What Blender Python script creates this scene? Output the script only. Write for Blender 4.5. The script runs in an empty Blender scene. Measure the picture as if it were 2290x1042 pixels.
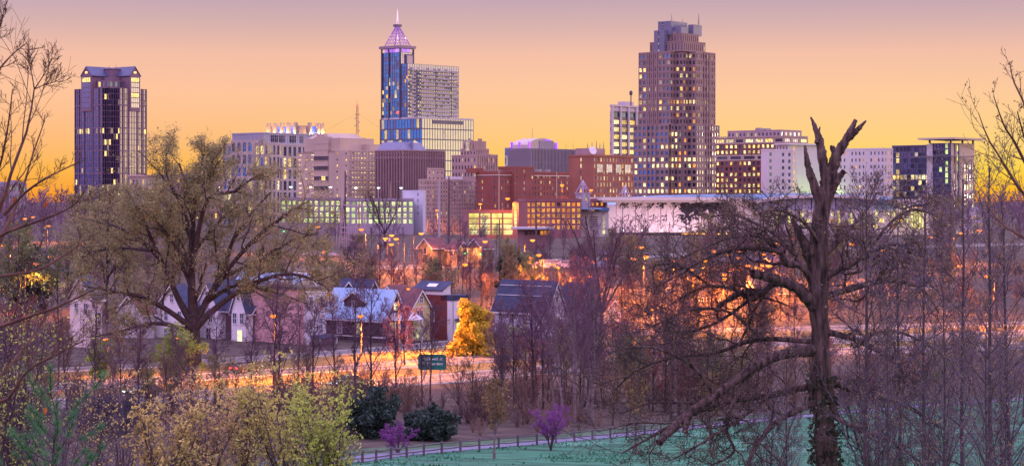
import bpy, math, random
import numpy as np
from math import radians, sin, cos, pi, sqrt, atan
from mathutils import Vector

# ------------------------------------------------------------------ camera, sky, sun, exposure
F = 4769.0            # focal length in photograph pixels (2290 wide)
CZ = 30.0             # camera height
HOR = 450.0           # photograph row of the horizon
SC = bpy.context.scene
COL = SC.collection
cam = bpy.data.cameras.new("camera")
cam.sensor_fit = 'HORIZONTAL'
cam.angle = 2*atan(1145.0/F)
cam.shift_y = -(521.0-HOR)/2290.0
cam.clip_start = 0.5
cam.clip_end = 30000
camo = bpy.data.objects.new("camera", cam)
camo.location = (0, 0, CZ)
camo.rotation_euler = (radians(90), 0, 0)
COL.objects.link(camo)
SC.camera = camo

SUN_AZ = 66.0         # degrees to the right of the view direction
SUN_EL = 3.0

def lin(c):
    return tuple(((v/255.0)/12.92 if v/255.0 <= 0.04045 else ((v/255.0+0.055)/1.055)**2.4) for v in c)

def build_world():
    w = bpy.data.worlds.new("World"); SC.world = w
    w.use_nodes = True
    nt = w.node_tree; N = nt.nodes; L = nt.links
    N.clear()
    out = N.new('ShaderNodeOutputWorld')
    bg = N.new('ShaderNodeBackground'); bg.inputs[1].default_value = 1.0
    L.new(bg.outputs[0], out.inputs[0])
    tc = N.new('ShaderNodeTexCoord')
    nrm = N.new('ShaderNodeVectorMath'); nrm.operation = 'NORMALIZE'
    L.new(tc.outputs['Generated'], nrm.inputs[0])
    sep = N.new('ShaderNodeSeparateXYZ'); L.new(nrm.outputs[0], sep.inputs[0])
    def math_(op, a, b=None, clamp=False):
        n = N.new('ShaderNodeMath'); n.operation = op; n.use_clamp = clamp
        for i, v in enumerate((a, b)):
            if v is None: continue
            if isinstance(v, (int, float)): n.inputs[i].default_value = v
            else: L.new(v, n.inputs[i])
        return n.outputs[0]
    t = math_('SQRT', math_('MAXIMUM', sep.outputs['Z'], 0.0))
    hx = N.new('ShaderNodeCombineXYZ'); L.new(sep.outputs['X'], hx.inputs[0]); L.new(sep.outputs['Y'], hx.inputs[1])
    hn = N.new('ShaderNodeVectorMath'); hn.operation = 'NORMALIZE'; L.new(hx.outputs[0], hn.inputs[0])
    dt = N.new('ShaderNodeVectorMath'); dt.operation = 'DOT_PRODUCT'
    L.new(hn.outputs[0], dt.inputs[0])
    dt.inputs[1].default_value = (sin(radians(SUN_AZ)), cos(radians(SUN_AZ)), 0)
    a = dt.outputs['Value']
    def ramp(stops):
        r = N.new('ShaderNodeValToRGB'); L.new(t, r.inputs[0])
        e = r.color_ramp.elements
        while len(e) > 1: e.remove(e[-1])
        for i, (p, c, *g) in enumerate(stops):
            el = e[0] if i == 0 else e.new(p)
            el.position = p
            k = g[0] if g else 1.0
            el.color = tuple(v*k for v in lin(c)) + (1,)
        return r.outputs[0]
    up = [(.38, (176,158,182)), (.48, (212,178,206), 1.35), (.62, (216,182,232), 2.15), (1.0, (202,186,250), 2.7)]
    r_anti = ramp([(0, (120,112,180)), (.10, (165,138,192)), (.22, (232,172,190), 1.2), (.33, (236,180,202), 1.5), (.55, (218,182,230), 2.15), (1.0, (202,186,250), 2.7)])
    r_left = ramp([(0, (232,128,44)), (.06, (252,158,46)), (.125, (255,182,82)), (.18, (255,189,130)), (.225, (255,196,156)), (.262, (243,190,166)), (.29, (212,176,174)), (.32, (186,161,188))] + up)
    r_right = ramp([(0, (252,142,4)), (.06, (255,180,12)), (.125, (255,215,78)), (.18, (255,211,134)), (.225, (255,204,157)), (.262, (245,193,168)), (.29, (214,177,176)), (.32, (182,158,182))] + up)
    r_sun = ramp([(0, (255,215,120), 1.6), (.12, (255,232,180), 1.8), (.25, (255,222,190), 1.4), (.36, (215,188,190)), (.5, (212,184,210), 1.5), (1.0, (202,186,250), 2.7)])
    def smooth(lo, hi):
        m = N.new('ShaderNodeMapRange'); m.interpolation_type = 'SMOOTHSTEP'
        m.inputs['From Min'].default_value = lo; m.inputs['From Max'].default_value = hi
        L.new(a, m.inputs['Value']); return m.outputs[0]
    def mix(f, c1, c2):
        m = N.new('ShaderNodeMixRGB'); L.new(f, m.inputs[0]); L.new(c1, m.inputs[1]); L.new(c2, m.inputs[2]); return m.outputs[0]
    c = mix(smooth(-.75, .12), r_anti, r_left)
    c = mix(smooth(.12, .66), c, r_right)
    c = mix(smooth(.66, .97), c, r_sun)
    # faint unevenness of the dusk air
    nz = N.new('ShaderNodeTexNoise'); nz.inputs['Scale'].default_value = 3.0; nz.inputs['Detail'].default_value = 3
    L.new(nrm.outputs[0], nz.inputs['Vector'])
    k = math_('MULTIPLY_ADD', nz.outputs[0], .10); nt.nodes[-1].inputs[2].default_value = .95
    sc = N.new('ShaderNodeVectorMath'); sc.operation = 'SCALE'; L.new(c, sc.inputs[0]); L.new(k, sc.inputs['Scale'])
    L.new(sc.outputs[0], bg.inputs[0])
build_world()

sun = bpy.data.lights.new("sun", 'SUN'); sun.energy = 1.1; sun.angle = radians(14); sun.color = (1.0, .74, .5)
suno = bpy.data.objects.new("sun", sun); COL.objects.link(suno)
_sd = Vector((sin(radians(SUN_AZ))*cos(radians(SUN_EL)), cos(radians(SUN_AZ))*cos(radians(SUN_EL)), sin(radians(SUN_EL))))
suno.rotation_euler = _sd.to_track_quat('Z', 'Y').to_euler()

SC.view_settings.view_transform = 'Standard'
SC.view_settings.look = 'None'
SC.view_settings.exposure = 0.0
SC.view_settings.gamma = 1.0
cy = SC.cycles
cy.max_bounces = 5; cy.diffuse_bounces = 2; cy.glossy_bounces = 3; cy.transmission_bounces = 2; cy.transparent_max_bounces = 4
cy.sample_clamp_indirect = 4.0
cy.use_denoising = True
cy.use_light_tree = True
cy.caustics_reflective = False; cy.caustics_refractive = False

# ------------------------------------------------------------------ helpers
rnd = random.Random(7)
def X(px, d): return (px-1145.0)/F*d
def Z(py, d): return CZ-(py-HOR)/F*d

_gy = [0, 30, 60, 86, 130, 165, 200, 240, 300, 345, 380, 450, 520, 600, 700, 800, 1000, 1700, 4000, 16000]
_gz = [-1.7, -5.2, -9.5, -13.6, -17.8, -20.3, -21.2, -22.3, -23.4, -23.4, -22.6, -20.6, -19.0, -17.2, -15.8, -15.0, -14.2, -13.8, -13.0, -8.0]
def ground(x, y):
    g = np.interp(y, _gy, _gz)
    w = np.clip(1-np.abs(np.asarray(y)-160)/160.0, 0, 1)
    return CZ + g + .35*np.sin(np.asarray(x)*.043+np.asarray(y)*.021)*w
def gz(x, y): return float(ground(x, y))

_mc = {}
def mat(name, col, rough=.8, var=.18, scale=.25, metal=0.0, spec=.3, stretch=(1, 1, 1), bump=0.0, rand=0.0, detail=4, col2=None, trans=0.0):
    if name in _mc: return _mc[name]
    m = bpy.data.materials.new(name); m.use_nodes = True; _mc[name] = m
    nt = m.node_tree; N = nt.nodes; L = nt.links
    b = N['Principled BSDF']
    b.inputs['Roughness'].default_value = rough
    b.inputs['Metallic'].default_value = metal
    b.inputs['Specular IOR Level'].default_value = spec
    tc = N.new('ShaderNodeTexCoord')
    mp = N.new('ShaderNodeMapping'); mp.inputs['Scale'].default_value = stretch
    L.new(tc.outputs['Object'], mp.inputs[0])
    nz = N.new('ShaderNodeTexNoise'); nz.inputs['Scale'].default_value = scale; nz.inputs['Detail'].default_value = detail
    L.new(mp.outputs[0], nz.inputs['Vector'])
    r = N.new('ShaderNodeValToRGB'); L.new(nz.outputs[0], r.inputs[0])
    c2 = col2 or tuple(min(1, c*(1+var)) for c in col)
    r.color_ramp.elements[0].position = .32; r.color_ramp.elements[1].position = .68
    r.color_ramp.elements[0].color = tuple(c*(1-var) for c in col)+(1,)
    r.color_ramp.elements[1].color = tuple(c2)+(1,)
    o = r.outputs[0]
    if rand:
        oi = N.new('ShaderNodeObjectInfo')
        mr = N.new('ShaderNodeMapRange'); mr.inputs['To Min'].default_value = 1-rand; mr.inputs['To Max'].default_value = 1+rand
        L.new(oi.outputs['Random'], mr.inputs[0])
        s = N.new('ShaderNodeVectorMath'); s.operation = 'SCALE'; L.new(o, s.inputs[0]); L.new(mr.outputs[0], s.inputs['Scale'])
        o = s.outputs[0]
    L.new(o, b.inputs['Base Color'])
    if bump:
        bp = N.new('ShaderNodeBump'); bp.inputs['Strength'].default_value = bump; bp.inputs['Distance'].default_value = .3
        L.new(nz.outputs[0], bp.inputs['Height']); L.new(bp.outputs[0], b.inputs['Normal'])
    if trans:
        tr = N.new('ShaderNodeBsdfTranslucent'); L.new(o, tr.inputs[0])
        ms = N.new('ShaderNodeMixShader'); ms.inputs[0].default_value = trans
        L.new(b.outputs[0], ms.inputs[1]); L.new(tr.outputs[0], ms.inputs[2])
        L.new(ms.outputs[0], N['Material Output'].inputs[0])
    return m

def glow(name, c1, c2, s1, s2, inner=.35, iscale=.8):
    """a lit pane or lamp: colour and strength differ from piece to piece, and inside one pane"""
    if name in _mc: return _mc[name]
    m = bpy.data.materials.new(name); m.use_nodes = True; _mc[name] = m
    nt = m.node_tree; N = nt.nodes; L = nt.links
    b = N['Principled BSDF']; b.inputs['Base Color'].default_value = (.04, .04, .05, 1); b.inputs['Roughness'].default_value = .25
    oi = N.new('ShaderNodeObjectInfo')
    r = N.new('ShaderNodeValToRGB'); L.new(oi.outputs['Random'], r.inputs[0])
    r.color_ramp.elements[0].color = lin(c1)+(1,); r.color_ramp.elements[1].color = lin(c2)+(1,)
    L.new(r.outputs[0], b.inputs['Emission Color'])
    ge = N.new('ShaderNodeNewGeometry')
    nz = N.new('ShaderNodeTexNoise'); nz.inputs['Scale'].default_value = iscale; nz.inputs['Detail'].default_value = 1
    L.new(ge.outputs['Position'], nz.inputs['Vector'])
    w = N.new('ShaderNodeTexWhiteNoise'); w.noise_dimensions = '1D'; L.new(oi.outputs['Random'], w.inputs['W'])
    m1 = N.new('ShaderNodeMapRange'); m1.inputs['To Min'].default_value = s1; m1.inputs['To Max'].default_value = s2
    L.new(w.outputs['Value'], m1.inputs[0])
    m2 = N.new('ShaderNodeMapRange'); m2.inputs['From Min'].default_value = .3; m2.inputs['From Max'].default_value = .7
    m2.inputs['To Min'].default_value = 1-inner; m2.inputs['To Max'].default_value = 1+inner
    L.new(nz.outputs[0], m2.inputs[0])
    mu = N.new('ShaderNodeMath'); mu.operation = 'MULTIPLY'; L.new(m1.outputs[0], mu.inputs[0]); L.new(m2.outputs[0], mu.inputs[1])
    L.new(mu.outputs[0], b.inputs['Emission Strength'])
    return m

def glass(name, col, rough=.06, metal=.85, rand=.35, wob=.02):
    if name in _mc: return _mc[name]
    m = bpy.data.materials.new(name); m.use_nodes = True; _mc[name] = m
    nt = m.node_tree; N = nt.nodes; L = nt.links
    b = N['Principled BSDF']; b.inputs['Roughness'].default_value = rough; b.inputs['Metallic'].default_value = metal
    oi = N.new('ShaderNodeObjectInfo')
    mr = N.new('ShaderNodeMapRange'); mr.inputs['To Min'].default_value = 1-rand; mr.inputs['To Max'].default_value = 1+rand*.6
    L.new(oi.outputs['Random'], mr.inputs[0])
    rgb = N.new('ShaderNodeRGB'); rgb.outputs[0].default_value = tuple(col)+(1,)
    s = N.new('ShaderNodeVectorMath'); s.operation = 'SCALE'; L.new(rgb.outputs[0], s.inputs[0]); L.new(mr.outputs[0], s.inputs['Scale'])
    L.new(s.outputs[0], b.inputs['Base Color'])
    ge = N.new('ShaderNodeNewGeometry')
    nz = N.new('ShaderNodeTexNoise'); nz.inputs['Scale'].default_value = .22; nz.inputs['Detail'].default_value = 2
    L.new(ge.outputs['Position'], nz.inputs['Vector'])
    bp = N.new('ShaderNodeBump'); bp.inputs['Strength'].default_value = .25; bp.inputs['Distance'].default_value = wob*10
    L.new(nz.outputs[0], bp.inputs['Height']); L.new(bp.outputs[0], b.inputs['Normal'])
    return m

def new_mesh(name, V, faces, mats, fm=None, smooth=False):
    """V (n,3) array; faces: list of tuples, or an (m,k) int array"""
    me = bpy.data.meshes.new(name)
    V = np.asarray(V, dtype=np.float32)
    if isinstance(faces, np.ndarray):
        m, k = faces.shape
        me.vertices.add(len(V)); me.vertices.foreach_set('co', V.ravel())
        me.loops.add(m*k); me.loops.foreach_set('vertex_index', faces.astype(np.int32).ravel())
        me.polygons.add(m)
        me.polygons.foreach_set('loop_start', np.arange(0, m*k, k, dtype=np.int32))
        me.polygons.foreach_set('loop_total', np.full(m, k, dtype=np.int32))
    else:
        me.from_pydata(V.tolist(), [], faces)
    for mm in mats: me.materials.append(mm)
    if fm is not None: me.polygons.foreach_set('material_index', np.asarray(fm, dtype=np.int32))
    if smooth: me.polygons.foreach_set('use_smooth', np.ones(len(me.polygons), dtype=bool))
    me.update(); me.validate()
    return me

class MB:
    """collects boxes, quads, prisms and tubes; build() links them as one mesh object"""
    def __init__(s): s.v = []; s.f = []; s.m = []
    def add(s, vs, fs, m=0):
        n = len(s.v); s.v.extend([tuple(map(float, p)) for p in vs])
        s.f.extend([tuple(n+i for i in f) for f in fs]); s.m.extend([m]*len(fs))
    def quad(s, a, b, c, d, m=0): s.add((a, b, c, d), ((0, 1, 2, 3),), m)
    def box(s, x0, x1, y0, y1, z0, z1, m=0):
        s.add([(x0,y0,z0),(x1,y0,z0),(x1,y1,z0),(x0,y1,z0),(x0,y0,z1),(x1,y0,z1),(x1,y1,z1),(x0,y1,z1)],
              [(0,3,2,1),(4,5,6,7),(0,1,5,4),(1,2,6,5),(2,3,7,6),(3,0,4,7)], m)
    def frustum(s, x0, x1, y0, y1, z0, z1, ins, m=0):
        i = ins if isinstance(ins, tuple) else (ins,)*4
        s.add([(x0,y0,z0),(x1,y0,z0),(x1,y1,z0),(x0,y1,z0),(x0+i[0],y0+i[2],z1),(x1-i[1],y0+i[2],z1),(x1-i[1],y1-i[3],z1),(x0+i[0],y1-i[3],z1)],
              [(0,3,2,1),(4,5,6,7),(0,1,5,4),(1,2,6,5),(2,3,7,6),(3,0,4,7)], m)
    def prism(s, poly, axis, a, b, m=0):
        """poly: list of 2-D points; axis 'x','y','z' is the extrusion axis"""
        def P(u, v, w): return {'x': (w, u, v), 'y': (u, w, v), 'z': (u, v, w)}[axis]
        n = len(poly)
        s.add([P(u, v, a) for u, v in poly]+[P(u, v, b) for u, v in poly],
              [tuple(range(n))[::-1], tuple(range(n, 2*n))]+[(i, (i+1) % n, n+(i+1) % n, n+i) for i in range(n)], m)
    def tube(s, pts, rads, n=6, m=0, cap=True):
        pts = [Vector(p) for p in pts]
        if not hasattr(rads, '__len__'): rads = [rads]*len(pts)
        vs = []; t0 = (pts[-1]-pts[0]).normalized()
        ref = Vector((0, 0, 1)) if abs(t0.z) < .9 else Vector((1, 0, 0))
        for i, p in enumerate(pts):
            t = (pts[min(i+1, len(pts)-1)]-pts[max(i-1, 0)]).normalized()
            u = t.cross(ref).normalized(); w = t.cross(u)
            for k in range(n):
                a = 2*pi*k/n; vs.append(p+(u*cos(a)+w*sin(a))*rads[i])
        fs = [(i*n+k, i*n+(k+1) % n, (i+1)*n+(k+1) % n, (i+1)*n+k) for i in range(len(pts)-1) for k in range(n)]
        if cap: fs += [tuple(range(n))[::-1], tuple(range((len(pts)-1)*n, len(pts)*n))]
        s.add(vs, fs, m)
    def lathe(s, prof, n=12, m=0, c=(0, 0, 0)):
        vs = [(c[0]+r*cos(2*pi*k/n), c[1]+r*sin(2*pi*k/n), c[2]+z) for r, z in prof for k in range(n)]
        fs = [(i*n+k, i*n+(k+1) % n, (i+1)*n+(k+1) % n, (i+1)*n+k) for i in range(len(prof)-1) for k in range(n)]
        fs += [tuple(range(n))[::-1], tuple(range((len(prof)-1)*n, len(prof)*n))]
        s.add(vs, fs, m)
    def mesh(s, name, mats, smooth=False): return new_mesh(name, s.v, s.f, mats if isinstance(mats, (list, tuple)) else [mats], s.m, smooth)
    def build(s, name, mats, parent=None, smooth=False, loc=None):
        if not s.f: return None
        return link(name, s.mesh(name, mats, smooth), parent, loc)

def link(name, me, parent=None, loc=None, rz=None):
    o = bpy.data.objects.new(name, me); COL.objects.link(o)
    if parent is not None: o.parent = parent
    if loc is not None: o.location = loc
    if rz is not None: o.rotation_euler = (0, 0, rz)
    return o

def tag(o, label=None, cat=None, group=None, kind=None):
    if label: o['label'] = label
    if cat: o['category'] = cat
    if group: o['group'] = group
    if kind: o['kind'] = kind
    return o

def empty(name, loc, rz=0.0, label=None, cat=None, group=None):
    o = bpy.data.objects.new(name, None); COL.objects.link(o)
    o.location = loc; o.rotation_euler = (0, 0, rz); o.empty_display_size = .5
    return tag(o, label, cat, group)

def copy_tree(o, parent=None):
    c = o.copy(); COL.objects.link(c); c.parent = parent
    for ch in list(o.children):
        copy_tree(ch, c)
    return c

def point_light(name, parent, loc, power, col, r=.25):
    l = bpy.data.lights.new(name, 'POINT'); l.energy = power; l.color = col; l.shadow_soft_size = r
    o = bpy.data.objects.new(name, l); COL.objects.link(o); o.parent = parent; o.location = loc
    return o
# ------------------------------------------------------------------ ground, lawn, roads, paths
def hit(px, py):
    """ground point seen at a photograph pixel"""
    d = np.arange(60, 1400, .25)
    ok = (CZ-(py-HOR)/F*d) <= ground((px-1145.0)/F*d, d)
    best = float(d[np.argmax(ok)]) if ok.any() else 1400.0
    return X(px, best), best

def wood_floor():
    m = mat('leaf_litter_ground', (.075, .05, .05), .95, .4, .35, bump=.5, detail=8, col2=(.11, .085, .06))
    return m

def build_ground():
    ys = sorted(set([-60, -20] + list(np.arange(0, 200, 5)) + list(np.arange(200, 420, 6)) + list(np.arange(420, 1100, 20)) + _gy + [1250, 1400, 2200, 3000, 6000, 9000, 12000]))
    us = np.linspace(-1, 1, 141)
    V = []
    for y in ys:
        hw = 90+.62*max(y, 0)
        xs = us*hw
        zs = ground(xs, max(y, 0))
        V.append(np.stack([xs, np.full_like(xs, y), zs], 1))
    V = np.concatenate(V); n = len(us)
    q = np.array([(j*n+i, j*n+i+1, (j+1)*n+i+1, (j+1)*n+i) for j in range(len(ys)-1) for i in range(n-1)])
    tag(link('ground', new_mesh('ground', V, q, [wood_floor()])), 'brown leaf-strewn ground running to the horizon', kind='structure')
build_ground()

def resample(P, step):
    P = np.asarray(P, float); s = np.r_[0, np.cumsum(np.linalg.norm(np.diff(P, axis=0), axis=1))]
    # smooth with Catmull-Rom style oversampling
    n = max(2, int(s[-1]/step))
    t = np.linspace(0, s[-1], n+1)
    Q = np.stack([np.interp(t, s, P[:, 0]), np.interp(t, s, P[:, 1])], 1)
    for _ in range(12):
        Q[1:-1] = .25*Q[:-2]+.5*Q[1:-1]+.25*Q[2:]
    return Q

def offset(Q, o):
    T = np.gradient(Q, axis=0); T /= np.linalg.norm(T, axis=1)[:, None]
    Nn = np.stack([-T[:, 1], T[:, 0]], 1)
    return Q+Nn*o

def ribbon(Q, o0, o1, lift, nacross=4):
    rows = [offset(Q, o) for o in np.linspace(o0, o1, nacross+1)]
    V = np.stack([np.concatenate([r, (ground(r[:, 0], r[:, 1])+lift)[:, None]], 1) for r in rows], 1)
    m, k = V.shape[:2]
    q = np.array([(i*k+j, i*k+j+1, (i+1)*k+j+1, (i+1)*k+j) for i in range(m-1) for j in range(k-1)])
    return V.reshape(-1, 3), q

def strip_wall(Q, o0, o1, h):
    """a kerb: raised strip with sides"""
    a = offset(Q, o0); b = offset(Q, o1)
    za = ground(a[:, 0], a[:, 1]); zb = ground(b[:, 0], b[:, 1])
    V = np.stack([np.c_[a, za-.1], np.c_[a, za+h], np.c_[b, zb+h], np.c_[b, zb-.1]], 1)
    m = len(Q)
    q = np.array([(i*4+j, i*4+j+1, (i+1)*4+j+1, (i+1)*4+j) for i in range(m-1) for j in range(3)])
    return V.reshape(-1, 3), q

ASPH = mat('asphalt', (.16, .14, .13), .75, .2, .6, detail=8)
CONC = mat('concrete_kerb', (.42, .4, .37), .85, .15, .8)
PAINT = mat('road_paint', (.78, .74, .6), .7, .12, 1.5)
PATHM = mat('path_asphalt', (.17, .18, .24), .85, .15, .5, detail=8)
VERGE = mat('verge_grass', (.22, .15, .05), .95, .4, .4, detail=8, col2=(.26, .2, .06), bump=.4)
def lawn_mat():
    m = mat('frosted_lawn_grass', (.022, .115, .055), .95, .3, .5, detail=12, col2=(.06, .27, .14), bump=.8, stretch=(.5, 1.8, 1))
    nt = m.node_tree; N = nt.nodes; L = nt.links; b = N['Principled BSDF']
    src = b.inputs['Base Color'].links[0].from_socket
    tc = N.new('ShaderNodeTexCoord'); mp = N.new('ShaderNodeMapping'); mp.inputs['Scale'].default_value = (.35, 1.4, 1); L.new(tc.outputs['Object'], mp.inputs[0])
    n1 = N.new('ShaderNodeTexNoise'); n1.inputs['Scale'].default_value = .09; n1.inputs['Detail'].default_value = 14; n1.inputs['Roughness'].default_value = .72; L.new(mp.outputs[0], n1.inputs['Vector'])
    r = N.new('ShaderNodeValToRGB'); L.new(n1.outputs[0], r.inputs[0]); r.color_ramp.elements[0].position = .52; r.color_ramp.elements[1].position = .78
    mx = N.new('ShaderNodeMixRGB'); L.new(r.outputs[0], mx.inputs[0]); L.new(src, mx.inputs[1]); mx.inputs[2].default_value = (.20, .46, .32, 1)
    L.new(mx.outputs[0], b.inputs['Base Color']); return m
LAWN = lawn_mat()

def px_line(pts): return [hit(px, py) for px, py in pts]
ROADS = {}
def road(name, label, pts, w, lines=(), kerbs=True):
    Q = resample(px_line(pts), 3.0)
    ROADS[name] = Q
    V, q = ribbon(Q, -w/2, w/2, .06)
    r = tag(link(name, new_mesh(name, V, q, [ASPH])), label, kind='structure')
    if kerbs:
        for s in (-1, 1):
            V, q = strip_wall(Q, s*w/2, s*(w/2+.3), .16)
            link('kerb', new_mesh('kerb', V, q, [CONC]), r)
    for o in lines:
        V, q = ribbon(Q, o-.1, o+.1, .075, 1)
        link('marking', new_mesh('marking', V, q, [PAINT]), r)
    return r
road('boulevard_near', 'near carriageway of the boulevard in orange lamplight', [(-260, 932), (70, 906), (312, 892), (600, 874), (1000, 848), (1250, 824), (1500, 803), (1800, 788), (2400, 772)], 10.5, (-5.0, 0, 5.0))
road('boulevard_far', 'far carriageway of the boulevard below the houses', [(-260, 890), (35, 873), (327, 853), (600, 833), (1100, 803), (1400, 783), (1800, 764), (2400, 742)], 9.5, (-4.5, 0, 4.5))
road('house_street', 'narrow street running past the row of houses', [(-260, 848), (52, 832), (497, 808), (800, 787), (1030, 765), (1250, 753), (1500, 742), (2400, 722)], 6.5, ())
road('hill_street', 'street crossing the slope below the parking decks', [(500, 600), (700, 603), (900, 598), (1150, 590), (1400, 575), (1800, 560), (2300, 545)], 14, (0,))

def verge(name, label, a, b, oa, ob, m, lift=.03):
    A = offset(ROADS[a], oa); B = ROADS[b]
    # sheet between two roads: resample both on the same number of points
    def rs(P, n):
        s = np.r_[0, np.cumsum(np.linalg.norm(np.diff(P, axis=0), axis=1))]; t = np.linspace(0, s[-1], n)
        return np.stack([np.interp(t, s, P[:, 0]), np.interp(t, s, P[:, 1])], 1)
    n = 120; A = rs(A, n); B = rs(offset(B, ob), n)
    k = 7
    rows = [A*(1-t)+B*t for t in np.linspace(0, 1, k)]
    V = np.stack([np.c_[r, ground(r[:, 0], r[:, 1])+lift] for r in rows], 1).reshape(-1, 3)
    q = np.array([(i*k+j, i*k+j+1, (i+1)*k+j+1, (i+1)*k+j) for i in range(n-1) for j in range(k-1)])
    tag(link(name, new_mesh(name, V, q, [m])), label, kind='structure')
verge('median_grass', 'dry grass median between the two carriageways', 'boulevard_near', 'boulevard_far', 5.5, -5.0, VERGE)
verge('verge_grass', 'grass verge between the boulevard and the house street', 'boulevard_far', 'house_street', 5.0, -3.5, VERGE, .035)

# park path, lawn and split-rail fence
PATH_PTS = [(300, 1110), (560, 1062), (700, 1040), (832, 1021), (954, 1010), (1071, 1001), (1180, 992), (1279, 984), (1450, 967), (1650, 944), (1850, 926), (2100, 905), (2500, 880)]
PQ = resample(px_line(PATH_PTS), 2.0)
V_, q_ = ribbon(PQ, -1.5, 1.5, .09)
tag(link('path', new_mesh('path', V_, q_, [PATHM])), 'paved park path curving behind the rail fence', kind='structure')
def lawn():
    E = offset(PQ, -1.6)
    k = 26
    rows = []
    for i, t in enumerate(np.linspace(0, 1, k)):
        near = np.stack([E[:, 0]*.55, np.full(len(E), 40.0)], 1)
        rows.append(E*(1-t)+near*t)
    V = np.stack([np.c_[r, ground(r[:, 0], r[:, 1])+.07] for r in rows], 1).reshape(-1, 3); n = len(E)
    q = np.array([(i*k+j, i*k+j+1, (i+1)*k+j+1, (i+1)*k+j) for i in range(n-1) for j in range(k-1)])
    tag(link('lawn', new_mesh('lawn', V, q, [LAWN])), 'frosty blue-green park lawn sloping to the fence', kind='structure')
    # far-side grass edge of the path
    V, q = ribbon(PQ, 1.6, 5.5, .05, 3)
    tag(link('path_verge', new_mesh('path_verge', V, q, [mat('verge_green', (.06, .12, .06), .95, .4, .5, detail=8)])), 'strip of rough grass beyond the park path', kind='structure')
lawn()

def lawn_tufts():
    rs = np.random.RandomState(2); n = 26000
    px = rs.uniform(560, 2330, n); d = rs.uniform(120, 205, n); x = X(px, d)
    u = x/d; pu = PQ[:, 0]/PQ[:, 1]; o = np.argsort(pu); lim = np.interp(u, pu[o], PQ[o, 1])-2.2
    # clumped, not even
    keep = (d < lim) & (sum(np.sin(x*f1+d*f2+p) for f1, f2, p in ((.31, .17, 1), (-.23, .41, 2), (.53, -.29, 4), (.11, .37, .5), (-.61, -.47, 3)))+rs.randn(n)*.9 > .6)
    x, d = x[keep], d[keep]; n = len(x)
    C = np.stack([x, d, ground(x, d)+.05], 1); a = rs.rand(n)*6.28; w = .05+.09*rs.rand(n); h = .10+.16*rs.rand(n)
    s_ = np.stack([np.cos(a)*w, np.sin(a)*w, 0*w], 1); t = np.stack([rs.randn(n)*.06, rs.randn(n)*.06, h], 1)
    V = np.stack([C-s_, C+s_, C+t], 1).reshape(-1, 3)
    tag(link('grass', new_mesh('grass', V, np.arange(n*3).reshape(n, 3), [LAWN])), 'rough tufts of frosty grass over the park lawn', kind='stuff')
lawn_tufts()

def rail_fence():
    WOOD = mat('weathered_wood', (.13, .11, .13), .85, .3, 1.5, stretch=(1, 1, .2), rand=.2)
    FQ = resample(offset(PQ, -1.95), 2.45)
    root = empty('rail_fence', (FQ[0][0], FQ[0][1], gz(*FQ[0])), 0, 'weathered split-rail fence along the near edge of the park path', 'fence')
    o = Vector(root.location)
    mb = MB(); mb.frustum(-.09, .09, -.09, .09, -.4, 1.02, 0, 0); mb.frustum(-.09, .09, -.09, .09, 1.02, 1.1, .03, 0)
    post = mb.mesh('post', WOOD)
    rs = random.Random(3)
    for i in range(len(FQ)-1):
        a, b = FQ[i], FQ[i+1]
        if abs(a[0])/a[1] > .36: continue
        ga, gb = gz(*a), gz(*b)
        p = link('post', post, root, (a[0]-o.x, a[1]-o.y, ga-o.z), rs.uniform(0, .4))
        p.rotation_euler = (rs.uniform(-.03, .03), rs.uniform(-.03, .03), rs.uniform(-.2, .2))
        for h in (.92, .48):
            mb = MB()
            mid = ((a[0]+b[0])/2-o.x, (a[1]+b[1])/2-o.y, (ga+gb)/2+h-o.z-rs.uniform(0, .05))
            mb.tube([(a[0]-o.x, a[1]-o.y, ga+h-o.z+rs.uniform(-.03, .03)), mid, (b[0]-o.x, b[1]-o.y, gb+h-o.z+rs.uniform(-.03, .03))], [.05, .06, .05], 5)
            mb.build('rail', WOOD, root)
rail_fence()
# ------------------------------------------------------------------ downtown
LIT = glow('lit_window', (255, 200, 76), (255, 240, 176), .45, 1.9, .65, 1.1)
LITO = glow('lit_window_orange', (255, 150, 40), (255, 186, 80), .6, 1.3, .4)
LITG = glow('lit_deck_opening', (214, 255, 150), (255, 250, 180), .5, 1.35, .55, .35)
LITY = glow('lit_deck_yellow', (255, 244, 120), (255, 250, 170), .8, 1.3, .45, .3)
LITP = glow('lit_dim_window', (235, 205, 190), (255, 225, 200), .25, .7, .4)
LITB = glow('lit_blue_panel', (70, 110, 255), (130, 160, 255), 1.0, 1.5, .25, .3)
LITV = glow('lit_violet_panel', (190, 120, 255), (225, 170, 255), .8, 1.2, .2, .3)
LITRED = glow('red_beacon_glow', (255, 30, 40), (255, 60, 60), 5, 6, .1)
LITWARM = glow('warm_spot_glow', (255, 170, 60), (255, 200, 110), 2.5, 3.5, .1)
LITWHITE = glow('white_lamp_glow', (225, 255, 235), (250, 255, 245), 4, 6, .1)
GBLUE = glass('blue_curtain_glass', (.10, .36, .85), .05, .9, .2)
GVIO = glass('violet_glass', (.15, .16, .30), .08, .85, .18)
GDEEP = glass('deep_blue_glass', (.17, .24, .50), .06, .9, .15)
GPALE = glass('pale_curtain_glass', (.72, .70, .74), .07, .9, .22)
GDARK = glass('dark_window_glass', (.16, .24, .34), .08, .75, .5)
GNIGHT = glass('near_black_glass', (.07, .07, .12), .12, .6, .4)
FRAME = mat('window_frame', (.16, .14, .17), .6, .1, 1)
FRAMEW = mat('pale_window_frame', (.55, .52, .52), .6, .1, 1)

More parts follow.
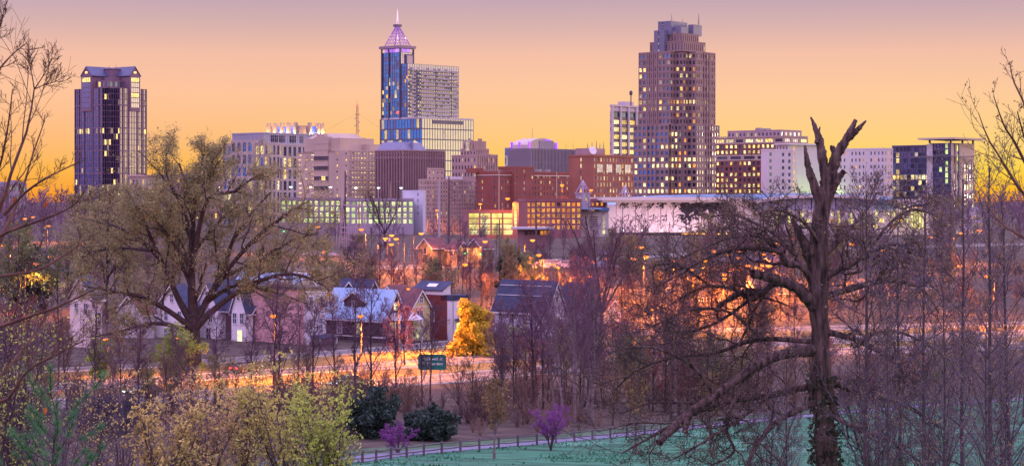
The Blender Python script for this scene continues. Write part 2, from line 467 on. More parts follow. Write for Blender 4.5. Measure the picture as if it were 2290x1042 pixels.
class Bld:
    MAXWIN = 300
    def __init__(s, name, label, pc, d, th=50, cat='building', group=None):
        s.d = d; s.th = radians(th); s.xc = X(pc, d); s.pc = pc
        s.z0 = gz(s.xc, d)-.5
        s.root = empty(name, (s.xc, d, s.z0), s.th, label, cat, group)
        s.n = {}; s.wall = MB(); s.stuff = {}; s.mats = []
    def R(s, px, y=0.0):
        k = (px-1145.0)/F; c, n = cos(s.th), sin(s.th)
        x0, y0 = s.xc-y*n, s.d+y*c
        return (k*y0-x0)/(c-k*n)
    def L(s, px, x=0.0):
        k = (px-1145.0)/F; c, n = cos(s.th), sin(s.th)
        x0, y0 = s.xc+x*c, s.d+x*n
        return (x0-k*y0)/(n+k*c)
    def z(s, py): return Z(py, s.d)-s.z0
    def mi(s, m):
        if m not in s.mats: s.mats.append(m)
        return s.mats.index(m)
    def box(s, x0, x1, y0, y1, z0, z1, m): s.wall.box(x0, x1, y0, y1, z0, z1, s.mi(m))
    def part(s, name, mb, m, smooth=False): return mb.build(name, m, s.root, smooth)
    _pc = {}
    def pane(s, w, h, m, mull, frame):
        k = (round(w, 2), round(h, 2), m.name, mull, frame.name)
        if k not in Bld._pc:
            mb = MB(); mb.box(-w/2, w/2, 0, .06, -h/2, h/2, 0)
            mw = .07 if w > 1 else .04
            for i in range(1, mull+1):
                u = -w/2+w*i/(mull+1); mb.box(u-mw, u+mw, -.08, 0, -h/2, h/2, 1)
            if mull and h > 1.6: mb.box(-w/2, w/2, -.07, -.002, h*.12-.05, h*.12+.05, 1)
            Bld._pc[k] = mb.mesh('window', [m, frame])
        return Bld._pc[k]
    def window(s, side, off, u, z, w, h, m, mull=0, frame=None, name='window'):
        frame = frame or FRAME
        s.n[name] = s.n.get(name, 0)+1
        if s.n[name] > s.MAXWIN:
            mb = s.stuff.setdefault((name, m.name), (MB(), m))[0]
            if side == 'R': mb.box(u-w/2, u+w/2, off, off+.06, z-h/2, z+h/2)
            else: mb.box(off, off+.06, u-w/2, u+w/2, z-h/2, z+h/2)
            return
        if side == 'R': link(name, s.pane(w, h, m, mull, frame), s.root, (u, off, z))
        else: link(name, s.pane(w, h, m, mull, frame), s.root, (off, u, z), -pi/2)
    def facade(s, side, off, u0, u1, z0, z1, cols, rows, fw=.6, fh=.6, dep=.35, wm=None, lit=.2, lm=None, dm=None, rl=None, mull=0, frame=None, skip=None, name='window', cl=None, vo=0.0):
        """one wall face with an opening per cell and a pane set back in it; row 0 is the top row"""
        lm = lm or LIT; dm = dm or GDARK; rl = rl or {}; cl = cl or {}
        cw = (u1-u0)/cols; ch = (z1-z0)/rows; w = cw*fw; h = ch*fh
        W = s.wall; m = s.mi(wm)
        P = (lambda u, z, e=0.0: (u, off+e, z)) if side == 'R' else (lambda u, z, e=0.0: (off+e, u, z))
        zt = z1
        for j in range(rows):
            zc = z1-(j+.5)*ch+vo*ch; a, b = zc-h/2, zc+h/2
            W.quad(P(u0, b), P(u1, b), P(u1, zt), P(u0, zt), m)
            ul = u0
            for i in range(cols):
                uc = u0+(i+.5)*cw
                if skip and skip(i, j): continue
                W.quad(P(ul, a), P(uc-w/2, a), P(uc-w/2, b), P(ul, b), m)
                l, r = uc-w/2, uc+w/2
                W.quad(P(l, a), P(l, a, dep), P(l, b, dep), P(l, b), m); W.quad(P(r, a), P(r, a, dep), P(r, b, dep), P(r, b), m)
                W.quad(P(l, a), P(r, a), P(r, a, dep), P(l, a, dep), m); W.quad(P(l, b), P(r, b), P(r, b, dep), P(l, b, dep), m)
                ul = r
                p = rl.get(j, lit)
                if i in cl: p = max(p, cl[i])
                mm = (lm if not isinstance(lm, (list, tuple)) else rnd.choice(lm)) if rnd.random() < p else (dm if not isinstance(dm, (list, tuple)) else rnd.choice(dm))
                s.window(side, off+dep-.02, uc, zc, w, h, mm, mull, frame, name)
            W.quad(P(ul, a), P(u1, a), P(u1, b), P(ul, b), m)
            zt = a
        W.quad(P(u0, z0), P(u1, z0), P(u1, zt), P(u0, zt), m)
    def core(s, x0, x1, y0, y1, z0, z1, m, ins=.42):
        s.box(x0+ins, x1, y0+ins, y1, z0, z1-.12, m)
        s.box(x0, x1+.01, y0, y1+.01, z1-.1, z1, m)
    def block(s, x0, x1, y0, y1, z0, z1, m, fl, fr, parapet=.8):
        """box with a windowed left (fl) and right (fr) face; fl/fr are facade keyword dicts with cols, rows"""
        s.core(x0, x1, y0, y1, z0, z1, m)
        for side, f, off, a, b in (('L', fl, x0, y0, y1), ('R', fr, y0, x0, x1)):
            if f is None:
                if side == 'L': s.wall.quad((x0, y0, z0), (x0, y1, z0), (x0, y1, z1), (x0, y0, z1), s.mi(m))
                else: s.wall.quad((x0, y0, z0), (x1, y0, z0), (x1, y0, z1), (x0, y0, z1), s.mi(m))
            else: s.facade(side, off, a, b, z0, z1, wm=f.get('wm', m), **{k: v for k, v in f.items() if k != 'wm'})
        if parapet and x1-x0 > 14 and y1-y0 > 10:
            for k in range(4):
                u, v, q = x0+(x1-x0)*(.15+.22*k+.06*rnd.random()), y0+(y1-y0)*rnd.uniform(.25, .6), rnd.uniform(1.2, 2.6)
                mb = MB(); mb.box(u-q, u+q, v-q*.7, v+q*.7, z1+.002, z1+rnd.uniform(1.2, 2.4)); s.part('roof_unit', mb, mat('roof_unit', (.3, .28, .3), .7, .2, .6))
        if parapet:
            t = .35
            s.box(x0-.12, x1, y0-.12, y0+t, z1+.002, z1+parapet, m); s.box(x0-.12, x0+t, y0+t, y1, z1+.002, z1+parapet, m)
            s.box(x1-t, x1, y0+t, y1, z1+.002, z1+parapet, m); s.box(x0+t, x1-t, y1-t, y1, z1+.002, z1+parapet, m)
    def done(s):
        for (n, _), (mb, m) in s.stuff.items(): tag(s.part(n, mb, m), kind='stuff')
        if s.wall.f: s.part('wall', s.wall, s.mats)

def mast(root, x, y, z0, z1, r=.18, m=None):
    mb = MB(); mb.tube([(x, y, z0), (x, y, z0+(z1-z0)*.5), (x, y, z1)], [r, r*.7, r*.3], 5)
    mb.build('antenna', m or mat('mast_metal', (.25, .22, .22), .5, .1, 1), root)

def serrated(b, W, D, c, z0, z1, m, kw, wl, wr, rows, top=True):
    """square block whose front corner is cut into steps; wl/wr columns on the long faces"""
    h = c/2
    segs = [('L', 0, c, D, wl), ('R', c, 0, h, 2), ('L', h, h, c, 2), ('R', h, h, c, 2), ('L', c, 0, h, 2), ('R', 0, c, W, wr)]
    for side, off, u0, u1, n in segs:
        if u1-u0 < .5: continue
        k = dict(kw); 
        if n in (2,): k.update(kw.get('_corner', {}))
        if side == 'R' and n == wr: k.update(kw.get('_right', {}))
        k = {a: v for a, v in k.items() if not a.startswith('_')}
        b.facade(side, off, u0, u1, z0, z1, n, rows, wm=m, **k)
    i = .42
    b.box(i, W, c+i, D, z0, z1-.12, m); b.box(h+i, W, h+i, c+i+.1, z0, z1-.14, m); b.box(c+i, W, i, h+i+.1, z0, z1-.16, m)
    if top:
        b.box(0, W, c, D, z1-.1, z1, m); b.box(h, W, h, c-.001, z1-.1, z1, m); b.box(c, W, 0, h-.001, z1-.1, z1, m)

# -- 1 granite and blue glass tower with gabled crown (far left)
def gabled_tower():
    b = Bld('gabled_office_tower', 'blue glass and rose granite tower with two gables on its crown', 246, 1700)
    g = mat('rose_granite', (.22, .14, .19), .7, .1, .05)
    cop = mat('gable_metal_roof', (.10, .11, .2), .45, .1, .2)
    W, D = b.R(327), b.L(168); c = W*.27
    za, zb = b.z(196), b.z(188)
    rows = 23
    kw = dict(fw=.84, fh=.9, dep=.25, lit=.02, dm=GDEEP, lm=[LIT, LITP], rl={2: .12, 7: .3, 8: .12, 17: .4, 18: .2, 20: .5, 19: .2, 22: .4},
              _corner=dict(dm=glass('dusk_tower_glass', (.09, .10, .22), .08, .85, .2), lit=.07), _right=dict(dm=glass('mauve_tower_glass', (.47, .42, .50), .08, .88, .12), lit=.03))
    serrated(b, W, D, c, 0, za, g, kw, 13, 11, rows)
    ch = za/rows
    # granite piers and belt courses standing proud of the glass
    for f in (.0, .12, .33, .66, .85, 1.0):
        u = c+(D-c)*f; b.box(-.5, .3, u-.32, u+.32, 0, za, g)
        u = c+(W-c)*f; b.box(u-.32, u+.32, -.5, .3, 0, za, g)
    for j in (3, 7, 11, 15, 19):
        z = za-j*ch
        for f0, f1 in ((0, .33), (.66, 1)):
            b.box(-.35, .2, c+(D-c)*f0, c+(D-c)*f1, z-.55, z+.55, g); b.box(c+(W-c)*f0, c+(W-c)*f1, -.35, .2, z-.55, z+.55, g)
        b.box(c*.5-.3, c*.5+.3, c*.5, c, z-.5, z+.5, g)
    # setback tiers
    z1 = b.z(178)
    b.block(4, W-3, 4+c*.2, D-4, za, z1, g, dict(cols=7, rows=1, fw=.6, fh=.6, lit=.25), dict(cols=6, rows=1, fw=.6, fh=.6, lit=.1), 0)
    # gabled bays
    zs, zp = b.z(168), b.z(148)
    for side, T in (('L', D), ('R', W)):
        u0, u1 = c+(T-c)*.36, c+(T-c)*.74; um = (u0+u1)/2
        mb = MB(); poly = [(u0, za-ch*4), (u1, za-ch*4), (u1, zs), (um, zp), (u0, zs)]
        ax = 'x' if side == 'L' else 'y'
        mb.prism(poly, ax, -.8, .8)
        b.part('gable', mb, g)
        rf = MB(); e = 26
        roof = [(u0-.6, zs+.1), (um, zp+.4), (u1+.6, zs+.1), (um, zp-.6)]
        rf.prism([(u0-.7, zs-.3), (um, zp+.1), (um, zp+.9), (u0-.9, zs+.3)], ax, -1.2, e)
        rf.prism([(u1+.7, zs-.3), (u1+.9, zs+.3), (um, zp+.9), (um, zp+.1)], ax, -1.2, e)
        b.part('gable_roof', rf, cop)
        b.box(*((1.2, e, u0+.2, u1-.2) if side == 'L' else (u0+.2, u1-.2, 1.2, e)), za, zs-.4, g)
        for j in range(6):
            for i in range(4):
                u = u0+(u1-u0)*(.2+.2*i); zz = zs-3-j*ch*.9
                b.window(side, -.9, u, zz, (u1-u0)*.16, ch*.75, LIT if (j == 0 or (j == 3 and side == 'R')) else (GDEEP if side == 'L' else GPALE))
        b.window(side, -.92, um, zp-4.2, 2.6, 1.4, LITWARM, name='lit_sign_window')
    hub0 = W*.42
    b.box(hub0*.7, W*.95, hub0*.7, D*.95, z1-.1, b.z(170), g)
    b.box(hub0, W*.9, hub0, D*.9, b.z(170), b.z(151), g)
    b.box(hub0-.5, W*.9, hub0-.5, D*.9, b.z(151), b.z(150), g)
    for i, (f, zz) in enumerate(((.5, 141), (.6, 138), (.7, 143), (.55, 145))): mast(b.root, W*f, W*(1-f)+5, b.z(150), b.z(zz), .25)
    b.done()
gabled_tower()

# -- small stone building beside it
def small_stone():
    b = Bld('stone_office_building', 'low pink stone office building at the foot of the gabled tower', 310, 1550)
    g = mat('pink_stone', (.46, .34, .33), .8, .12, .1)
    D, W = b.L(288), b.R(346)
    b.block(0, W, 0, D, 0, b.z(398), g, dict(cols=3, rows=5, fw=.5, fh=.6, lit=.2), dict(cols=5, rows=5, fw=.5, fh=.6, lit=.25), 1.0)
    b.box(-.9, W, -.9, D, b.z(398)+1.0, b.z(391), g)
    b.done()
    b = Bld('distant_brick_block', 'long dull brick block low behind the spreading oak', 420, 1600)
    g = mat('dull_brick', (.3, .2, .22), .85, .15, .1)
    b.block(0, b.R(520), 0, b.L(345), 0, b.z(392), g, dict(cols=9, rows=5, fw=.5, fh=.5, lit=.15), dict(cols=12, rows=5, fw=.5, fh=.5, lit=.15), .8)
    b.done()
    b = Bld('distant_roof_block', 'low flat-roofed block with rooftop boxes at the far left edge', 20, 1500)
    g = mat('far_lilac_wall', (.3, .25, .33), .85, .12, .1)
    b.block(0, b.R(60), 0, b.L(-40), 0, b.z(412), g, dict(cols=6, rows=4, fw=.5, fh=.5, lit=.1), dict(cols=5, rows=4, fw=.5, fh=.5, lit=.25), .8)
    b.box(5, 9, 3, 7, b.z(411), b.z(403), g); b.box(12, 17, 4, 8, b.z(411), b.z(406), g)
    b.done()
small_stone()

# -- 2 justice centre with its lit crown behind
def justice_centre():
    b = Bld('courthouse_block', 'lavender stone courthouse block with tall window bays behind the oak', 591, 1250)
    g = mat('lavender_stone', (.47, .40, .40), .8, .1, .08)
    mt = mat('grey_metal_cladding', (.38, .38, .46), .5, .08, .1)
    D, W = b.L(498), b.R(692); zt = b.z(322)
    Wm = b.R(627)
    b.block(0, Wm, 0, D, 0, zt, g, dict(cols=9, rows=7, fw=.62, fh=.72, lit=.25, mull=1, dm=[GDARK, GBLUE]), dict(cols=4, rows=7, fw=.5, fh=.78, lit=.1, mull=1), .8)
    b.block(Wm, W, 2.2, D, 0, zt-.6, g, None, dict(cols=6, rows=7, fw=.58, fh=.8, lit=.12, mull=1), .8)
    y0, y1 = b.L(572), b.L(523)
    b.block(-2.5, 2, y0, y1, 0, b.z(315), g, dict(cols=4, rows=7, fw=.62, fh=.75, lit=.2, mull=2, dm=[GDARK, GBLUE]), None, .6)
    # mechanical storey in ribbed metal
    x0, y0 = 5, 6
    D2, W2 = b.L(519, x0), b.R(704, y0)
    z2 = b.z(298)
    b.box(x0, W2, y0, D2, zt-1, z2, mt); b.box(x0-.4, W2, y0-.4, D2, z2, z2+.7, mt)
    n = 26
    for i in range(n):
        u = y0+(D2-y0)*i/n; b.box(x0-.22, x0, u, u+.25, zt+.9, z2, mt)
        u = x0+(W2-x0)*i/n; b.box(u, u+.25, y0-.22, y0, zt+.9, z2, mt)
    for f0, f1 in ((.14, .27), (.3, .4), (.5, .62), (.7, .76)):
        b.window('R', y0-.3, x0+(W2-x0)*(f0+f1)/2, (zt+z2)/2+.3, (W2-x0)*(f1-f0), (z2-zt)*.62, GNIGHT, 3, FRAMEW, 'louver')
    b.done()
    b = Bld('crowned_block', 'block crowned by pillars with blue and orange floodlit panels', 670, 1420)
    g = mat('warm_stone', (.5, .4, .33), .8, .1, .1)
    D, W = b.L(601), b.R(720); z0, z1 = b.z(305), b.z(281)
    b.box(0, W, 0, D, 0, z1, g)
    b.box(-1.5, W+1.5, -1.5, D+1.5, b.z(306), b.z(304), g)
    pm = MB()
    def pillar(side, px):
        u = (b.L if side == 'L' else b.R)(px)
        m_ = MB(); a = (-2.2, -.1, u-1.0, u+1.0) if side == 'L' else (u-1.0, u+1.0, -2.2, -.1)
        m_.box(*a, z0-8, b.z(274)); b.part('pillar', m_, g)
        m_ = MB(); a = (-3.0, -2.4, u-.5, u+.5) if side == 'L' else (u-.5, u+.5, -3.0, -2.4)
        m_.box(*a, z0+.4, z0+1.0); b.part('floodlight', m_, LITWARM)
        loc = (-3.6, u, z0+1.2) if side == 'L' else (u, -3.6, z0+1.2)
        point_light('floodlight_glow', b.root, loc, 3000, (1, .58, .2), .3)
    for px in (604, 619, 634, 649, 664): pillar('L', px)
    for px in (690, 708, 717): pillar('R', px)
    for side, p0, p1, m_ in (('L', 621, 632, LITB), ('L', 636, 647, LITB), ('L', 651, 662, LITB), ('R', 692, 706, LITB), ('R', 710, 716, LITB)):
        f = b.L if side == 'L' else b.R
        u0, u1 = sorted((f(p0), f(p1)))
        nn = 4
        for i in range(nn):
            h = (z1-z0)*.9/nn
            b.window(side, -.12, (u0+u1)/2, z0+(i+.5)*h+.3, u1-u0, h*.9, m_, 1, FRAMEW, 'lit_panel')
    b.done()
justice_centre()

# -- 3 detention centre
def detention():
    b = Bld('slit_window_block', 'large beige concrete block with rows of lit slit windows', 733, 1150)
    g = mat('beige_concrete', (.52, .41, .33), .85, .1, .06, stretch=(1, 1, .4))
    dk = mat('louver_grey', (.26, .23, .25), .8, .15, 2)
    D, W = b.L(702), b.R(760); zt = b.z(306)
    b.box(0, W+20, 0, D, 0, zt, g)
    # recessed louvred bands on the core, four storeys
    for py in (354, 376, 399, 421):
        zc = b.z(py); h = 2.2
        n = 11
        for i in range(n):
            u = D*(i+.5)/n; b.window('L', -.08, u, zc, D/n*.8, h, GNIGHT if not (py == 399 and i in (2, 3, 4)) else LIT, 1, FRAME, 'louver')
        for i in range(8):
            u = W*(i+.5)/8; b.window('R', -.08, u, zc, W/8*.8, h, GNIGHT if not (py == 399 and i in (3, 6)) else LIT, 1, FRAME, 'louver')
        b.box(-.25, .02, 0, D, zc+h/2, zc+h/2+.3, g); b.box(-.25, .02, 0, D, zc-h/2-.3, zc-h/2, g)
        b.box(0, W, -.25, .02, zc+h/2, zc+h/2+.3, g); b.box(0, W, -.25, .02, zc-h/2-.3, zc-h/2, g)
    for z_ in (b.z(322), b.z(336)): b.box(-.1, W, -.1, D, z_-.06, z_+.06, dk)
    # left wing
    y1 = b.L(664, 1.5)
    b.facade('L', 1.5, D, y1, 0, b.z(341), 3, 16, .5, .16, .3, g, lit=1, lm=LIT, skip=lambda i, j: i == 1 and j % 2 == 0)
    b.core(1.5, 30, D, y1, 0, b.z(341), g)
    b.box(1.2, 2.0, D, y1, b.z(341), b.z(340), g)
    # right wing, standing forward
    yf = b.L(779)                       # negative: in front of the core
    xs = 0.0
    xe = b.R(872, yf)
    ys = b.L(749)
    zt2 = b.z(338)
    b.core(xs+.01, xe, yf, 8, 0, zt2, g)
    b.facade('L', xs, yf, min(ys, -.05), 0, zt2, 3, 13, .3, .3, .3, g, lit=.7, lm=LIT, skip=lambda i, j: i == 1)
    b.facade('R', yf, xs, xe, 0, zt2, 14, 16, .62, .15, .3, g, lit=.92, lm=LIT, skip=lambda i, j: i in (0, 6))
    n = 14
    for i in range(n+1):
        u = xs+(xe-xs)*i/n; b.box(u-.35, u+.35, yf-.3, yf, 0, zt2, g)
    for j in range(0, 17, 2):
        z_ = zt2-j*zt2/16; b.box(xs, xe, yf-.22, yf, z_-.3, z_+.3, g)
    # penthouses
    b.box(W*.2, xe-4, -1.0+yf*.4, 20, zt2, b.z(309), g)
    b.box(xe*.62, xe-2.5, yf*.8, 14, zt2, b.z(322), g)
    mb = MB(); mb.frustum(W*.3, xe*.72, yf*.3, 18, b.z(309), b.z(298), 3.5); b.part('hipped_penthouse', mb, g)
    for px in (704, 712, 720):
        u = b.L(px); b.box(2, 3.4, u-.7, u+.7, zt, b.z(299), g)
    b.done()
    # lattice mast on its roof
    d = 1165; x = X(799, d); zb = Z(300, d)
    r = empty('radio_mast', (x, d, zb), 0, 'tall red and white lattice radio mast on the beige concrete block', 'mast')
    mb = MB(); h = Z(236, d)-zb
    red = mat('mast_red_white', (.5, .25, .15), .6, .3, .3)
    for sx in (-.55, .55):
        for sy in (-.55, .55): mb.tube([(sx, sy, -2), (sx*.8, sy*.8, h)], .11, 4)
    n = 12
    for i in range(n):
        za, zb_ = h*i/n, h*(i+1)/n
        for a, c_ in (((-.5, -.5), (.5, -.5)), ((.5, -.5), (-.5, -.5)), ((-.5, .5), (.5, .5)), ((-.5, -.5), (-.5, .5))):
            mb.tube([(*a, za), (*c_, zb_)], .07, 4)
    mb.build('lattice', red, r)
    mb = MB()
    for k, zz in enumerate((.12, .3, .42, .55)):
        mb = MB(); mb.lathe([(.2, -.4), (.55, 0), (.5, .25), (.1, .3)], 10, 0, (-1.1 if k % 2 else 1.0, -.6, h*zz)); mb.build('dish', FRAMEW, r, True)
    mb = MB(); mb.box(-1.3, 1.3, -.9, .9, h*.68, h*.7); mb.build('platform', red, r)
    mb = MB(); mb.lathe([(.3, 0), (.35, .5), (.1, .8)], 8, 0, (0, 0, h)); mb.build('beacon', LITRED, r)
    mast(r, 0, 0, h, h+3, .1)
    for dx in (-22, 18):
        mb = MB(); mb.tube([(0, 0, h*.72), (dx, 5, -.4)], .04, 3); mb.build('guy_wire', red, r)
detention()

# -- 4 brown building of vertical fins
def fin_block():
    b = Bld('brown_finned_block', 'brown office block of tall vertical fins under a slanted metal roof', 901, 1120)
    g = mat('brown_fin_stone', (.34, .23, .24), .8, .1, .08)
    mt = mat('slate_metal', (.23, .24, .36), .45, .1, .2)
    D, W = b.L(840), b.R(993); zt = b.z(338); zm = b.z(354)
    b.core(0, W, 0, D, 0, zt, g, .9)
    for side, off, T, n in (('L', 0, D, 10), ('R', 0, W, 17)):
        b.facade(side, off, 0, T, zm, zt, n, 1, .34, .42, .6, g, lit=0, dm=GNIGHT, vo=-.05)
        b.facade(side, off, 0, T, 0, zm, n, 3, .46, .985, .8, g, lit=.03, dm=GNIGHT)
        cw = T/n
        for i in range(n+1):
            u = cw*i; a = (-.5, 0, u-cw*.14, u+cw*.14) if side == 'L' else (u-cw*.14, u+cw*.14, -.5, 0)
            b.box(*a, 0, zt, g)
    b.box(-.6, W, -.6, D, zt, zt+.7, g)
    x0, y0 = 1.5, 1.5
    mb = MB(); mb.frustum(x0, b.R(953, y0), y0, b.L(842, x0), zt+.7, b.z(317), (2.2, 2.2, 2.2, 2.2)); b.part('slanted_roof', mb, mt)
    xx = b.R(922, y0)
    mb = MB(); mb.box(xx-.3, xx+.3, .9, 2.8, zt+.7, b.z(316)); b.part('roof_seam', mb, mt)
    mb = MB(); mb.box(xx+3, xx+8, 5, 6, b.z(317), b.z(316)); b.part('roof_light', mb, LITWARM)
    b.done()
fin_block()
# -- 5 spired glass tower
def spired_tower():
    b = Bld('spired_glass_tower', 'tallest blue glass tower with a violet lit frame pyramid and spire', 897, 1400, 48)
    mu = mat('dark_mullion', (.13, .12, .17), .5, .1, .3)
    mp = mat('pale_mullion', (.5, .47, .5), .5, .1, .3)
    D, W = b.L(853), b.R(925); zt = b.z(117)
    zs = b.z(143); zp = b.z(266)
    ys = b.L(912); yp = b.L(944)          # slab and podium fronts (negative y)
    W2 = b.R(1026, ys); W3 = b.R(1059, yp)
    # tower shaft
    rl = {11: .4, 12: .4, 13: .4, 14: .4, 17: .3}
    fl = dict(cols=10, rows=26, fw=.93, fh=.88, dep=.2, dm=[GBLUE, GBLUE, GDEEP], lit=.02, lm=LITP, wm=mu)
    zrow = (zt-zp)/16
    b.facade('L', 0, 0, D, zp, zt, 9, 16, .95, .92, .2, mu, lit=.03, lm=[LIT, LITP], dm=[GBLUE, GBLUE, GDEEP], rl={6: .2, 7: .25, 8: .2, 9: .2, 10: .2, 13: .2, 14: .15}, cl={8: .35})
    b.facade('R', 0, 0, W, zs, zt, 8, 4, .86, .9, .2, mp, lit=.0, dm=GPALE)
    b.core(0, W, 0, D, 0, zt, mu)
    # framed recess on the right face near the top
    um = W*.62; b.box(um-3.4, um+3.4, -.7, -.05, b.z(148), b.z(121), mu)
    mb = MB(); mb.box(um-2.5, um+2.5, -.95, -.71, b.z(145), b.z(124)); b.part('crown_panel', mb, mat('crown_panel', (.55, .45, .4), .6, .1, .2))
    # corner pillars
    for y in (D*.04, D*.62, D-.5): b.box(-.6, .2, y-.4, y+.4, zp, b.z(106), mu)
    b.box(W-.6, W, -.6, .6, zs, b.z(106), mu)
    # violet storey and crown plate
    b.box(1.6, W-1.6, 1.6, D-1.6, zt, b.z(108), mu)
    for i in range(6):
        b.window('L', 1.45, 1.6+(D-3.2)*(i+.5)/6, (zt+b.z(108))/2, (D-3.2)/6*.92, b.z(108)-zt-.4, LITV, 0, mu, 'violet_panel')
        b.window('R', 1.45, 1.6+(W-3.2)*(i+.5)/6, (zt+b.z(108))/2, (W-3.2)/6*.92, b.z(108)-zt-.4, LITV, 0, mu, 'violet_panel')
    mb = MB(); mb.box(-1.2, W+1.2, -1.2, D+1.2, b.z(108), b.z(102)); b.part('crown_plate', mb, mat('crown_plate', (.3, .22, .27), .6, .1, .2))
    # open frame pyramid
    cx, cy_ = W/2, D/2; hx = W*.40; hy = D*.40
    zb, zc = b.z(102), b.z(58)
    vm = glow('violet_frame_glow', (190, 110, 240), (225, 150, 255), .45, .7, .2)
    mb = MB(); n = 5
    rings = 6
    def pt(side, f, t):
        k = 1-t*.86; u = -1+2*f
        return {0: (cx+u*hx*k, cy_-hy*k), 1: (cx-hx*k, cy_+u*hy*k), 2: (cx+u*hx*k, cy_+hy*k), 3: (cx+hx*k, cy_+u*hy*k)}[side] + (zb+(zc-zb)*t,)
    for s_ in range(4):
        for i in range(n+1): mb.tube([pt(s_, i/n, 0), pt(s_, i/n, 1)], .36 if i in (0, n) else .13, 4)
        for r in range(rings+1): mb.tube([pt(s_, 0, r/rings), pt(s_, 1, r/rings)], .13 if r < rings else .4, 4)
    b.part('spire_frame', mb, vm)
    mb = MB(); mb.box(cx-2, cx+2, cy_-2, cy_+2, zc, zc+1.6); b.part('spire_collar', mb, mu)
    mb = MB(); mb.tube([(cx, cy_, zc+1.6), (cx, cy_, b.z(52))], [1.0, .9], 8); b.part('spire_lamp', mb, LITRED)
    mb = MB(); mb.tube([(cx, cy_, b.z(52)), (cx, cy_, b.z(36)), (cx, cy_, b.z(17))], [.9, .5, .1], 8); b.part('spire', mb, glow('spire_glow', (255, 205, 250), (255, 225, 255), .8, 1.0, .3, .15))
    point_light('crown_glow', b.root, (cx, cy_, zb+3), 9000, (.75, .4, 1), 1.0)
    # slab
    b.core(0, W2, ys, D, 0, zs, mu)
    b.facade('L', 0, ys, -.02, zp, zs, 4, 14, .9, .86, .2, mu, lit=.08, lm=[LITP, LITO], dm=[GBLUE, GDEEP])
    ug = W2*.16
    b.facade('R', ys, 0, W2, zp, zs-2.2, 22, 14, .82, .74, .3, mp, lit=.04, lm=[LITP, LIT], dm=[GPALE, GPALE, GPALE, GDARK], cl={})
    b.facade('R', ys, 0, W2, zs-2.2, zs, 22, 1, .85, .8, .2, mp, lit=0, dm=GPALE)
    b.box(ug-1.4, ug+1.4, ys-.2, ys-.02, zp, zs-4, mu)
    ch = (zs-2.2-zp)/14
    gl = GPALE
    for j in range(14):
        zz = zp+j*ch
        for (a, c_) in ((.03, .12), (.22, .5), (.52, .8), (.82, .95)):
            mb = MB(); mb.box(W2*a, W2*c_, ys-1.7, ys-.02, zz-.15, zz+.2); mb.box(W2*a, W2*c_, ys-1.7, ys-1.62, zz+.2, zz+1.2)
            b.part('balcony', mb, mu if False else mat('balcony_slab', (.33, .3, .34), .5, .1, .3))
    b.box(W2*.93, W2+3, ys+4, D, zs-4, zs+.1, mp)
    # podium
    b.core(0, W3, yp, D+2, 0, zp, mu)
    b.facade('L', 0, yp, D, 0, zp, 14, 10, .92, .86, .2, mu, lit=.08, lm=[LIT, LITP], dm=[GBLUE, GBLUE, GDEEP], rl={2: .55, 3: .5, 4: .4})
    b.facade('R', yp, 0, W3, 0, zp, 20, 10, .9, .9, .2, mu, lit=.03, lm=LITP, dm=[GPALE, GPALE, GPALE])
    b.box(W3*.2, W3*.8, yp-.25, yp-.02, zp-3.4, zp-1.0, mu)
    b.box(-.2, W3, yp-.2, D, zp-.3, zp+.8, mp)
    mb = MB(); mb.lathe([(.5, 0), (.9, .6), (.5, 1.2)], 8, 0, (-1.2, D*.12, b.z(254))); b.part('red_beacon', mb, LITRED)
    b.done()
spired_tower()

# -- 6 art deco setback tower
def deco():
    b = Bld('deco_setback_tower', 'stepped art deco stone tower below the glass podium', 1065, 1120)
    g = mat('deco_stone', (.44, .31, .28), .85, .12, .1)
    D, W = b.L(1010), b.R(1111)
    k = dict(fw=.4, fh=.5, dep=.4, lit=.22, lm=[LIT, LITP])
    b.block(0, W, 0, D, 0, b.z(350), g, dict(cols=8, rows=10, **k), dict(cols=9, rows=10, fw=.4, fh=.55, lit=.45, lm=[LITP, LIT]), .9)
    b.block(2.5, W-3.5, 2.5, D-4, b.z(350), b.z(335), g, dict(cols=5, rows=1, **k), dict(cols=8, rows=1, fw=.35, fh=.8, lit=.3, lm=LITP), .8)
    b.block(4, W-5, 4, D-5, b.z(335), b.z(320), g, dict(cols=4, rows=1, **k), dict(cols=7, rows=1, fw=.35, fh=.8, lit=.3, lm=LITP), 0)
    for i in range(8):
        u = 4+(W-9)*i/7; b.box(u-.5, u+.5, 3.6, 4.8, b.z(338), b.z(320)+1.2+(1.3 if i in (3, 4) else 0), g)
    for i in range(5):
        u = 4+(D-9)*i/4; b.box(3.6, 4.8, u-.6, u+.6, b.z(338), b.z(320)+1.2+(1.4 if i == 2 else 0), g)
    for i in range(10):
        u = W*i/9; b.box(u-.35, u+.35, -.4, 0, 0, b.z(350)+1.3, g)
    mb = MB(); mb.prism([(-1.2, 0), (1.2, 0), (1.2, 4.5), (.6, 5.5), (-.6, 5.5), (-1.2, 4.5)], 'x', -.25, 0)
    o = b.part('arched_window', mb, LITP); o.location = (2.2, D*.45, b.z(335)-.5)
    b.done()
deco()

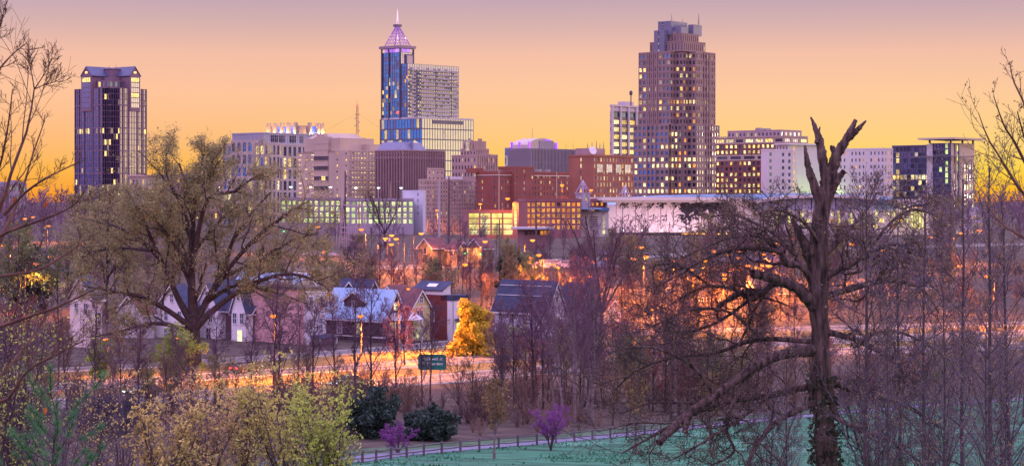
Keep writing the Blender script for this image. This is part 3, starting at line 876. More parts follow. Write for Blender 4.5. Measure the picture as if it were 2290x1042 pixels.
# -- 7 beige stone hotel in the middle
def beige_hotel():
    b = Bld('beige_stone_hotel', 'weathered beige stone block with small paired windows beside the brick building', 948, 1000)
    g = mat('weathered_beige', (.46, .35, .31), .9, .22, .05, stretch=(1, 1, .5), detail=6)
    D, W = b.L(936), b.R(1066); zt = b.z(405)
    k = dict(fw=.36, fh=.46, dep=.3, lit=.2, lm=[LIT, LITP, LITP], mull=0)
    b.block(0, W, 0, D, 0, zt, g, dict(cols=3, rows=12, **k), dict(cols=20, rows=12, **k), 1.0)
    for i in range(0, 21, 2): b.box(W*i/20-.3, W*i/20+.3, -.35, 0, 0, zt+.4, g)
    x1 = b.R(956, 3); x2 = b.R(993, 3)
    b.block(x1, x2, 3, D, zt, b.z(379), g, None, dict(cols=4, rows=2, fw=.3, fh=.3, lit=.15), .8)
    b.box(x2+2, b.R(1032, 4), 4, D, zt, b.z(394), mat('white_render', (.62, .6, .64), .8, .08, .1))
    b.done()
    b = Bld('white_annex', 'plain white annex block left of the beige stone hotel', 946, 940)
    w = mat('white_render2', (.6, .62, .7), .8, .08, .1)
    D = b.L(900); W = b.R(952)
    b.block(0, W, 0, D, 0, b.z(428), w, dict(cols=6, rows=7, fw=.3, fh=.5, lit=0, skip=lambda i, j: not (i == 1 and j < 4)), None, .5)
    b.done()
beige_hotel()

# -- 8 long red brick apartment block
def long_brick():
    b = Bld('long_brick_block', 'long red brick apartment block with a taller stair bay', 1112, 1000)
    g = mat('red_brick', (.27, .095, .08), .9, .15, .12)
    D, W = b.L(1064), b.R(1272); zt = b.z(387)
    k = dict(fw=.34, fh=.5, dep=.25, lit=.28, lm=[LITP, LITP, LIT], mull=1, frame=FRAMEW)
    b.block(0, W, 0, D, 0, zt, g, dict(cols=5, rows=10, skip=lambda i, j: i in (1, 2), **k), dict(cols=24, rows=10, **k), .9)
    x0, x1 = b.R(1150, -2), b.R(1195, -2)
    b.block(x0, x1, -2, 8, 0, b.z(376), g, None, dict(cols=5, rows=11, skip=lambda i, j: i in (1, 3), **k), .9)
    lt = mat('stone_trim', (.6, .5, .42), .8, .1, .2)
    for u in (W*.02, W*.22, W*.42, W*.82): b.box(u-.2, u+.2, -.25, -.01, 0, zt+.9, lt)
    b.box(-.3, W, -.3, D, zt-1.2, zt-.8, lt)
    b.box(b.R(1100), b.R(1125), 12, 16, zt, zt+2.4, g)
    b.done()
long_brick()

# -- 9 finned block with arched roof
def arched_block():
    b = Bld('arched_roof_block', 'grey finned office block with an arched roof edged in violet light', 1188, 1200)
    g = mat('grey_fin_metal', (.3, .26, .31), .55, .1, .1)
    pale = mat('arch_shell', (.55, .47, .4), .7, .1, .1)
    D, W = b.L(1137), b.R(1296); zt = b.z(334)
    b.core(0, W, 0, D, 0, zt, g, .9)
    for side, T, n in (('L', D, 24), ('R', W, 34)):
        b.facade(side, 0, 0, T, 0, zt, n, 6, .6, .88, .8, g, lit=.05, lm=[LIT, LITP], dm=[GNIGHT, GDARK])
        cw = T/n
        for i in range(n+1):
            u = cw*i; a = (-.55, 0, u-.2, u+.2) if side == 'L' else (u-.2, u+.2, -.55, 0)
            b.box(*a, 0, zt+.6, g)
    b.box(0, W, 0, D, zt, zt+.5, g)
    b.facade('L', .6, D, b.L(1129, .6), 0, zt+1.2, 3, 9, .8, .8, .2, FRAMEW, lit=.3, lm=LITP, dm=GBLUE); b.core(.6, 9, D, b.L(1129, .6), 0, zt+1.2, FRAMEW)
    # arched shell running across the diagonal: profile along x, extruded in y
    x0, x1 = 1.0, W*.62; y0, y1 = 3.0, D-1
    zb, za = zt+.5, b.z(308)
    n = 14; poly = [(x0, zb)]+[(x0+(x1-x0)*i/n, zb+(za-zb)*(.35+.65*sin(pi*(i/n))**.7)) for i in range(n+1)]+[(x1, zb)]
    mb = MB(); mb.prism(poly, 'y', y0, y1); b.part('arched_roof', mb, pale)
    mb = MB(); mb.box((x0+x1)*.38, (x0+x1)*.82, y0-.5, y0-.02, zb, zb+(za-zb)*.78); b.part('louver_wall', mb, g)
    lv = glow('violet_led', (130, 40, 255), (160, 70, 255), 1.4, 1.9, .1)
    for f, y in ((.0, y0-.6), (.94, y0-.6), (.0, y1*.6), (.0, y1-.6)):
        mb = MB(); u = x0+(x1-x0)*f
        mb.box(u-.5, u+.5, y-.4, y+.4, zb, zb+(za-zb)*.62); b.part('violet_light_post', mb, lv)
    mb = MB(); mb.box((x0+x1)*.55, (x0+x1)*.75, y0-.6, y0-.3, za-1.4, za-.8); b.part('violet_light_strip', mb, lv)
    for f in (.1, .3, .55, .75, .9): mast(b.root, W*f, 1.2, zt, zt+3+2*f, .12)
    mast(b.root, x0+6, y0+2, za, za+6, .15)
    b.done()
arched_block()

# -- 10 brick hotel
def brick_hotel():
    b = Bld('brick_hotel', 'tall orange-red brick hotel with narrow lit windows and a satellite dish', 1327, 1050)
    g = mat('orange_brick', (.34, .14, .10), .9, .13, .15)
    D, W = b.L(1271), b.R(1417); zt = b.z(350)
    b.core(0, W, 0, D, 0, zt, g)
    b.facade('L', 0, 0, D, 0, zt, 7, 12, .34, .62, .3, g, lit=.8, lm=[LIT, LITP], skip=lambda i, j: i != 3)
    b.facade('R', 0, 0, W, 0, zt, 13, 12, .42, .62, .3, g, lit=.62, lm=[LIT, LIT, LITP], dm=[GPALE, GDARK], mull=1, frame=FRAMEW)
    for i in (1, 4, 7, 10):
        u = W*(i+1)/13
        b.window('R', -.18, u, zt*(1-1.9/12), W/13*1.75, zt/12*1.3, LITP, 2, FRAMEW, 'tall_window')
    b.box(-.3, W, -.3, D, zt, zt+.9, g)
    x0, x1 = b.R(1300, 6), b.R(1353, 6)
    rb = mat('roof_box', (.35, .24, .26), .8, .12, .2)
    b.box(3, x1, 6, D-2, zt, b.z(331), rb)
    for f, h in ((.05, 2.5), (.3, 3), (.55, 4), (.75, 2.6), (.95, 3.5)): mast(b.root, 3+(x1-3)*f, 6.5, b.z(331), b.z(331)+h, .3)
    mb = MB(); mb.lathe([(.1, -.5), (1.3, -.1), (2.1, .6), (2.0, .65), (.2, .1)], 14, 0, (0, 0, 0))
    o = b.part('satellite_dish', mb, mat('dish_white', (.75, .73, .74), .5, .05, .5), True); o.location = (3.5, 3.4, zt+2.8); o.rotation_euler = (radians(70), 0, radians(-20))
    b.done()
brick_hotel()

# -- 11 white ribbed tower behind
def ribbed_tower():
    b = Bld('white_ribbed_tower', 'white ribbed office tower with every storey lit yellow', 1369, 1500)
    w = mat('white_rib', (.55, .48, .52), .7, .08, .1); dk = mat('dark_spandrel', (.10, .08, .1), .5, .1, .3)
    D, W = b.L(1364), b.R(1440); zt = b.z(238); zl = b.z(248)
    n = 4; cw = W/n
    b.core(0, W, 0, D, 0, zt, w, .7)
    b.facade('R', 0, 0, W, 0, zl, n, 15, .76, .55, .5, dk, lit=.95, lm=LIT, rl={0: 0.0}, mull=3)
    b.facade('L', 0, 0, D, 0, zl, 2, 15, .5, .5, .5, w, lit=.3)
    b.box(0, W, -.02, .6, zl, zt+1, w)
    for i in range(n+1): b.box(cw*i-.75, cw*i+.75, -.9, 0, 0, zt+1, w)
    b.box(-.3, W, -.95, D, zt, zt+1.2, w)
    x = b.R(1411, 6)
    mb = MB(); mb.lathe([(.5, 0), (.4, 5), (.4, 8), (1.1, 8.2), (1.2, 10.5), (.3, 11.5)], 8, 0, (x, 6, zt+1)); b.part('roof_mast', mb, dk)
    b.box(x-5, x+6, 8, 14, zt, zt+4.5, w)
    b.done()
ribbed_tower()

# -- 12 stepped granite skyscraper
def stepped_tower():
    b = Bld('stepped_granite_tower', 'massive stepped rose granite skyscraper with serrated corner and scattered lit windows', 1533, 1250, 51)
    g = mat('mauve_granite', (.29, .20, .195), .75, .08, .06)
    mt = mat('blue_grey_crown', (.18, .18, .26), .5, .08, .1)
    D, W = b.L(1428), b.R(1600); c = W*.34
    rl = {4: .1, 7: .85, 8: .4, 16: .75, 17: .8, 13: .35, 14: .3, 1: .2, 2: .25, 5: .45, 21: .9}
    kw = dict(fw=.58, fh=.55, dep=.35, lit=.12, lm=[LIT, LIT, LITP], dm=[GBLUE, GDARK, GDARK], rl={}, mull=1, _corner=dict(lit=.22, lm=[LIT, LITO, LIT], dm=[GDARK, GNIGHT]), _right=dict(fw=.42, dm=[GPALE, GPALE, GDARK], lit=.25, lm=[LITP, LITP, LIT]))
    zt = b.z(116); zm = b.z(278); fh = (zt-zm)/11.2
    rows_up = 11
    k1 = dict(kw); k1['rl'] = {1: .25, 2: .3, 5: .45, 7: .9, 8: .45}
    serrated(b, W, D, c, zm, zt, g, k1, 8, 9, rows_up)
    # lower, wider tier
    rows_lo = max(1, int(round(zm/fh)))
    k2 = dict(kw); k2['rl'] = {2: .35, 3: .35, 5: .8, 6: .8, 10: .9}
    e = 1.6
    h = c/2
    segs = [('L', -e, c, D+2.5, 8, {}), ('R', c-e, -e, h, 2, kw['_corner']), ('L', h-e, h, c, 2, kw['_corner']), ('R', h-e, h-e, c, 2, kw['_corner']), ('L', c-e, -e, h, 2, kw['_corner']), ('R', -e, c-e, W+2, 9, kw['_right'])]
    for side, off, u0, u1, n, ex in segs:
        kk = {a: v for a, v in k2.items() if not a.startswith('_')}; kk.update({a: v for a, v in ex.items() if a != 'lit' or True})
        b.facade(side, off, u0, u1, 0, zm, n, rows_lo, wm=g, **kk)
    b.box(-e+.42, W+2, c+.1, D+2.5, 0, zm-.1, g); b.box(h-e+.42, W+2, h-e+.42, c+.1, 0, zm-.12, g); b.box(c-e+.42, W+2, -e+.42, h-e+.42, 0, zm-.14, g)
    b.box(-e, W+2, c-e, D+2.5, zm-.09, zm, g); b.box(h-e, W+2, h-e, c-e-.001, zm-.09, zm, g); b.box(c-e, W+2, -e, h-e-.001, zm-.09, zm, g)
    # belt courses and piers in the middle bays
    for j in range(0, 12):
        z = zt-j*(zt-zm)/11-.1
        b.box(-.14, .02, c, D, z-.18, z+.18, g); b.box(c, W, -.14, .02, z-.18, z+.18, g)
    for f in (.42, .55, .68):
        u = c+(D-c)*f; b.box(-.45, .02, u-.45, u+.45, 0 if False else zm, zt+.6, g); b.box(-e-.45, -e+.02, u-.45, u+.45, 0, zm+.6, g)
        u = c+(W-c)*f; b.box(u-.4, u+.4, -.45, .02, zm, zt+.6, g); b.box(u-.4, u+.4, -e-.45, -e+.02, 0, zm+.6, g)
    b.box(0, W, c, D, zt, zt+.8, g); b.box(h, W, h, c-.001, zt, zt+.8, g); b.box(c, W, 0, h-.001, zt, zt+.8, g)
    # crown tiers
    slit = dict(fw=.3, fh=.7, dep=.3, lit=.06, dm=[GNIGHT, GDARK])
    t1, t2, t3 = b.z(92), b.z(74), b.z(56)
    a1 = c*.42
    b.block(a1, W-4, a1, D-5, zt+.8, t1, g, dict(cols=11, rows=1, **slit), dict(cols=11, rows=1, **slit), .7)
    a2 = c*.62
    b.block(a2, W-8, a2, D-10, t1, t2, g, dict(cols=8, rows=1, **slit), dict(cols=8, rows=1, **slit), .7)
    # metal hubs: the left one broad, the right one lower
    b.box(a1-2, a1+10, D*.50, D*.72, zt+.8, b.z(64), mt)
    b.box(a2-1, W*.72, D*.42, D*.70, t2, b.z(43), mt)
    b.box(W*.62, W*.9, a2+1, D*.34, t2, b.z(49), mt)
    b.box(a2+1.5, a2+9, a2+2, D*.42, t2, t3, mt)
    for (u, v, p0, p1) in ((a2-1.02, D*.60, 64, 46), (a1-2.02, D*.62, 112, 66)):
        for i in range(9):
            b.window('L', u-.05, v, b.z(p0)+(b.z(p1)-b.z(p0))*(i+.5)/9, .7, (b.z(p1)-b.z(p0))/9*.7, GNIGHT if i % 3 else LITP, name='slit_window')
    mast(b.root, W*.4, D*.55, b.z(43), b.z(24), .3); mast(b.root, W*.75, D*.2, b.z(49), b.z(24), .45); mast(b.root, W*.6, D*.45, b.z(43), b.z(34), .2)
    b.done()
stepped_tower()

# -- 13 dark brick office block
def dark_brick():
    b = Bld('dark_brick_offices', 'wide dark maroon brick office block with rows of lit square windows', 1753, 1180)
    g = mat('maroon_brick', (.20, .085, .08), .9, .14, .12); st = mat('sand_stone', (.45, .35, .3), .85, .1, .1)
    D, W = b.L(1600), b.R(1807); zt = b.z(307)
    fhh = 13.0
    zz = [b.z(307), b.z(320), b.z(345), b.z(358), 0]
    k = dict(fw=.52, fh=.56, dep=.3, lm=LIT, dm=[GNIGHT, GDARK])
    b.core(0, W, 0, D, 0, zt, g)
    for side, T, n in (('L', D, 15), ('R', W, 7)):
        b.facade(side, 0, 0, T, zz[1], zz[0], n//2, 1, .72, .5, .3, st, lit=.45, lm=LIT, dm=GNIGHT, mull=2)
        b.facade(side, 0, 0, T, zz[2], zz[1], n, 2, wm=g, lit=.85, **k)
        b.facade(side, 0, 0, T, zz[3], zz[2], max(3, n//3), 1, .78, .5, .3, st, lit=.05, lm=LIT, dm=[GDARK, GNIGHT], mull=3)
        rows = int(round(zz[3]/(b.z(345)-b.z(358))))
        b.facade(side, 0, 0, T, 0, zz[3], n, rows, wm=g, lit=.5, rl={0: .75, 1: .1, 2: .65, 3: .2, 4: .85, 5: .8, 6: .6}, **k)
    for i in range(32): b.box(-.4, .3, D*i/32, D*(i+.5)/32, zt+.01, zt+1.0, st)
    for i in range(14): b.box(W*i/14, W*(i+.5)/14, -.4, .3, zt+.01, zt+1.0, st)
    y0, y1 = b.L(1745, 6), b.L(1627, 6)
    b.block(6, 28, y0, y1, zt, b.z(291), mat('mauve_penthouse', (.42, .31, .34), .8, .1, .1), dict(cols=14, rows=1, fw=.5, fh=.5, lit=.12, lm=LIT), dict(cols=5, rows=1, fw=.6, fh=.6, lit=.8, lm=LITP), .5)
    b.done()
dark_brick()

# -- 14 white hotel
def white_hotel():
    w = mat('white_hotel_wall', (.60, .54, .55), .85, .06, .08)
    b = Bld('white_hotel', 'white hotel tower with a single column of lit windows behind the broken tree', 1763, 1060, 40)
    W = b.R(1842); D = b.L(1735); zt = b.z(324)
    b.core(0, W, 0, D, 0, zt, w)
    b.facade('R', 0, 0, W, 0, zt, 9, 14, .36, .6, .3, w, lit=.95, lm=LITO, dm=GDARK, skip=lambda i, j: i != 1)
    b.facade('L', 0, 0, D, 0, zt, 4, 14, .4, .5, .3, w, lit=.1)
    b.box(-1.2, W*.8, -1.2, D, zt, b.z(320.5), w)
    b.box(W*.55, W+2, 2, D, zt, b.z(329), mat('hotel_mech', (.5, .5, .62), .7, .08, .1))
    # green floodlight low on the wall
    point_light('floodlight', b.root, (W*.45, -14, b.z(452)), 9000, (.55, 1.0, .25), .6)
    mb = MB(); mb.box(W*.44, W*.46, -14.6, -14.3, b.z(454)-.4, b.z(454)); b.part('floodlight_lamp', mb, LITWHITE)
    # left wing
    y2 = -9.0; x0 = b.R(1716, y2); x1 = b.R(1763, y2)
    b.block(x0, x1+3, y2, y2+4.2, 0, b.z(340), w, dict(cols=4, rows=12, fw=.25, fh=.25, lit=0, skip=lambda i, j: True), dict(cols=4, rows=12, fw=.38, fh=.5, dep=.25, lit=.04, lm=LITO, dm=GDARK, mull=1, skip=lambda i, j: i == 1), .9)
    b.done()
    b = Bld('pale_hotel_wing', 'pale pink hotel wing with sparse windows right of the broken tree', 1978, 1040)
    D = b.L(1868); W = b.R(1997); zt = b.z(335)
    b.block(0, W, 0, D, 0, zt, w, dict(cols=13, rows=12, fw=.38, fh=.48, lit=.13, lm=[LIT, LITO], dm=GDARK, skip=lambda i, j: i % 5 == 4), dict(cols=3, rows=12, fw=.3, fh=.5, lit=.5, lm=LITO), .9)
    b.box(8, W+4, 4, D*.5, zt, b.z(330), FRAME)
    b.done()
white_hotel()

# -- 15 blue glass block under construction, right
def glass_block():
    b = Bld('canopy_glass_block', 'dark blue glass block with an overhanging flat roof at the right', 2127, 1060)
    dk = mat('violet_spandrel', (.10, .10, .18), .5, .1, .2); be = mat('tan_panel', (.55, .45, .36), .8, .08, .1)
    D1 = b.L(2080); D = b.L(1995, 3); W = b.R(2179); zt = b.z(320)
    b.core(0, W, 0, D1, 0, zt, dk)
    b.facade('L', 0, 0, D1, 0, zt, 7, 15, .9, .78, .25, dk, lit=.04, lm=LITG, dm=[GVIO], cl={1: .5})
    b.facade('R', 0, 0, W, 0, zt, 9, 9, .5, .6, .3, be, lit=.5, lm=[LITG, LITY, LITP], dm=[GPALE, GPALE], skip=lambda i, j: i in (0, 3, 4) or (j in (0, 1) and i != 2))
    b.box(W*.30, W*.36, -.5, -.01, 0, zt, dk); b.box(W*.14, W*.17, -.5, -.01, 0, zt, dk)
    b.core(3, W, D1, D, 0, b.z(326), dk)
    b.facade('L', 3, D1, D, 0, b.z(326), 11, 15, .86, .8, .25, dk, lit=.04, lm=[LIT, LITP], dm=[GVIO, GVIO, GNIGHT], rl={5: .9, 6: .12, 7: .15, 8: .2, 9: .15, 10: .2}, cl={9: .4})
    b.box(2.8, 4, D1, D, b.z(326), b.z(323), dk)
    b.box(-.6, 3.2, D1-1.6, D1+1.6, 0, b.z(322), FRAMEW)
    # roof canopy on columns
    mb = MB(); x0 = -4; mb.box(x0, W+3, -4, b.L(2052, x0), b.z(312), b.z(308)); b.part('roof_canopy', mb, be)
    for (x, y) in ((0, 0), (0, D1), (W-1, 0), (W*.5, 0)): b.box(x, x+.8, y, y+.8, zt, b.z(312), dk)
    # construction hoist platform
    mb = MB(); mb.box(-3, W*.75, -3.2, -1.2, b.z(351), b.z(349)); mb.box(-3.2, -1.2, -1.2, D*.62, b.z(351), b.z(349)); b.part('work_platform', mb, FRAME)
    b.done()
glass_block()
# ------------------------------------------------------------------ convention hall, decks and low buildings in front of downtown
def convention_hall():
    b = Bld('convention_hall', 'long white hall with a branch-patterned panel wall under a flat overhanging roof', 1360, 900, 8)
    w = mat('hall_white', (.66, .58, .56), .7, .05, .06); dk = mat('hall_dark', (.07, .06, .08), .7, .1, .3)
    rf = mat('hall_blue_roof', (.25, .42, .62), .45, .12, .2)
    z0, z1, z2 = b.z(512), b.z(448), b.z(441)
    W = b.R(1682); Wp = b.R(1632)
    b.box(0, W, 0, 60, 0, z1, w)
    b.box(-.6, 3.2, -1.0, 0, z0, z1, w)
    b.box(-2, W, -2.2, 0, b.z(520), z0, w)
    # panels, each a slab of its own, with cut-metal branch shapes riveted on (own random design)
    n = 9; x0 = b.R(1378); pw = (Wp-x0)/n
    pm = mat('panel_white', (.70, .60, .58), .6, .04, .2, rand=.05)
    pa = MB(); pa.box(-pw/2+.06, pw/2-.06, -.22, 0, z0, z1-.3); panel = pa.mesh('wall_panel', pm)
    rs = np.random.RandomState(5)
    def blot(mb, cx, cz, r, k):
        for _ in range(k):
            a = rs.uniform(0, 2*pi); q = r*sqrt(rs.uniform(0, 1)); s_ = r*rs.uniform(.16, .36); t = rs.uniform(0, pi)
            c = [(cx+cos(a)*q+s_*cos(t+j*pi*2/5)*rs.uniform(.6, 1.2), cz+sin(a)*q*.8+s_*sin(t+j*pi*2/5)*rs.uniform(.6, 1.2)) for j in range(5)]
            mb.prism(c, 'y', -.34, -.20)
    def wiggle(mb, xa, za, xb, zb, r):
        P = [(xa+(xb-xa)*t+rs.uniform(-.5, .5)*(0 < t < 1), -.3, za+(zb-za)*t+rs.uniform(-.4, .4)*(0 < t < 1)) for t in np.linspace(0, 1, 5)]
        mb.tube(P, [r, r*.9, r*.8, r*.6, r*.3], 4)
    for i in range(n):
        xc = x0+pw*(i+.5)
        if i < n-2: link('wall_panel', panel, b.root, (xc, 0, 0))
        else: link('wall_panel', panel, b.root, (xc, 0, 0))
        mb = MB(); H = z1-z0
        mb.box(xc-.1, xc+.1, -.36, -.2, z0, z1-.8)
        if i < 5:
            blot(mb, xc-pw*.02, z1-1.8, 1.4, 9); blot(mb, xc+pw*.28, z1-2.2, 1.3, 7); blot(mb, xc-pw*.2, z1-2.9, .8, 5)
            wiggle(mb, xc+pw*.45, z1-1.2, xc+pw*.05, z1-3.8, .28)
            wiggle(mb, xc+pw*.1, z0+H*.42, xc+pw*.46, z0+H*.5, .2); wiggle(mb, xc+pw*.1, z0+H*.3, xc+pw*.46, z0+H*.3, .16); wiggle(mb, xc+pw*.46, z0+H*.5, xc+pw*.3, z0+H*.2, .18)
        else:
            f = i-5
            blot(mb, xc, z1-3.0, 3.0, 60); blot(mb, xc-pw*.2, z0+H*.45, 2.0, 26 if f < 2 else 12); blot(mb, xc+pw*.3, z0+H*.5, 1.8, 22 if f < 2 else 10)
            if f == 0: blot(mb, xc, z0+H*.3, 2.2, 26)
        b.part('branch_motif', mb, dk)
    # flat roof slab, blue-lit soffit lamp, glazed strip below
    mb = MB(); mb.box(-3.5, b.R(1658, -4), -4, 30, z1-.05, z2); mb.box(-2.6, b.R(1658, -4)-.6, -3.2, 29, z1-.9, z1-.06); b.part('roof_slab', mb, w)
    mb = MB(); mb.prism([(b.R(1658), z2), (b.R(1690), b.z(451)), (b.R(1690), b.z(455)), (b.R(1658), z1-.2)], 'y', -4, 24); b.part('roof_fold', mb, w)
    mb = MB(); mb.box(-.4, 3.0, -1.5, -1.05, b.z(457), b.z(454)); b.part('blue_lamp', mb, glow('blue_lamp_glow', (90, 120, 255), (130, 150, 255), 2.2, 2.4, .1))
    for i in range(20):
        u = b.R(1525)+(b.R(1640)-b.R(1525))*i/19
        b.window('R', -2.32, u, b.z(523), 1.0, .7, LITWARM if i % 3 else LITO, name='soffit_light')
    mb = MB(); mb.box(-1, W, -1.4, 0, b.z(530), b.z(520)-.02); b.part('glazed_strip', mb, GNIGHT)
    for i in range(7):
        u = b.R(1385)+i*(b.R(1640)-b.R(1385))/6
        mb = MB(); mb.box(u-.3, u+.3, -8.6, -8.0, b.z(514)-.5, b.z(514)); b.part('wall_washer', mb, LITWHITE)
        point_light('washer_glow', b.root, (u, -9.0, b.z(508)), 1500, (1, .64, .66), .5)
    # blue roof behind and arched hall to its right
    mb = MB(); xa, xb = b.R(1440, 30), b.R(1960, 30); n = 18
    def top(px): return b.z(np.interp(px, [1440, 1500, 1600, 1690, 1760, 1830, 1900, 1960], [440, 437, 434, 433, 432, 433, 436, 442]))
    P = [(b.R(px, 30), top(px)) for px in np.linspace(1440, 1960, n)]
    mb.prism(P+[(xb, z1-4), (xa, z1-4)], 'y', 8, 60); b.part('blue_roof', mb, rf)
    mb = MB()
    def arc(px): return b.z(np.interp(px, [1685, 1720, 1760, 1800, 1850, 1910, 1960], [449, 442, 437.5, 435.5, 435, 437, 442]))
    pxs = np.linspace(1688, 1960, 16)
    T = [(b.R(px, 4), arc(px)) for px in pxs]; B = [(u, z-1.2) for u, z in T]
    for i in range(len(T)-1): mb.prism([B[i], B[i+1], T[i+1], T[i]], 'y', -1, 34)
    b.part('arched_roof', mb, w)
    lp = mat('lilac_panel', (.45, .47, .66), .6, .06, .1)
    for i in range(len(pxs)-1):
        m_ = MB(); u0, u1 = T[i][0]+.25, T[i+1][0]-.25
        m_.add([(u0, 4, b.z(470)), (u1, 4, b.z(470)), (u1, 4, T[i+1][1]-1.25), (u0, 4, T[i][1]-1.25), (u0, 4.3, b.z(470)), (u1, 4.3, b.z(470)), (u1, 4.3, T[i+1][1]-1.25), (u0, 4.3, T[i][1]-1.25)], [(0, 1, 2, 3), (4, 5, 6, 7), (0, 3, 7, 4), (1, 2, 6, 5), (3, 2, 6, 7)])
        b.part('clerestory_panel', m_, lp)
        if i % 3 == 0:
            m_ = MB(); m_.box(T[i][0]-.4, T[i][0]+.4, 3.2, 3.98, b.z(470), T[i][1]-1.2); b.part('column', m_, w)
    W2 = b.R(2080)
    b.box(W-4, W2, 2, 50, 0, b.z(470), w)
    for j, py in enumerate((480, 494, 507)):
        for i in range(26):
            u = W+6+(W2-W-8)*i/26
            if rnd.random() < .55: b.window('R', 1.9, u, b.z(py), 2.0 if j else 1.2, 1.6, rnd.choice([LIT, LITY, LITO, LITP]), 1)
    for k in range(9):
        b.window('R', 1.8, b.R(1740)+k*5.5, b.z(486), .8, 5.5, LITY, 0, None, 'tall_light')
    # lit entrance canopy at the far end
    u0, u1 = b.R(1985), b.R(2072)
    mb = MB(); mb.prism([(u0, b.z(446)), (u1+2, b.z(445)), (u1, b.z(450)), (u0+6, b.z(462))], 'y', -10, 10); b.part('entrance_canopy', mb, w)
    for k in range(3):
        mb = MB(); u = u0+8+k*2.2; mb.box(u, u+1.2, -6, -5, b.z(465), b.z(464)); b.part('canopy_lamp', mb, LITWARM)
        point_light('canopy_glow', b.root, (u, -8.5, b.z(468)), 900, (1, .85, .6), .5)
    for k in range(5):
        mb = MB(); u = u1-7+k*1.2; mb.box(u, u+.5, -1, -.4, b.z(512), b.z(472)); b.part('lit_fin', mb, LITY)
    b.done()
    # lower left annex with the glass drum
    b = Bld('glass_drum_annex', 'pale annex with a tall glass drum under a blue canopy strip', 1300, 880, 12)
    w2 = mat('annex_pale', (.5, .48, .46), .8, .08, .1)
    W = b.R(1361)
    b.box(0, W, 0, 20, 0, b.z(472), w2)
    for j in range(5):
        b.window('R', -.06, W*.45, b.z(486+j*5), W*.3, .45, GNIGHT, name='slot')
    b.window('R', -.07, W*.83, b.z(497), .9, 5.5, LITP, 1); b.window('R', -.07, W*.82, b.z(519), .9, 1.4, LITY)
    # drum: vertical panes round a half circle
    xl = b.R(1246); rr = (0-xl)/2; cx = xl/2
    nseg = 14
    for i in range(nseg):
        a = pi+pi*(i+.5)/nseg
        m_ = MB(); ww = rr*pi/nseg*.9; m_.box(-ww/2, ww/2, -.06, .06, 0, b.z(468)-b.z(560))
        o = b.part('drum_pane', m_, rnd.choice([GDARK, GPALE, LITY, LITP, GDARK, LIT])); o.location = (cx+cos(a)*rr, 3+sin(a)*rr*.6, b.z(560)); o.rotation_euler = (0, 0, a+pi/2)
    mb = MB(); mb.box(xl-2, b.R(1340), -5, 16, b.z(468.5), b.z(465)); b.part('canopy_strip', mb, mat('hall_blue_roof', (0, 0, 0)))
    mb = MB(); mb.box(b.R(1336), W, -1, 4, b.z(472), b.z(464.5)); b.part('blue_box', mb, mat('navy_panel', (.08, .16, .32), .5, .1, .2))
    b.done()
convention_hall()

def deck(name, label, px0, px1, pyt, d, cols, rows, wm, lm, fw=.68, fh=.66, th=6, pitch=None, litp=.97, lamps=0, bays=None):
    b = Bld(name, label, px0, d, th, 'parking deck')
    W = b.R(px1); zt = b.z(pyt); ch = (pitch or 13)/F*d
    z = zt-ch*rows-.9
    b.core(0, W, 0, 32, 0, zt-.9, wm, 1.0)
    b.facade('R', 0, 0, W, z, zt-.9, cols, rows, fw, fh, .9, wm, lit=litp, lm=lm, dm=GNIGHT, name='opening')
    b.wall.quad((0, 0, 0), (W, 0, 0), (W, 0, z), (0, 0, z), b.mi(wm))
    b.wall.quad((0, 0, 0), (0, 32, 0), (0, 32, zt-.9), (0, 0, zt-.9), b.mi(wm))
    b.box(-.1, W+.1, -.12, .5, zt-.9, zt+.3, wm); b.box(-.1, .4, .5, 32, zt-.9, zt+.3, wm)
    # guard rails across the openings
    cw = W/cols
    for j in range(rows):
        mb = MB()
        zz = z+ch*(j+.5)-ch*fh/2
        b.box(0, W, -.05, .2, zz+.55, zz+.68, wm)
    for i in range(lamps):
        u = W*(i+.5)/lamps
        m_ = MB(); m_.tube([(u, 8, zt-.9), (u, 8, zt+4.5)], .1, 5); b.part('lamp_pole', m_, FRAMEW)
        m_ = MB(); m_.lathe([(.15, 0), (.7, .3), (.75, .45), (.1, .55)], 8, 0, (u, 8, zt+4.5)); b.part('lamp_head', m_, LITWHITE)
    b.done(); return b
DP = mat('deck_purple_concrete', (.30, .24, .32), .85, .12, .1)
DB = mat('deck_brick', (.3, .13, .14), .9, .12, .1)
deck('green_lit_deck', 'long parking deck with four rows of green-lit openings', 628, 762, 443, 930, 11, 4, DP, LITG, .6, .7, lamps=3)
deck('green_lit_deck', 'parking deck wing with pale green lights behind the tall bare elm', 771, 925, 445, 925, 12, 4, mat('deck_lilac_concrete', (.36, .31, .38), .85, .1, .1), LITG, .6, .7, lamps=3)
b_ = deck('yellow_lit_deck', 'small parking deck glowing bright yellow on open floors', 1047, 1150, 471, 860, 4, 4, DB, LITY, .86, .78, pitch=12.5)
def stair():
    b = Bld('stair_tower', 'brick stair tower with a tall lit slot between two parking decks', 1160, 850, 45)
    b.box(0, b.R(1180), 0, b.L(1146), 0, b.z(452), DB)
    for j in range(6):
        b.window('L', -.05, b.L(1153), b.z(466+j*8), 1.3, 1.25, LITY, 0, None, 'stair_light')
    b.done()
stair()
deck('orange_lit_deck', 'brick parking deck with square openings lit orange', 1176, 1300, 446, 870, 11, 5, DB, LITO, .66, .62, pitch=12.8)
deck('orange_lit_deck', 'lower brick deck wing behind the glass drum annex lit orange', 1300, 1372, 446, 905, 7, 3, DB, LITO, .5, .5, pitch=12)
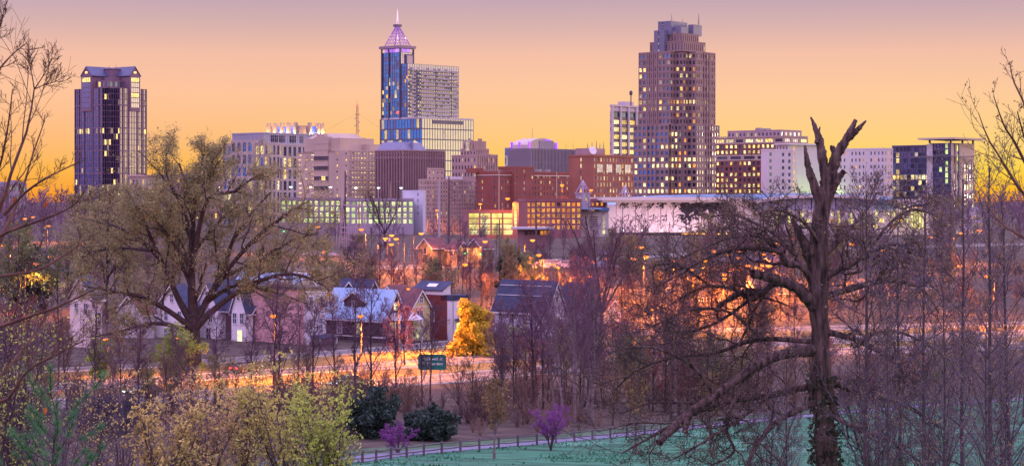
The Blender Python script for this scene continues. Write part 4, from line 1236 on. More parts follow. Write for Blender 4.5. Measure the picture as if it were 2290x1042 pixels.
def frame_towers():
    st = mat('stair_stone', (.32, .28, .34), .8, .1, .2); fm = mat('frame_metal', (.45, .42, .55), .5, .1, .3)
    for px, py0, py1, hw, body, lab in ((1304, 434, 403, 16, True, 'stone stair tower topped by an open metal frame pyramid'), (1398, 442, 415, 14, False, 'small open metal frame pyramid behind the hall roof')):
        d = 895 if body else 965; b = Bld('frame_pyramid_tower', lab, px, d, 45, 'tower', 'frame pyramid towers')
        a = hw/F*d*.72; zb = b.z(py0)
        b.box(0, a*2, 0, a*2, 0, zb, st)
        b.box(-.3, a*2+.3, -.3, a*2+.3, zb, zb+.5, st)
        if body:
            b.window('L', -.06, a*.7, zb-2.4, 1.0, 1.6, LIT); b.window('R', -.06, a*.9, zb-2.4, 1.0, 1.6, LIT); b.window('L', -.06, a*1.2, zb-6, 1.0, 1.6, LITP)
        mb = MB(); ap = (a, a, b.z(py1))
        for q in ((0, 0), (2*a, 0), (2*a, 2*a), (0, 2*a), (a, 0), (0, a)): mb.tube([(*q, zb+.5), ap], .16, 5)
        for t in (.35, .65):
            c = [(a*t+(0 if i in (0, 3) else 2*a*(1-t)), a*t+(0 if i in (0, 1) else 2*a*(1-t)), zb+.5+(ap[2]-zb-.5)*t) for i in range(4)]
            for i in range(4): mb.tube([c[i], c[(i+1) % 4]], .1, 4)
        b.part('frame_pyramid', mb, fm); b.done()
frame_towers()

def low_buildings():
    # flat dark canopy building
    b = Bld('flat_canopy_pavilion', 'low pavilion with a broad flat white canopy edge below the decks', 1165, 700, 10)
    w = mat('canopy_edge', (.5, .5, .56), .6, .1, .2); br = mat('plum_brick', (.24, .13, .14), .9, .1, .2)
    b.box(1, b.R(1228), 1, 12, 0, b.z(513), br)
    mb = MB(); mb.box(-1, b.R(1236), -1.5, 13, b.z(513), b.z(508.5)); b.part('canopy', mb, w)
    for i in range(7): b.window('R', .95, 2+i*1.3, b.z(521), 1.0, 1.3, LITO if i > 3 else GNIGHT)
    b.done()
    # brick walls glowing orange under the lamps
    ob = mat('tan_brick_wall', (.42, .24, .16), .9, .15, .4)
    for px0, px1, pt, d, lab in ((1205, 1392, 603, 520, 'long low brick warehouse lit orange below the bare fan-shaped tree'), (1362, 1452, 573, 640, 'low shed with a grey roof between orange street lamps'), (1640, 1780, 590, 560, 'low brick building seen through the broken tree branches'), (690, 760, 575, 640, 'small brick shed on the slope beside the oak')):
        b = Bld('low_brick_building', lab, px0, d, 12, group='low brick buildings')
        W = b.R(px1); zt = b.z(pt)
        b.block(0, W, 0, 14, 0, zt, ob, dict(cols=3, rows=1, fw=.2, fh=.3, lit=.2, lm=LITO), dict(cols=max(4, int(W/4)), rows=1, fw=.3, fh=.35, lit=.3, lm=LITO, dm=GNIGHT), .5)
        mb = MB(); mb.frustum(-.4, W+.4, -.4, 14.4, zt+.5, zt+1.6, 2.5); b.part('roof', mb, mat('grey_shed_roof', (.22, .2, .25), .8, .1, .3))
        b.done()
    # white annex and long pale halls far right, and the dull block beyond
    b = Bld('pale_low_hall', 'long pale hall with a row of small lit windows below the canopy glass block', 2060, 930, 10)
    w = mat('pale_hall', (.52, .47, .55), .8, .08, .1)
    W = b.R(2200); b.block(0, W, 0, 25, 0, b.z(478), w, None, dict(cols=20, rows=3, fw=.35, fh=.5, lit=.55, lm=[LIT, LITO], dm=GNIGHT), .6)
    b.done()
    b = Bld('lilac_low_block', 'plain lilac block low at the right edge of downtown', 2163, 1000, 20)
    b.block(0, b.R(2206), 0, b.L(2158), 0, b.z(466), mat('lilac_block', (.4, .36, .48), .8, .1, .1), None, dict(cols=6, rows=4, fw=.3, fh=.3, lit=.1), .6)
    b.done()
low_buildings()

# utility poles, steel masts and substation frames
def utility_poles():
    wood = mat('pole_steel_brown', (.13, .08, .09), .8, .1, .4); gal = mat('galvanised', (.4, .38, .48), .5, .1, .4)
    spec = [(772, 382, 545, 760, .45, wood, 'dark tapered transmission pole in front of the slit-window block', 3),
            (1004, 394, 565, 720, .45, wood, 'tall brown transmission pole in front of the beige hotel', 3),
            (982, 402, 545, 740, .4, gal, 'pale galvanised transmission pole beside the beige hotel', 0),
            (1117, 490, 570, 600, .3, wood, 'short black utility pole before the yellow lit deck', 0),
            (1199, 446, 580, 640, .35, wood, 'brown transmission pole with arms before the orange lit deck', 3),
            (803, 440, 585, 650, .28, mat('pole_wood', (.3, .18, .12), .85, .2, .4), 'wooden utility pole on the slope by the substation', 0),
            (867, 520, 572, 600, .25, mat('pole_wood', (0, 0, 0)), 'stout wooden pole carrying transformers under three orange lamps', 1),
            (919, 525, 578, 590, .18, mat('pole_wood', (0, 0, 0)), 'thin wooden pole left of the tan cottages', 0)]
    for px, p0, p1, d, r, m, lab, arms in spec:
        x = X(px, d); g = gz(x, d); h = Z(p0, d)-g
        root = empty('utility_pole', (x, d, g), 0, lab, 'pole', 'utility poles')
        mb = MB(); mb.tube([(0, 0, -.5), (0, 0, h*.5), (0, 0, h)], [r, r*.8, r*.5], 8); mb.build('pole', m, root)
        for k in range(arms if arms > 1 else 0):
            z = h-1.5-k*h*.11
            mb = MB(); mb.tube([(0, 0, z), (2.3, 0, z-1.3)], .12, 5); mb.tube([(2.3, 0, z-1.3), (0, 0, z-2.0)], .1, 5); mb.build('arm', m, root)
        if arms == 1:
            for sx in (-.6, .6):
                mb = MB(); mb.lathe([(.3, 0), (.32, .9), (.15, 1.1)], 8, 0, (sx, -.2, h-2.5)); mb.build('transformer', gal, root)
            mb = MB(); mb.box(-1.6, 1.6, -.12, .12, h-.9, h-.7); mb.build('crossarm', m, root)
    # wires between the tall poles
    wm = mat('wire', (.1, .08, .1), .6, .1, 1)
    for i, (a, b2, lab) in enumerate((((772, 400, 760), (1004, 412, 720), 'thin power line between the two tall dark poles'), ((1004, 412, 720), (1199, 462, 640), 'thin power line from the middle pole to the one by the orange deck'))):
        P0 = Vector((X(a[0], a[2]), a[2], Z(a[1], a[2]))); P1 = Vector((X(b2[0], b2[2]), b2[2], Z(b2[1], b2[2])))
        mb = MB(); mb.tube([P0.lerp(P1, t)-Vector((0, 0, 3*4*t*(1-t))) for t in np.linspace(0, 1, 9)], .035, 3); tag(mb.build('power_line', wm), lab, 'cable', 'power lines')
    # substation
    d = 720; rt = empty('substation_gantry', (X(790, d), d, gz(X(790, d), d)), 0, 'pink-lit steel substation gantry at the foot of the green deck', 'gantry')
    pk = mat('gantry_steel', (.5, .36, .4), .6, .1, .4); g0 = rt.location.z; x0 = rt.location.x
    def zz(py): return Z(py, d)-g0
    def xx(px): return X(px, d)-x0
    for px in (758, 766, 800, 812):
        mb = MB(); mb.tube([(xx(px)-1.2, 0, 0), (xx(px)-.1, 0, zz(462))], .16, 4); mb.tube([(xx(px)+1.2, 0, 0), (xx(px)+.1, 0, zz(462))], .16, 4); mb.build('gantry_leg', pk, rt)
    for py in (460, 510, 522, 535):
        mb = MB(); mb.box(xx(764), xx(812), -.2, .2, zz(py), zz(py)+.35); mb.build('gantry_beam', pk, rt)
    for k in range(9):
        mb = MB(); mb.box(xx(770)+k*.75, xx(770)+k*.75+.18, -.8, -.5, 0, zz(508)); mb.build('busbar_post', pk, rt)
    rt2 = empty('substation_fence', (X(1040, 640), 640, gz(X(1040, 640), 640)), 0, 'pale chain-link fence line along the substation yard', 'fence')
    mb = MB()
    for k in range(24):
        mb = MB(); mb.box(-17+k*1.5, -16.92+k*1.5, -.04, .04, 0, 2.4); mb.build('fence_post', gal, rt2)
    for z in (.3, 1.4, 2.35):
        mb = MB(); mb.box(-17, 18, -.03, .03, z, z+.06); mb.build('fence_wire', gal, rt2)
utility_poles()
# ------------------------------------------------------------------ houses along the street
NAVY = mat('navy_shingle_roof', (.05, .06, .11), .8, .25, .8, detail=8, bump=.3)
MAROON = mat('maroon_shingle_roof', (.17, .075, .08), .85, .25, .8, detail=8, bump=.3)
METALR = mat('standing_seam_metal', (.30, .46, .66), .35, .08, .3, metal=.3)
TRIM = mat('white_trim', (.74, .72, .74), .6, .05, .5)
def siding(name, c):
    if name in _mc: return _mc[name]
    m = mat(name, c, .8, .08, .4)
    nt = m.node_tree; N = nt.nodes; L = nt.links
    tc = N.new('ShaderNodeTexCoord'); sp = N.new('ShaderNodeSeparateXYZ'); L.new(tc.outputs['Object'], sp.inputs[0])
    mm = N.new('ShaderNodeMath'); mm.operation = 'MULTIPLY'; mm.inputs[1].default_value = 5.5; L.new(sp.outputs['Z'], mm.inputs[0])
    fr = N.new('ShaderNodeMath'); fr.operation = 'FRACT'; L.new(mm.outputs[0], fr.inputs[0])
    bp = N.new('ShaderNodeBump'); bp.inputs['Strength'].default_value = .6; bp.inputs['Distance'].default_value = .03
    L.new(fr.outputs[0], bp.inputs['Height']); L.new(bp.outputs[0], N['Principled BSDF'].inputs['Normal'])
    return m
HW = {}
def house_window(b, side, off, u, z, w=1.0, h=1.7, m=None):
    """pane with white surround, sill and glazing bar; sits just outside the wall plane"""
    m = m or GDARK
    k = (w, h, m.name)
    if k not in HW:
        a = MB(); a.box(-w/2, w/2, -.03, .0, -h/2, h/2, 0); a.box(-w/2, w/2, -.06, -.031, -.04, .04, 1); a.box(-.03, .03, -.06, -.031, -h/2, h/2, 1)
        t = .13
        a.box(-w/2-t, -w/2, -.1, .02, -h/2-t, h/2+t, 1); a.box(w/2, w/2+t, -.1, .02, -h/2-t, h/2+t, 1)
        a.box(-w/2, w/2, -.1, .02, h/2, h/2+t, 1); a.box(-w/2, w/2, -.16, .02, -h/2-t, -h/2, 1)
        HW[k] = a.mesh('window', [m, TRIM])
    if side == 'R': link('window', HW[k], b.root, (u, off-.02, z))
    else: link('window', HW[k], b.root, (off-.02, u, z), -pi/2)

def gable(b, x0, x1, y0, y1, z0, ze, zr, axis, wall, roof, over=.45, th=.22, trim=True, seams=False, nm='roof'):
    """box with a pitched roof; the ridge runs along `axis`"""
    w = MB()
    if axis == 'y':
        xm = (x0+x1)/2; w.prism([(x0, z0), (x1, z0), (x1, ze), (xm, zr), (x0, ze)], 'y', y0, y1)
    else:
        ym = (y0+y1)/2; w.prism([(y0, z0), (y1, z0), (y1, ze), (ym, zr), (y0, ze)], 'x', x0, x1)
    b.part('walls', w, wall)
    a0, a1 = (x0, x1) if axis == 'y' else (y0, y1); e0, e1 = (y0, y1) if axis == 'y' else (x0, x1)
    am = (a0+a1)/2; s = (zr-ze)/(am-a0)
    r = MB()
    for sg, ae in ((-1, a0), (1, a1)):
        ao = ae+sg*over; zo = ze-s*over
        r.prism([(ao, zo+.03), (am, zr+.03), (am, zr+.03+th), (ao, zo+.03+th)], axis, e0-over, e1+over)
    ro = b.part(nm, r, roof)
    if seams:
        sm = MB()
        n = int((e1-e0+2*over)/.55)
        for i in range(n+1):
            e = e0-over+(e1-e0+2*over)*i/n
            for sg, ae in ((-1, a0), (1, a1)):
                ao = ae+sg*over; zo = ze-s*over
                sm.prism([(ao, zo+th+.03), (am, zr+th+.03), (am, zr+th+.1), (ao, zo+th+.1)], axis, e-.03, e+.03)
        so = sm.build('roof_seams', roof, ro); tag(so, kind='stuff')
    if trim:
        t = MB()
        for sg, ae in ((-1, a0), (1, a1)):
            ao = ae+sg*over; zo = ze-s*over
            t.prism([(ao, zo-.25), (am, zr-.25), (am, zr+.06), (ao, zo+.06)], axis, e0-over-.06, e0-over)
            if axis == 'y': t.box(ao-.05, ao+.05, e0-over, e1+over, zo-.2, zo+.05)
            else: t.box(e0-over, e1+over, ao-.05, ao+.05, zo-.2, zo+.05)
        t.build('trim', TRIM, b.root)
    return ro

def houses():
    d = 350
    # dark house with blue metal roof and dormer
    b = Bld('dark_metal_roof_house', 'dark brown house with blue standing-seam metal roof and gabled dormer', 862, d, 48, 'house')
    wl = siding('dark_brown_siding', (.075, .055, .065))
    D, W = b.L(729), b.R(906); ze, zr = b.z(708), b.z(652)
    gable(b, 0, W, 0, D, 0, ze, zr, 'y', wl, METALR, seams=True)
    zw = b.z(738); house_window(b, 'L', 0, b.L(803), zw, 1.0, 1.7, LIT)
    house_window(b, 'L', 0, b.L(760), zw); house_window(b, 'R', 0, W*.5, b.z(686), .8, 1.1, LIT)
    b.box(-.06, 0, 0, D, b.z(757), b.z(754), TRIM)
    y0, y1 = b.L(810), b.L(764); s = (zr-ze)/(W/2); xo = .6
    gable(b, xo, W*.5, y0, y1, ze+s*xo-.2, b.z(674), b.z(655), 'x', wl, METALR, .35, .18, nm='dormer_roof')
    house_window(b, 'L', xo, (y0+y1)/2, b.z(687), .9, 1.4)
    mb = MB(); mb.frustum(.3, W+1.6, -3.0, -.05, b.z(716), b.z(700), (1.2, 1.2, 1.4, .1)); b.part('porch_roof', mb, mat('pale_metal_roof', (.6, .58, .62), .4, .06, .4))
    for u in (.6, W*.5, W+1.2):
        m_ = MB(); m_.box(u-.12, u+.12, -2.8, -2.56, 0, b.z(716)-.01); b.part('porch_post', m_, TRIM)
    house_window(b, 'R', 0, W*.35, b.z(735), 1.4, 2.0, LIT)
    b.done()
    # unfinished box house
    b = Bld('sheathed_box_house', 'tall flat-roofed house still wrapped in pink sheathing, grey front finished', 681, d-4, 48, 'house')
    pk = mat('pink_sheathing', (.62, .36, .36), .8, .06, .4); gr = siding('grey_siding', (.62, .59, .66)); dk = mat('parapet_dark', (.08, .07, .09), .8, .1, 1)
    D, W = b.L(560), b.R(729); zt = b.z(648)
    b.box(.05, W, .05, D, 0, zt, pk)
    mb = MB(); mb.box(0, W, -.08, .04, 0, zt); b.part('grey_front', mb, gr)
    mb = MB(); mb.box(-.3, W+.3, -.4, D+.2, zt, b.z(642)); b.part('parapet', mb, dk)
    mb = MB(); mb.box(-.05, W+.1, -.2, -.085, b.z(656), b.z(652)); mb.box(-.05, W+.1, -.14, -.085, b.z(705), b.z(703)); b.part('trim', mb, TRIM)
    for px in (694, 716):
        for py in (676, 726): house_window(b, 'R', -.08, b.R(px), b.z(py), .75, 1.75)
    arc = MB(); n = 7
    ring = lambda r: [(r*cos(pi*k/n), r*sin(pi*k/n)*.8) for k in range(n+1)]
    arc.prism(ring(.42)+ring(.28)[::-1], 'x', -.012, 0); arc.box(-.012, 0, -.5, .5, -.22, -.08); am = arc.mesh('printed_mark', dk)
    k = 0
    for j, py in enumerate((668, 690, 706, 726)):
        for px in range(600, 678, 16):
            if (px+j*5) % 3 == 0: continue
            k += 1; link('printed_mark', am, b.root, (.045, b.L(px+(j % 2)*5), b.z(py)))
    mb = MB(); mb.frustum(W*.3, W+.9, -2.2, -.09, b.z(756), b.z(750), (.5, .5, .7, 0)); b.part('porch_roof', mb, NAVY)
    for u in (W*.36, W+.6):
        m_ = MB(); m_.box(u-.1, u+.1, -2.0, -1.8, 0, b.z(756)); b.part('porch_post', m_, TRIM)
    b.done()
    # blue-roofed house behind it
    b = Bld('blue_roof_house', 'house with pale blue metal roof behind the pink sheathed one', 664, d+32, 48, 'house')
    D, W = b.L(525), b.R(705); gable(b, 0, W, 0, D, 0, b.z(640), b.z(616), 'y', siding('white_siding', (.8, .78, .82)), METALR, seams=True)
    y0, y1 = b.L(650), b.L(620); gable(b, 0, W*.5, y0, y1, b.z(640), b.z(634), b.z(614), 'x', siding('white_siding', (0, 0, 0)), NAVY, .3, .15, nm='dormer_roof')
    b.box(W*.4, W*.8, 1.0, 4.5, b.z(625), b.z(611), TRIM)
    b.done()
    # white twin-gable house behind the oak limbs
    b = Bld('twin_gable_house', 'white house with two steep gables and navy roof behind the oak limb', 566, d+4, 48, 'house')
    w = siding('white_siding', (0, 0, 0)); D, W = b.L(452), b.R(580)
    ze, zr = b.z(692), b.z(632)
    gable(b, 0, 7.5, 0, D, 0, ze, zr, 'y', siding('plum_siding', (.13, .07, .09)), NAVY, trim=True)
    for p0, p1, lit in ((566, 534, True), (505, 455, False)):
        y0, y1 = b.L(p0), b.L(p1)
        gable(b, -1.6, 3.6, y0, y1, 0, ze, b.z(638), 'x', w, NAVY, .35, .18, nm='gable_roof')
        ym = (y0+y1)/2
        house_window(b, 'L', -1.6, ym, b.z(663), .7, 1.2); house_window(b, 'L', -1.6, ym-.9, b.z(712), .9, 1.7); house_window(b, 'L', -1.6, ym+.9, b.z(712), .9, 1.7, GDARK)
        house_window(b, 'L', -1.6, ym-.4, b.z(750), 1.2, 1.8, LIT if lit else GNIGHT)
    b.done()
    b = Bld('steep_gable_house', 'white steep-gabled house left of the oak trunk', 420, d+6, 48, 'house')
    D, W = b.L(350), b.R(446); gable(b, 0, W, 0, D, 0, b.z(690), b.z(640), 'x', w, NAVY)
    for px in (402, 372):
        house_window(b, 'L', 0, b.L(px), b.z(708), .9, 1.6); house_window(b, 'L', 0, b.L(px), b.z(748), .9, 1.6)
    house_window(b, 'L', 0, D*.5, b.z(668), .8, 1.3); b.done()
    b = Bld('pink_lit_house', 'pink-lit white gabled house at the far left of the row', 208, d-10, 48, 'house')
    D, W = b.L(156), b.R(228); gable(b, 0, W, 0, D, 0, b.z(665), b.z(620), 'x', siding('cream_siding', (.78, .66, .62)), NAVY)
    house_window(b, 'L', 0, D*.3, b.z(690), .9, 1.5); house_window(b, 'L', 0, D*.7, b.z(690), .9, 1.5); house_window(b, 'R', 0, W*.5, b.z(715), 1.2, 2.2, GNIGHT); b.done()
    b = Bld('hidden_gable_house', 'grey gabled house half hidden between the oak and the pink-lit house', 318, d+8, 48, 'house')
    D, W = b.L(262), b.R(345); gable(b, 0, W, 0, D, 0, b.z(700), b.z(662), 'x', siding('grey_siding', (0, 0, 0)), MAROON)
    for f in (.28, .72): house_window(b, 'L', 0, D*f, b.z(720), .9, 1.6)
    b.done()
    # navy house behind
    b = Bld('navy_gable_house', 'navy gabled house with white rake boards behind the dark metal-roofed house', 818, d+28, 48, 'house')
    D, W = b.L(752), b.R(850); gable(b, 0, W, 0, D, 0, b.z(662), b.z(628), 'y', siding('navy_siding', (.06, .09, .17)), NAVY)
    y0, y1 = b.L(812), b.L(776); gable(b, -1.2, 2.6, y0, y1, 0, b.z(655), b.z(630), 'x', siding('navy_siding', (0, 0, 0)), NAVY, .3, .15, nm='gable_roof'); b.done()
    # yellow house
    b = Bld('yellow_gable_house', 'pale yellow gabled house with maroon roof beside the double street lamp', 921, d+4, 38, 'house')
    y = siding('yellow_siding', (.62, .55, .26)); D, W = b.L(886), b.R(962)
    gable(b, 0, W, 0, D+3, 0, b.z(686), b.z(649), 'y', y, MAROON)
    house_window(b, 'R', 0, W*.5, b.z(670), .6, 1.0); house_window(b, 'R', 0, W*.42, b.z(706), 1.2, 1.7); house_window(b, 'R', 0, W*.4, b.z(746), 1.8, 1.6, LIT)
    mb = MB(); mb.box(-.02, W, -.07, -.01, b.z(688), b.z(685.5)); b.part('trim', mb, TRIM)
    b.done()
    b = Bld('small_yellow_gable_house', 'smaller yellow gabled house peeking behind the double street lamp', 885, d+24, 48, 'house')
    gable(b, 0, b.R(915), 0, b.L(855), 0, b.z(662), b.z(640), 'x', y, MAROON); b.done()
    # brick box and white modern front
    b = Bld('brick_box_house', 'red brick box house with white board-and-batten bay and skylight roof', 999, d+6, 46, 'house')
    br = mat('house_brick', (.20, .055, .05), .9, .15, 1.2); D, W = b.L(953), b.R(1034)
    b.box(0, W*.55, 0, D, 0, b.z(660), br)
    mb = MB(); mb.box(.1, W, -1.4, -.01, 0, b.z(672)); b.part('white_bay', mb, siding('white_siding', (0, 0, 0)))
    mb = MB(); mb.box(0, W+.1, -1.5, 1.5, b.z(672), b.z(660)); b.part('navy_parapet', mb, NAVY)
    for u in (.1, W*.5, W):
        m_ = MB(); m_.box(u-.06, u+.06, -1.46, -1.405, 0, b.z(672)); b.part('batten', m_, FRAME)
    house_window(b, 'R', -1.4, W*.5, b.z(694), .9, 2.2); house_window(b, 'R', -1.4, W*.35, b.z(735), .9, 2.0, LIT)
    mb = MB(); mb.frustum(.4, W, -3.0, -1.42, b.z(716), b.z(712), (.2, .2, .8, 0)); b.part('awning', mb, NAVY)
    y0, y1 = b.L(990), b.L(925)
    mb = MB(); mb.prism([(0, b.z(660)), (W*.5, b.z(660)), (W*.5, b.z(633)), (0, b.z(650))], 'y', y0, y1); b.part('roof_storey', mb, siding('white_siding', (0, 0, 0)))
    sl = MB(); sl.prism([(-.3, b.z(651)), (W*.5+.3, b.z(632)), (W*.5+.3, b.z(630.5)), (-.3, b.z(649))], 'y', y0-.3, y1+.3); b.part('shed_roof', sl, NAVY)
    sk = MB(); f0, f1 = .25, .6
    zz = lambda f: b.z(649)+(b.z(630.5)-b.z(649))*f+.05
    sk.prism([(W*.5*f0, zz(f0)), (W*.5*f1, zz(f1)), (W*.5*f1, zz(f1)+.12), (W*.5*f0, zz(f0)+.12)], 'y', y0+(y1-y0)*.3, y0+(y1-y0)*.62); b.part('skylight', sk, GPALE)
    house_window(b, 'L', 0, D*.7, b.z(706), .9, 2.0); b.done()
    # white houses right of the golden tree
    b = Bld('long_white_house', 'long white house with dark roof right of the golden evergreen', 1226, d+8, 48, 'house')
    ww = siding('bluewhite_siding', (.6, .64, .78)); D, W = b.L(1106), b.R(1262)
    gable(b, 0, W, 0, D, 0, b.z(690), b.z(632), 'y', ww, NAVY)
    for px in (1120, 1145, 1175, 1205):
        for py in (712, 748): house_window(b, 'L', 0, b.L(px), b.z(py), .9, 1.6)
    house_window(b, 'R', 0, W*.5, b.z(662), .7, 1.5)
    for py in (646, 668):
        mb = MB(); t = (b.z(py)-b.z(690))/(b.z(632)-b.z(690)); x = W/2*t; mb.box(x-.08, x+.02, .5, D, b.z(py)+.3, b.z(py)+.4); b.part('roof_rail', mb, TRIM)
    b.done()
    b = Bld('second_white_house', 'white gabled house behind the pink flowering tree', 1292, d+14, 40, 'house')
    gable(b, 0, b.R(1338), 0, b.L(1262)+2, 0, b.z(690), b.z(636), 'y', ww, NAVY); house_window(b, 'R', 0, b.R(1338)*.5, b.z(668), .7, 1.2); b.done()
    b = Bld('small_white_gable_house', 'small white gabled house under the large fan-shaped bare tree', 1352, d+40, 36, 'house')
    gable(b, 0, b.R(1392), 0, b.L(1335)+3, 0, b.z(695), b.z(672), 'y', ww, MAROON); b.done()
    # small houses among the trees behind the broken oak
    for pl, pc, pr, dd, ze_, zr_, ax, wm_, lab in ((1478, 1508, 1530, 452, 648, 626, 'x', 'grey_siding', 'small grey gabled house low behind the left limbs of the broken tree'), (1560, 1592, 1622, 440, 660, 634, 'y', 'cream_siding', 'cream house with navy roof behind the middle limbs of the broken tree'), (1655, 1690, 1716, 470, 640, 618, 'x', 'white_siding', 'white gabled house behind the dead limb of the broken tree'), (1742, 1775, 1800, 455, 652, 628, 'y', 'plum_siding', 'plum house just left of the broken trunk'), (1905, 1938, 1966, 460, 648, 626, 'x', 'grey_siding', 'grey gabled house just right of the broken trunk'), (2035, 2068, 2096, 480, 640, 620, 'y', 'cream_siding', 'cream house among the right saplings')):
        b = Bld('wooded_house', lab, pc, dd, 46, 'house', 'small houses among the trees')
        gable(b, 0, b.R(pr), 0, b.L(pl), 0, b.z(ze_), b.z(zr_), ax, siding(wm_, (0, 0, 0)), NAVY, .4)
        house_window(b, 'L', 0, b.L(pl)*.35, b.z(ze_+14), .9, 1.5, LIT if pc in (1690, 1938) else GDARK); house_window(b, 'L', 0, b.L(pl)*.7, b.z(ze_+14), .9, 1.5); b.done()
    # tan cottages uphill, orange in the lamplight
    tan = siding('tan_siding', (.36, .27, .19))
    for pl, pc, pr, ze_, zr_, ax, lab in ((936, 966, 1000, 552, 533, 'x', 'tan cottage with front gable on the slope, leftmost of three'), (1000, 1022, 1046, 556, 541, 'y', 'low tan cottage with plum roof in the middle of three'), (1046, 1078, 1100, 553, 534, 'x', 'tan cottage with an orange-lit porch, rightmost of three')):
        b = Bld('tan_cottage', lab, pc, 575, 48, 'house', 'tan cottages on the slope')
        gable(b, 0, b.R(pr), 0, b.L(pl), 0, b.z(ze_), b.z(zr_), ax, tan, MAROON, .5)
        house_window(b, 'L', 0, b.L(pl)*.5, b.z(ze_+10), .9, 1.5)
        if pc == 1078:
            mb = MB(); mb.box(-2.5, 0, .5, b.L(pl)-.5, b.z(554), b.z(552)); b.part('porch_roof', mb, MAROON)
            mb = MB(); mb.lathe([(.05, 0), (.2, .15), (.05, .3)], 8, 0, (-1.2, 1.5, b.z(557))); b.part('porch_lamp', mb, LITWARM)
            point_light('porch_glow', b.root, (-1.6, 1.8, b.z(558)), 900, (1, .5, .12), .2)
            for yy in (.7, 3, 5.5):
                mb = MB(); mb.box(-2.4, -2.25, yy, yy+.15, 0, b.z(554)); b.part('porch_post', mb, TRIM)
        b.done()
houses()

# ------------------------------------------------------------------ green guide sign
def guide_sign():
    d = 272; x0, x1 = X(935, d), X(998, d); zc = Z(809.5, d); w = x1-x0; h = 34/F*d
    r = empty('road_sign', ((x0+x1)/2, d, gz((x0+x1)/2, d)), radians(-4), 'green highway guide sign with white lettering beside the golden evergreen', 'sign')
    z = zc-r.location.z
    gm = mat('sign_green', (.0, .13, .115), .5, .08, .5); wm = mat('sign_white', (.75, .8, .85), .5, .05, 1)
    n = 5; rr = .28
    def rp(w, h, rr): return [(sx*(w/2-rr)+rr*cos(a0+pi/2*k/n), z+sy*(h/2-rr)+rr*sin(a0+pi/2*k/n)) for sx, sy, a0 in ((1, 1, 0), (-1, 1, pi/2), (-1, -1, pi), (1, -1, 3*pi/2)) for k in range(n+1)]
    mb = MB(); mb.prism(rp(w, h, rr), 'y', -.04, .04); mb.build('panel', gm, r)
    for u in (-w*.28, w*.28):
        mb = MB(); mb.box(u-.08, u+.08, .05, .2, -.5, z+h/2-.1); mb.build('post', mat('galvanised', (0, 0, 0)), r)
    for t, zz, sz in (('McDowell St', h*.22, .5), ('70  S Saunders', -h*.1, .46)):
        c = bpy.data.curves.new('lettering', 'FONT'); c.body = t; c.size = sz; c.align_x = 'CENTER'; c.align_y = 'CENTER'; c.extrude = .008
        c.materials.append(wm)
        to = bpy.data.objects.new('lettering_curve', c); COL.objects.link(to); bpy.context.view_layer.update()
        me = bpy.data.meshes.new_from_object(to.evaluated_get(bpy.context.evaluated_depsgraph_get())); bpy.data.objects.remove(to); me.materials.clear(); me.materials.append(wm)
        o = link('lettering', me, r); o.location = (0, -.055, z+zz); o.rotation_euler = (pi/2, 0, 0)
guide_sign()

# ------------------------------------------------------------------ street lamps
SODIUM = glow('sodium_lamp_glow', (255, 118, 10), (255, 138, 24), 2.8, 3.6, .05)
SODC = (1.0, .25, .018)
GALV = mat('lamp_pole_metal', (.16, .13, .13), .6, .15, 1)
def lamp_protos():
    # cobra head on one arm; the lamp points along +x
    mb = MB(); mb.tube([(0, 0, -.3), (0, 0, 4), (0, 0, 8.6), (.3, 0, 9.2), (1.0, 0, 9.55), (1.9, 0, 9.6)], [.13, .11, .085, .075, .06, .05], 8)
    pole = mb.mesh('pole', GALV)
    mb = MB(); mb.frustum(1.6, 2.45, -.18, .18, 9.55, 9.75, (.1, .05, .05, .05)); head = mb.mesh('lamp_head', GALV)
    mb = MB(); mb.lathe([(.08, -.5), (.32, -.34), (.42, -.1), (.3, .02)], 10, 0, (2.05, 0, 9.55)); bulb = mb.mesh('lamp_bulb', SODIUM)
    return pole, head, bulb
LP, LH, LB = lamp_protos()
_shared = {}
def street_lamp(px, py, label, h=9.4, power=2600, dmin=300, dmax=1300, az=None, d=None, col=SODC, bulb=None):
    if d is None:
        ds = np.arange(dmin, dmax, 1.0); xs = X(px, ds)
        e = np.abs((CZ-(py-HOR)/F*ds)-(ground(xs, ds)+h)); d = float(ds[np.argmin(e)])
    a = az if az is not None else rnd.uniform(-pi, pi)
    x = X(px, d); zt = Z(py, d); g = gz(x, d)
    s = (zt-g)/9.45
    bx, by = x-2.05*cos(a), d-2.05*sin(a)
    r = empty('street_lamp', (bx, by, g), a, label, 'street lamp', 'street lamps')
    for n, m in (('pole', LP), ('lamp_head', LH), ('lamp_bulb', bulb or LB)):
        o = link(n, m, r); o.scale = (1, 1, s)
        if n == 'lamp_bulb' and d > 400: q = min(2.2, d/330); o.scale = (q, q, s); o.location.x = 2.05*(1-q)
    k = (power, col)
    if k not in _shared:
        l = bpy.data.lights.new('lamp_light', 'SPOT'); l.energy = power*2.0; l.color = col; l.shadow_soft_size = .25; l.spot_size = radians(166); l.spot_blend = .35; _shared[k] = l
    o = bpy.data.objects.new('lamp_light', _shared[k]); COL.objects.link(o); o.parent = r; o.location = (2.05, 0, 9.45*s-.85)
    return r

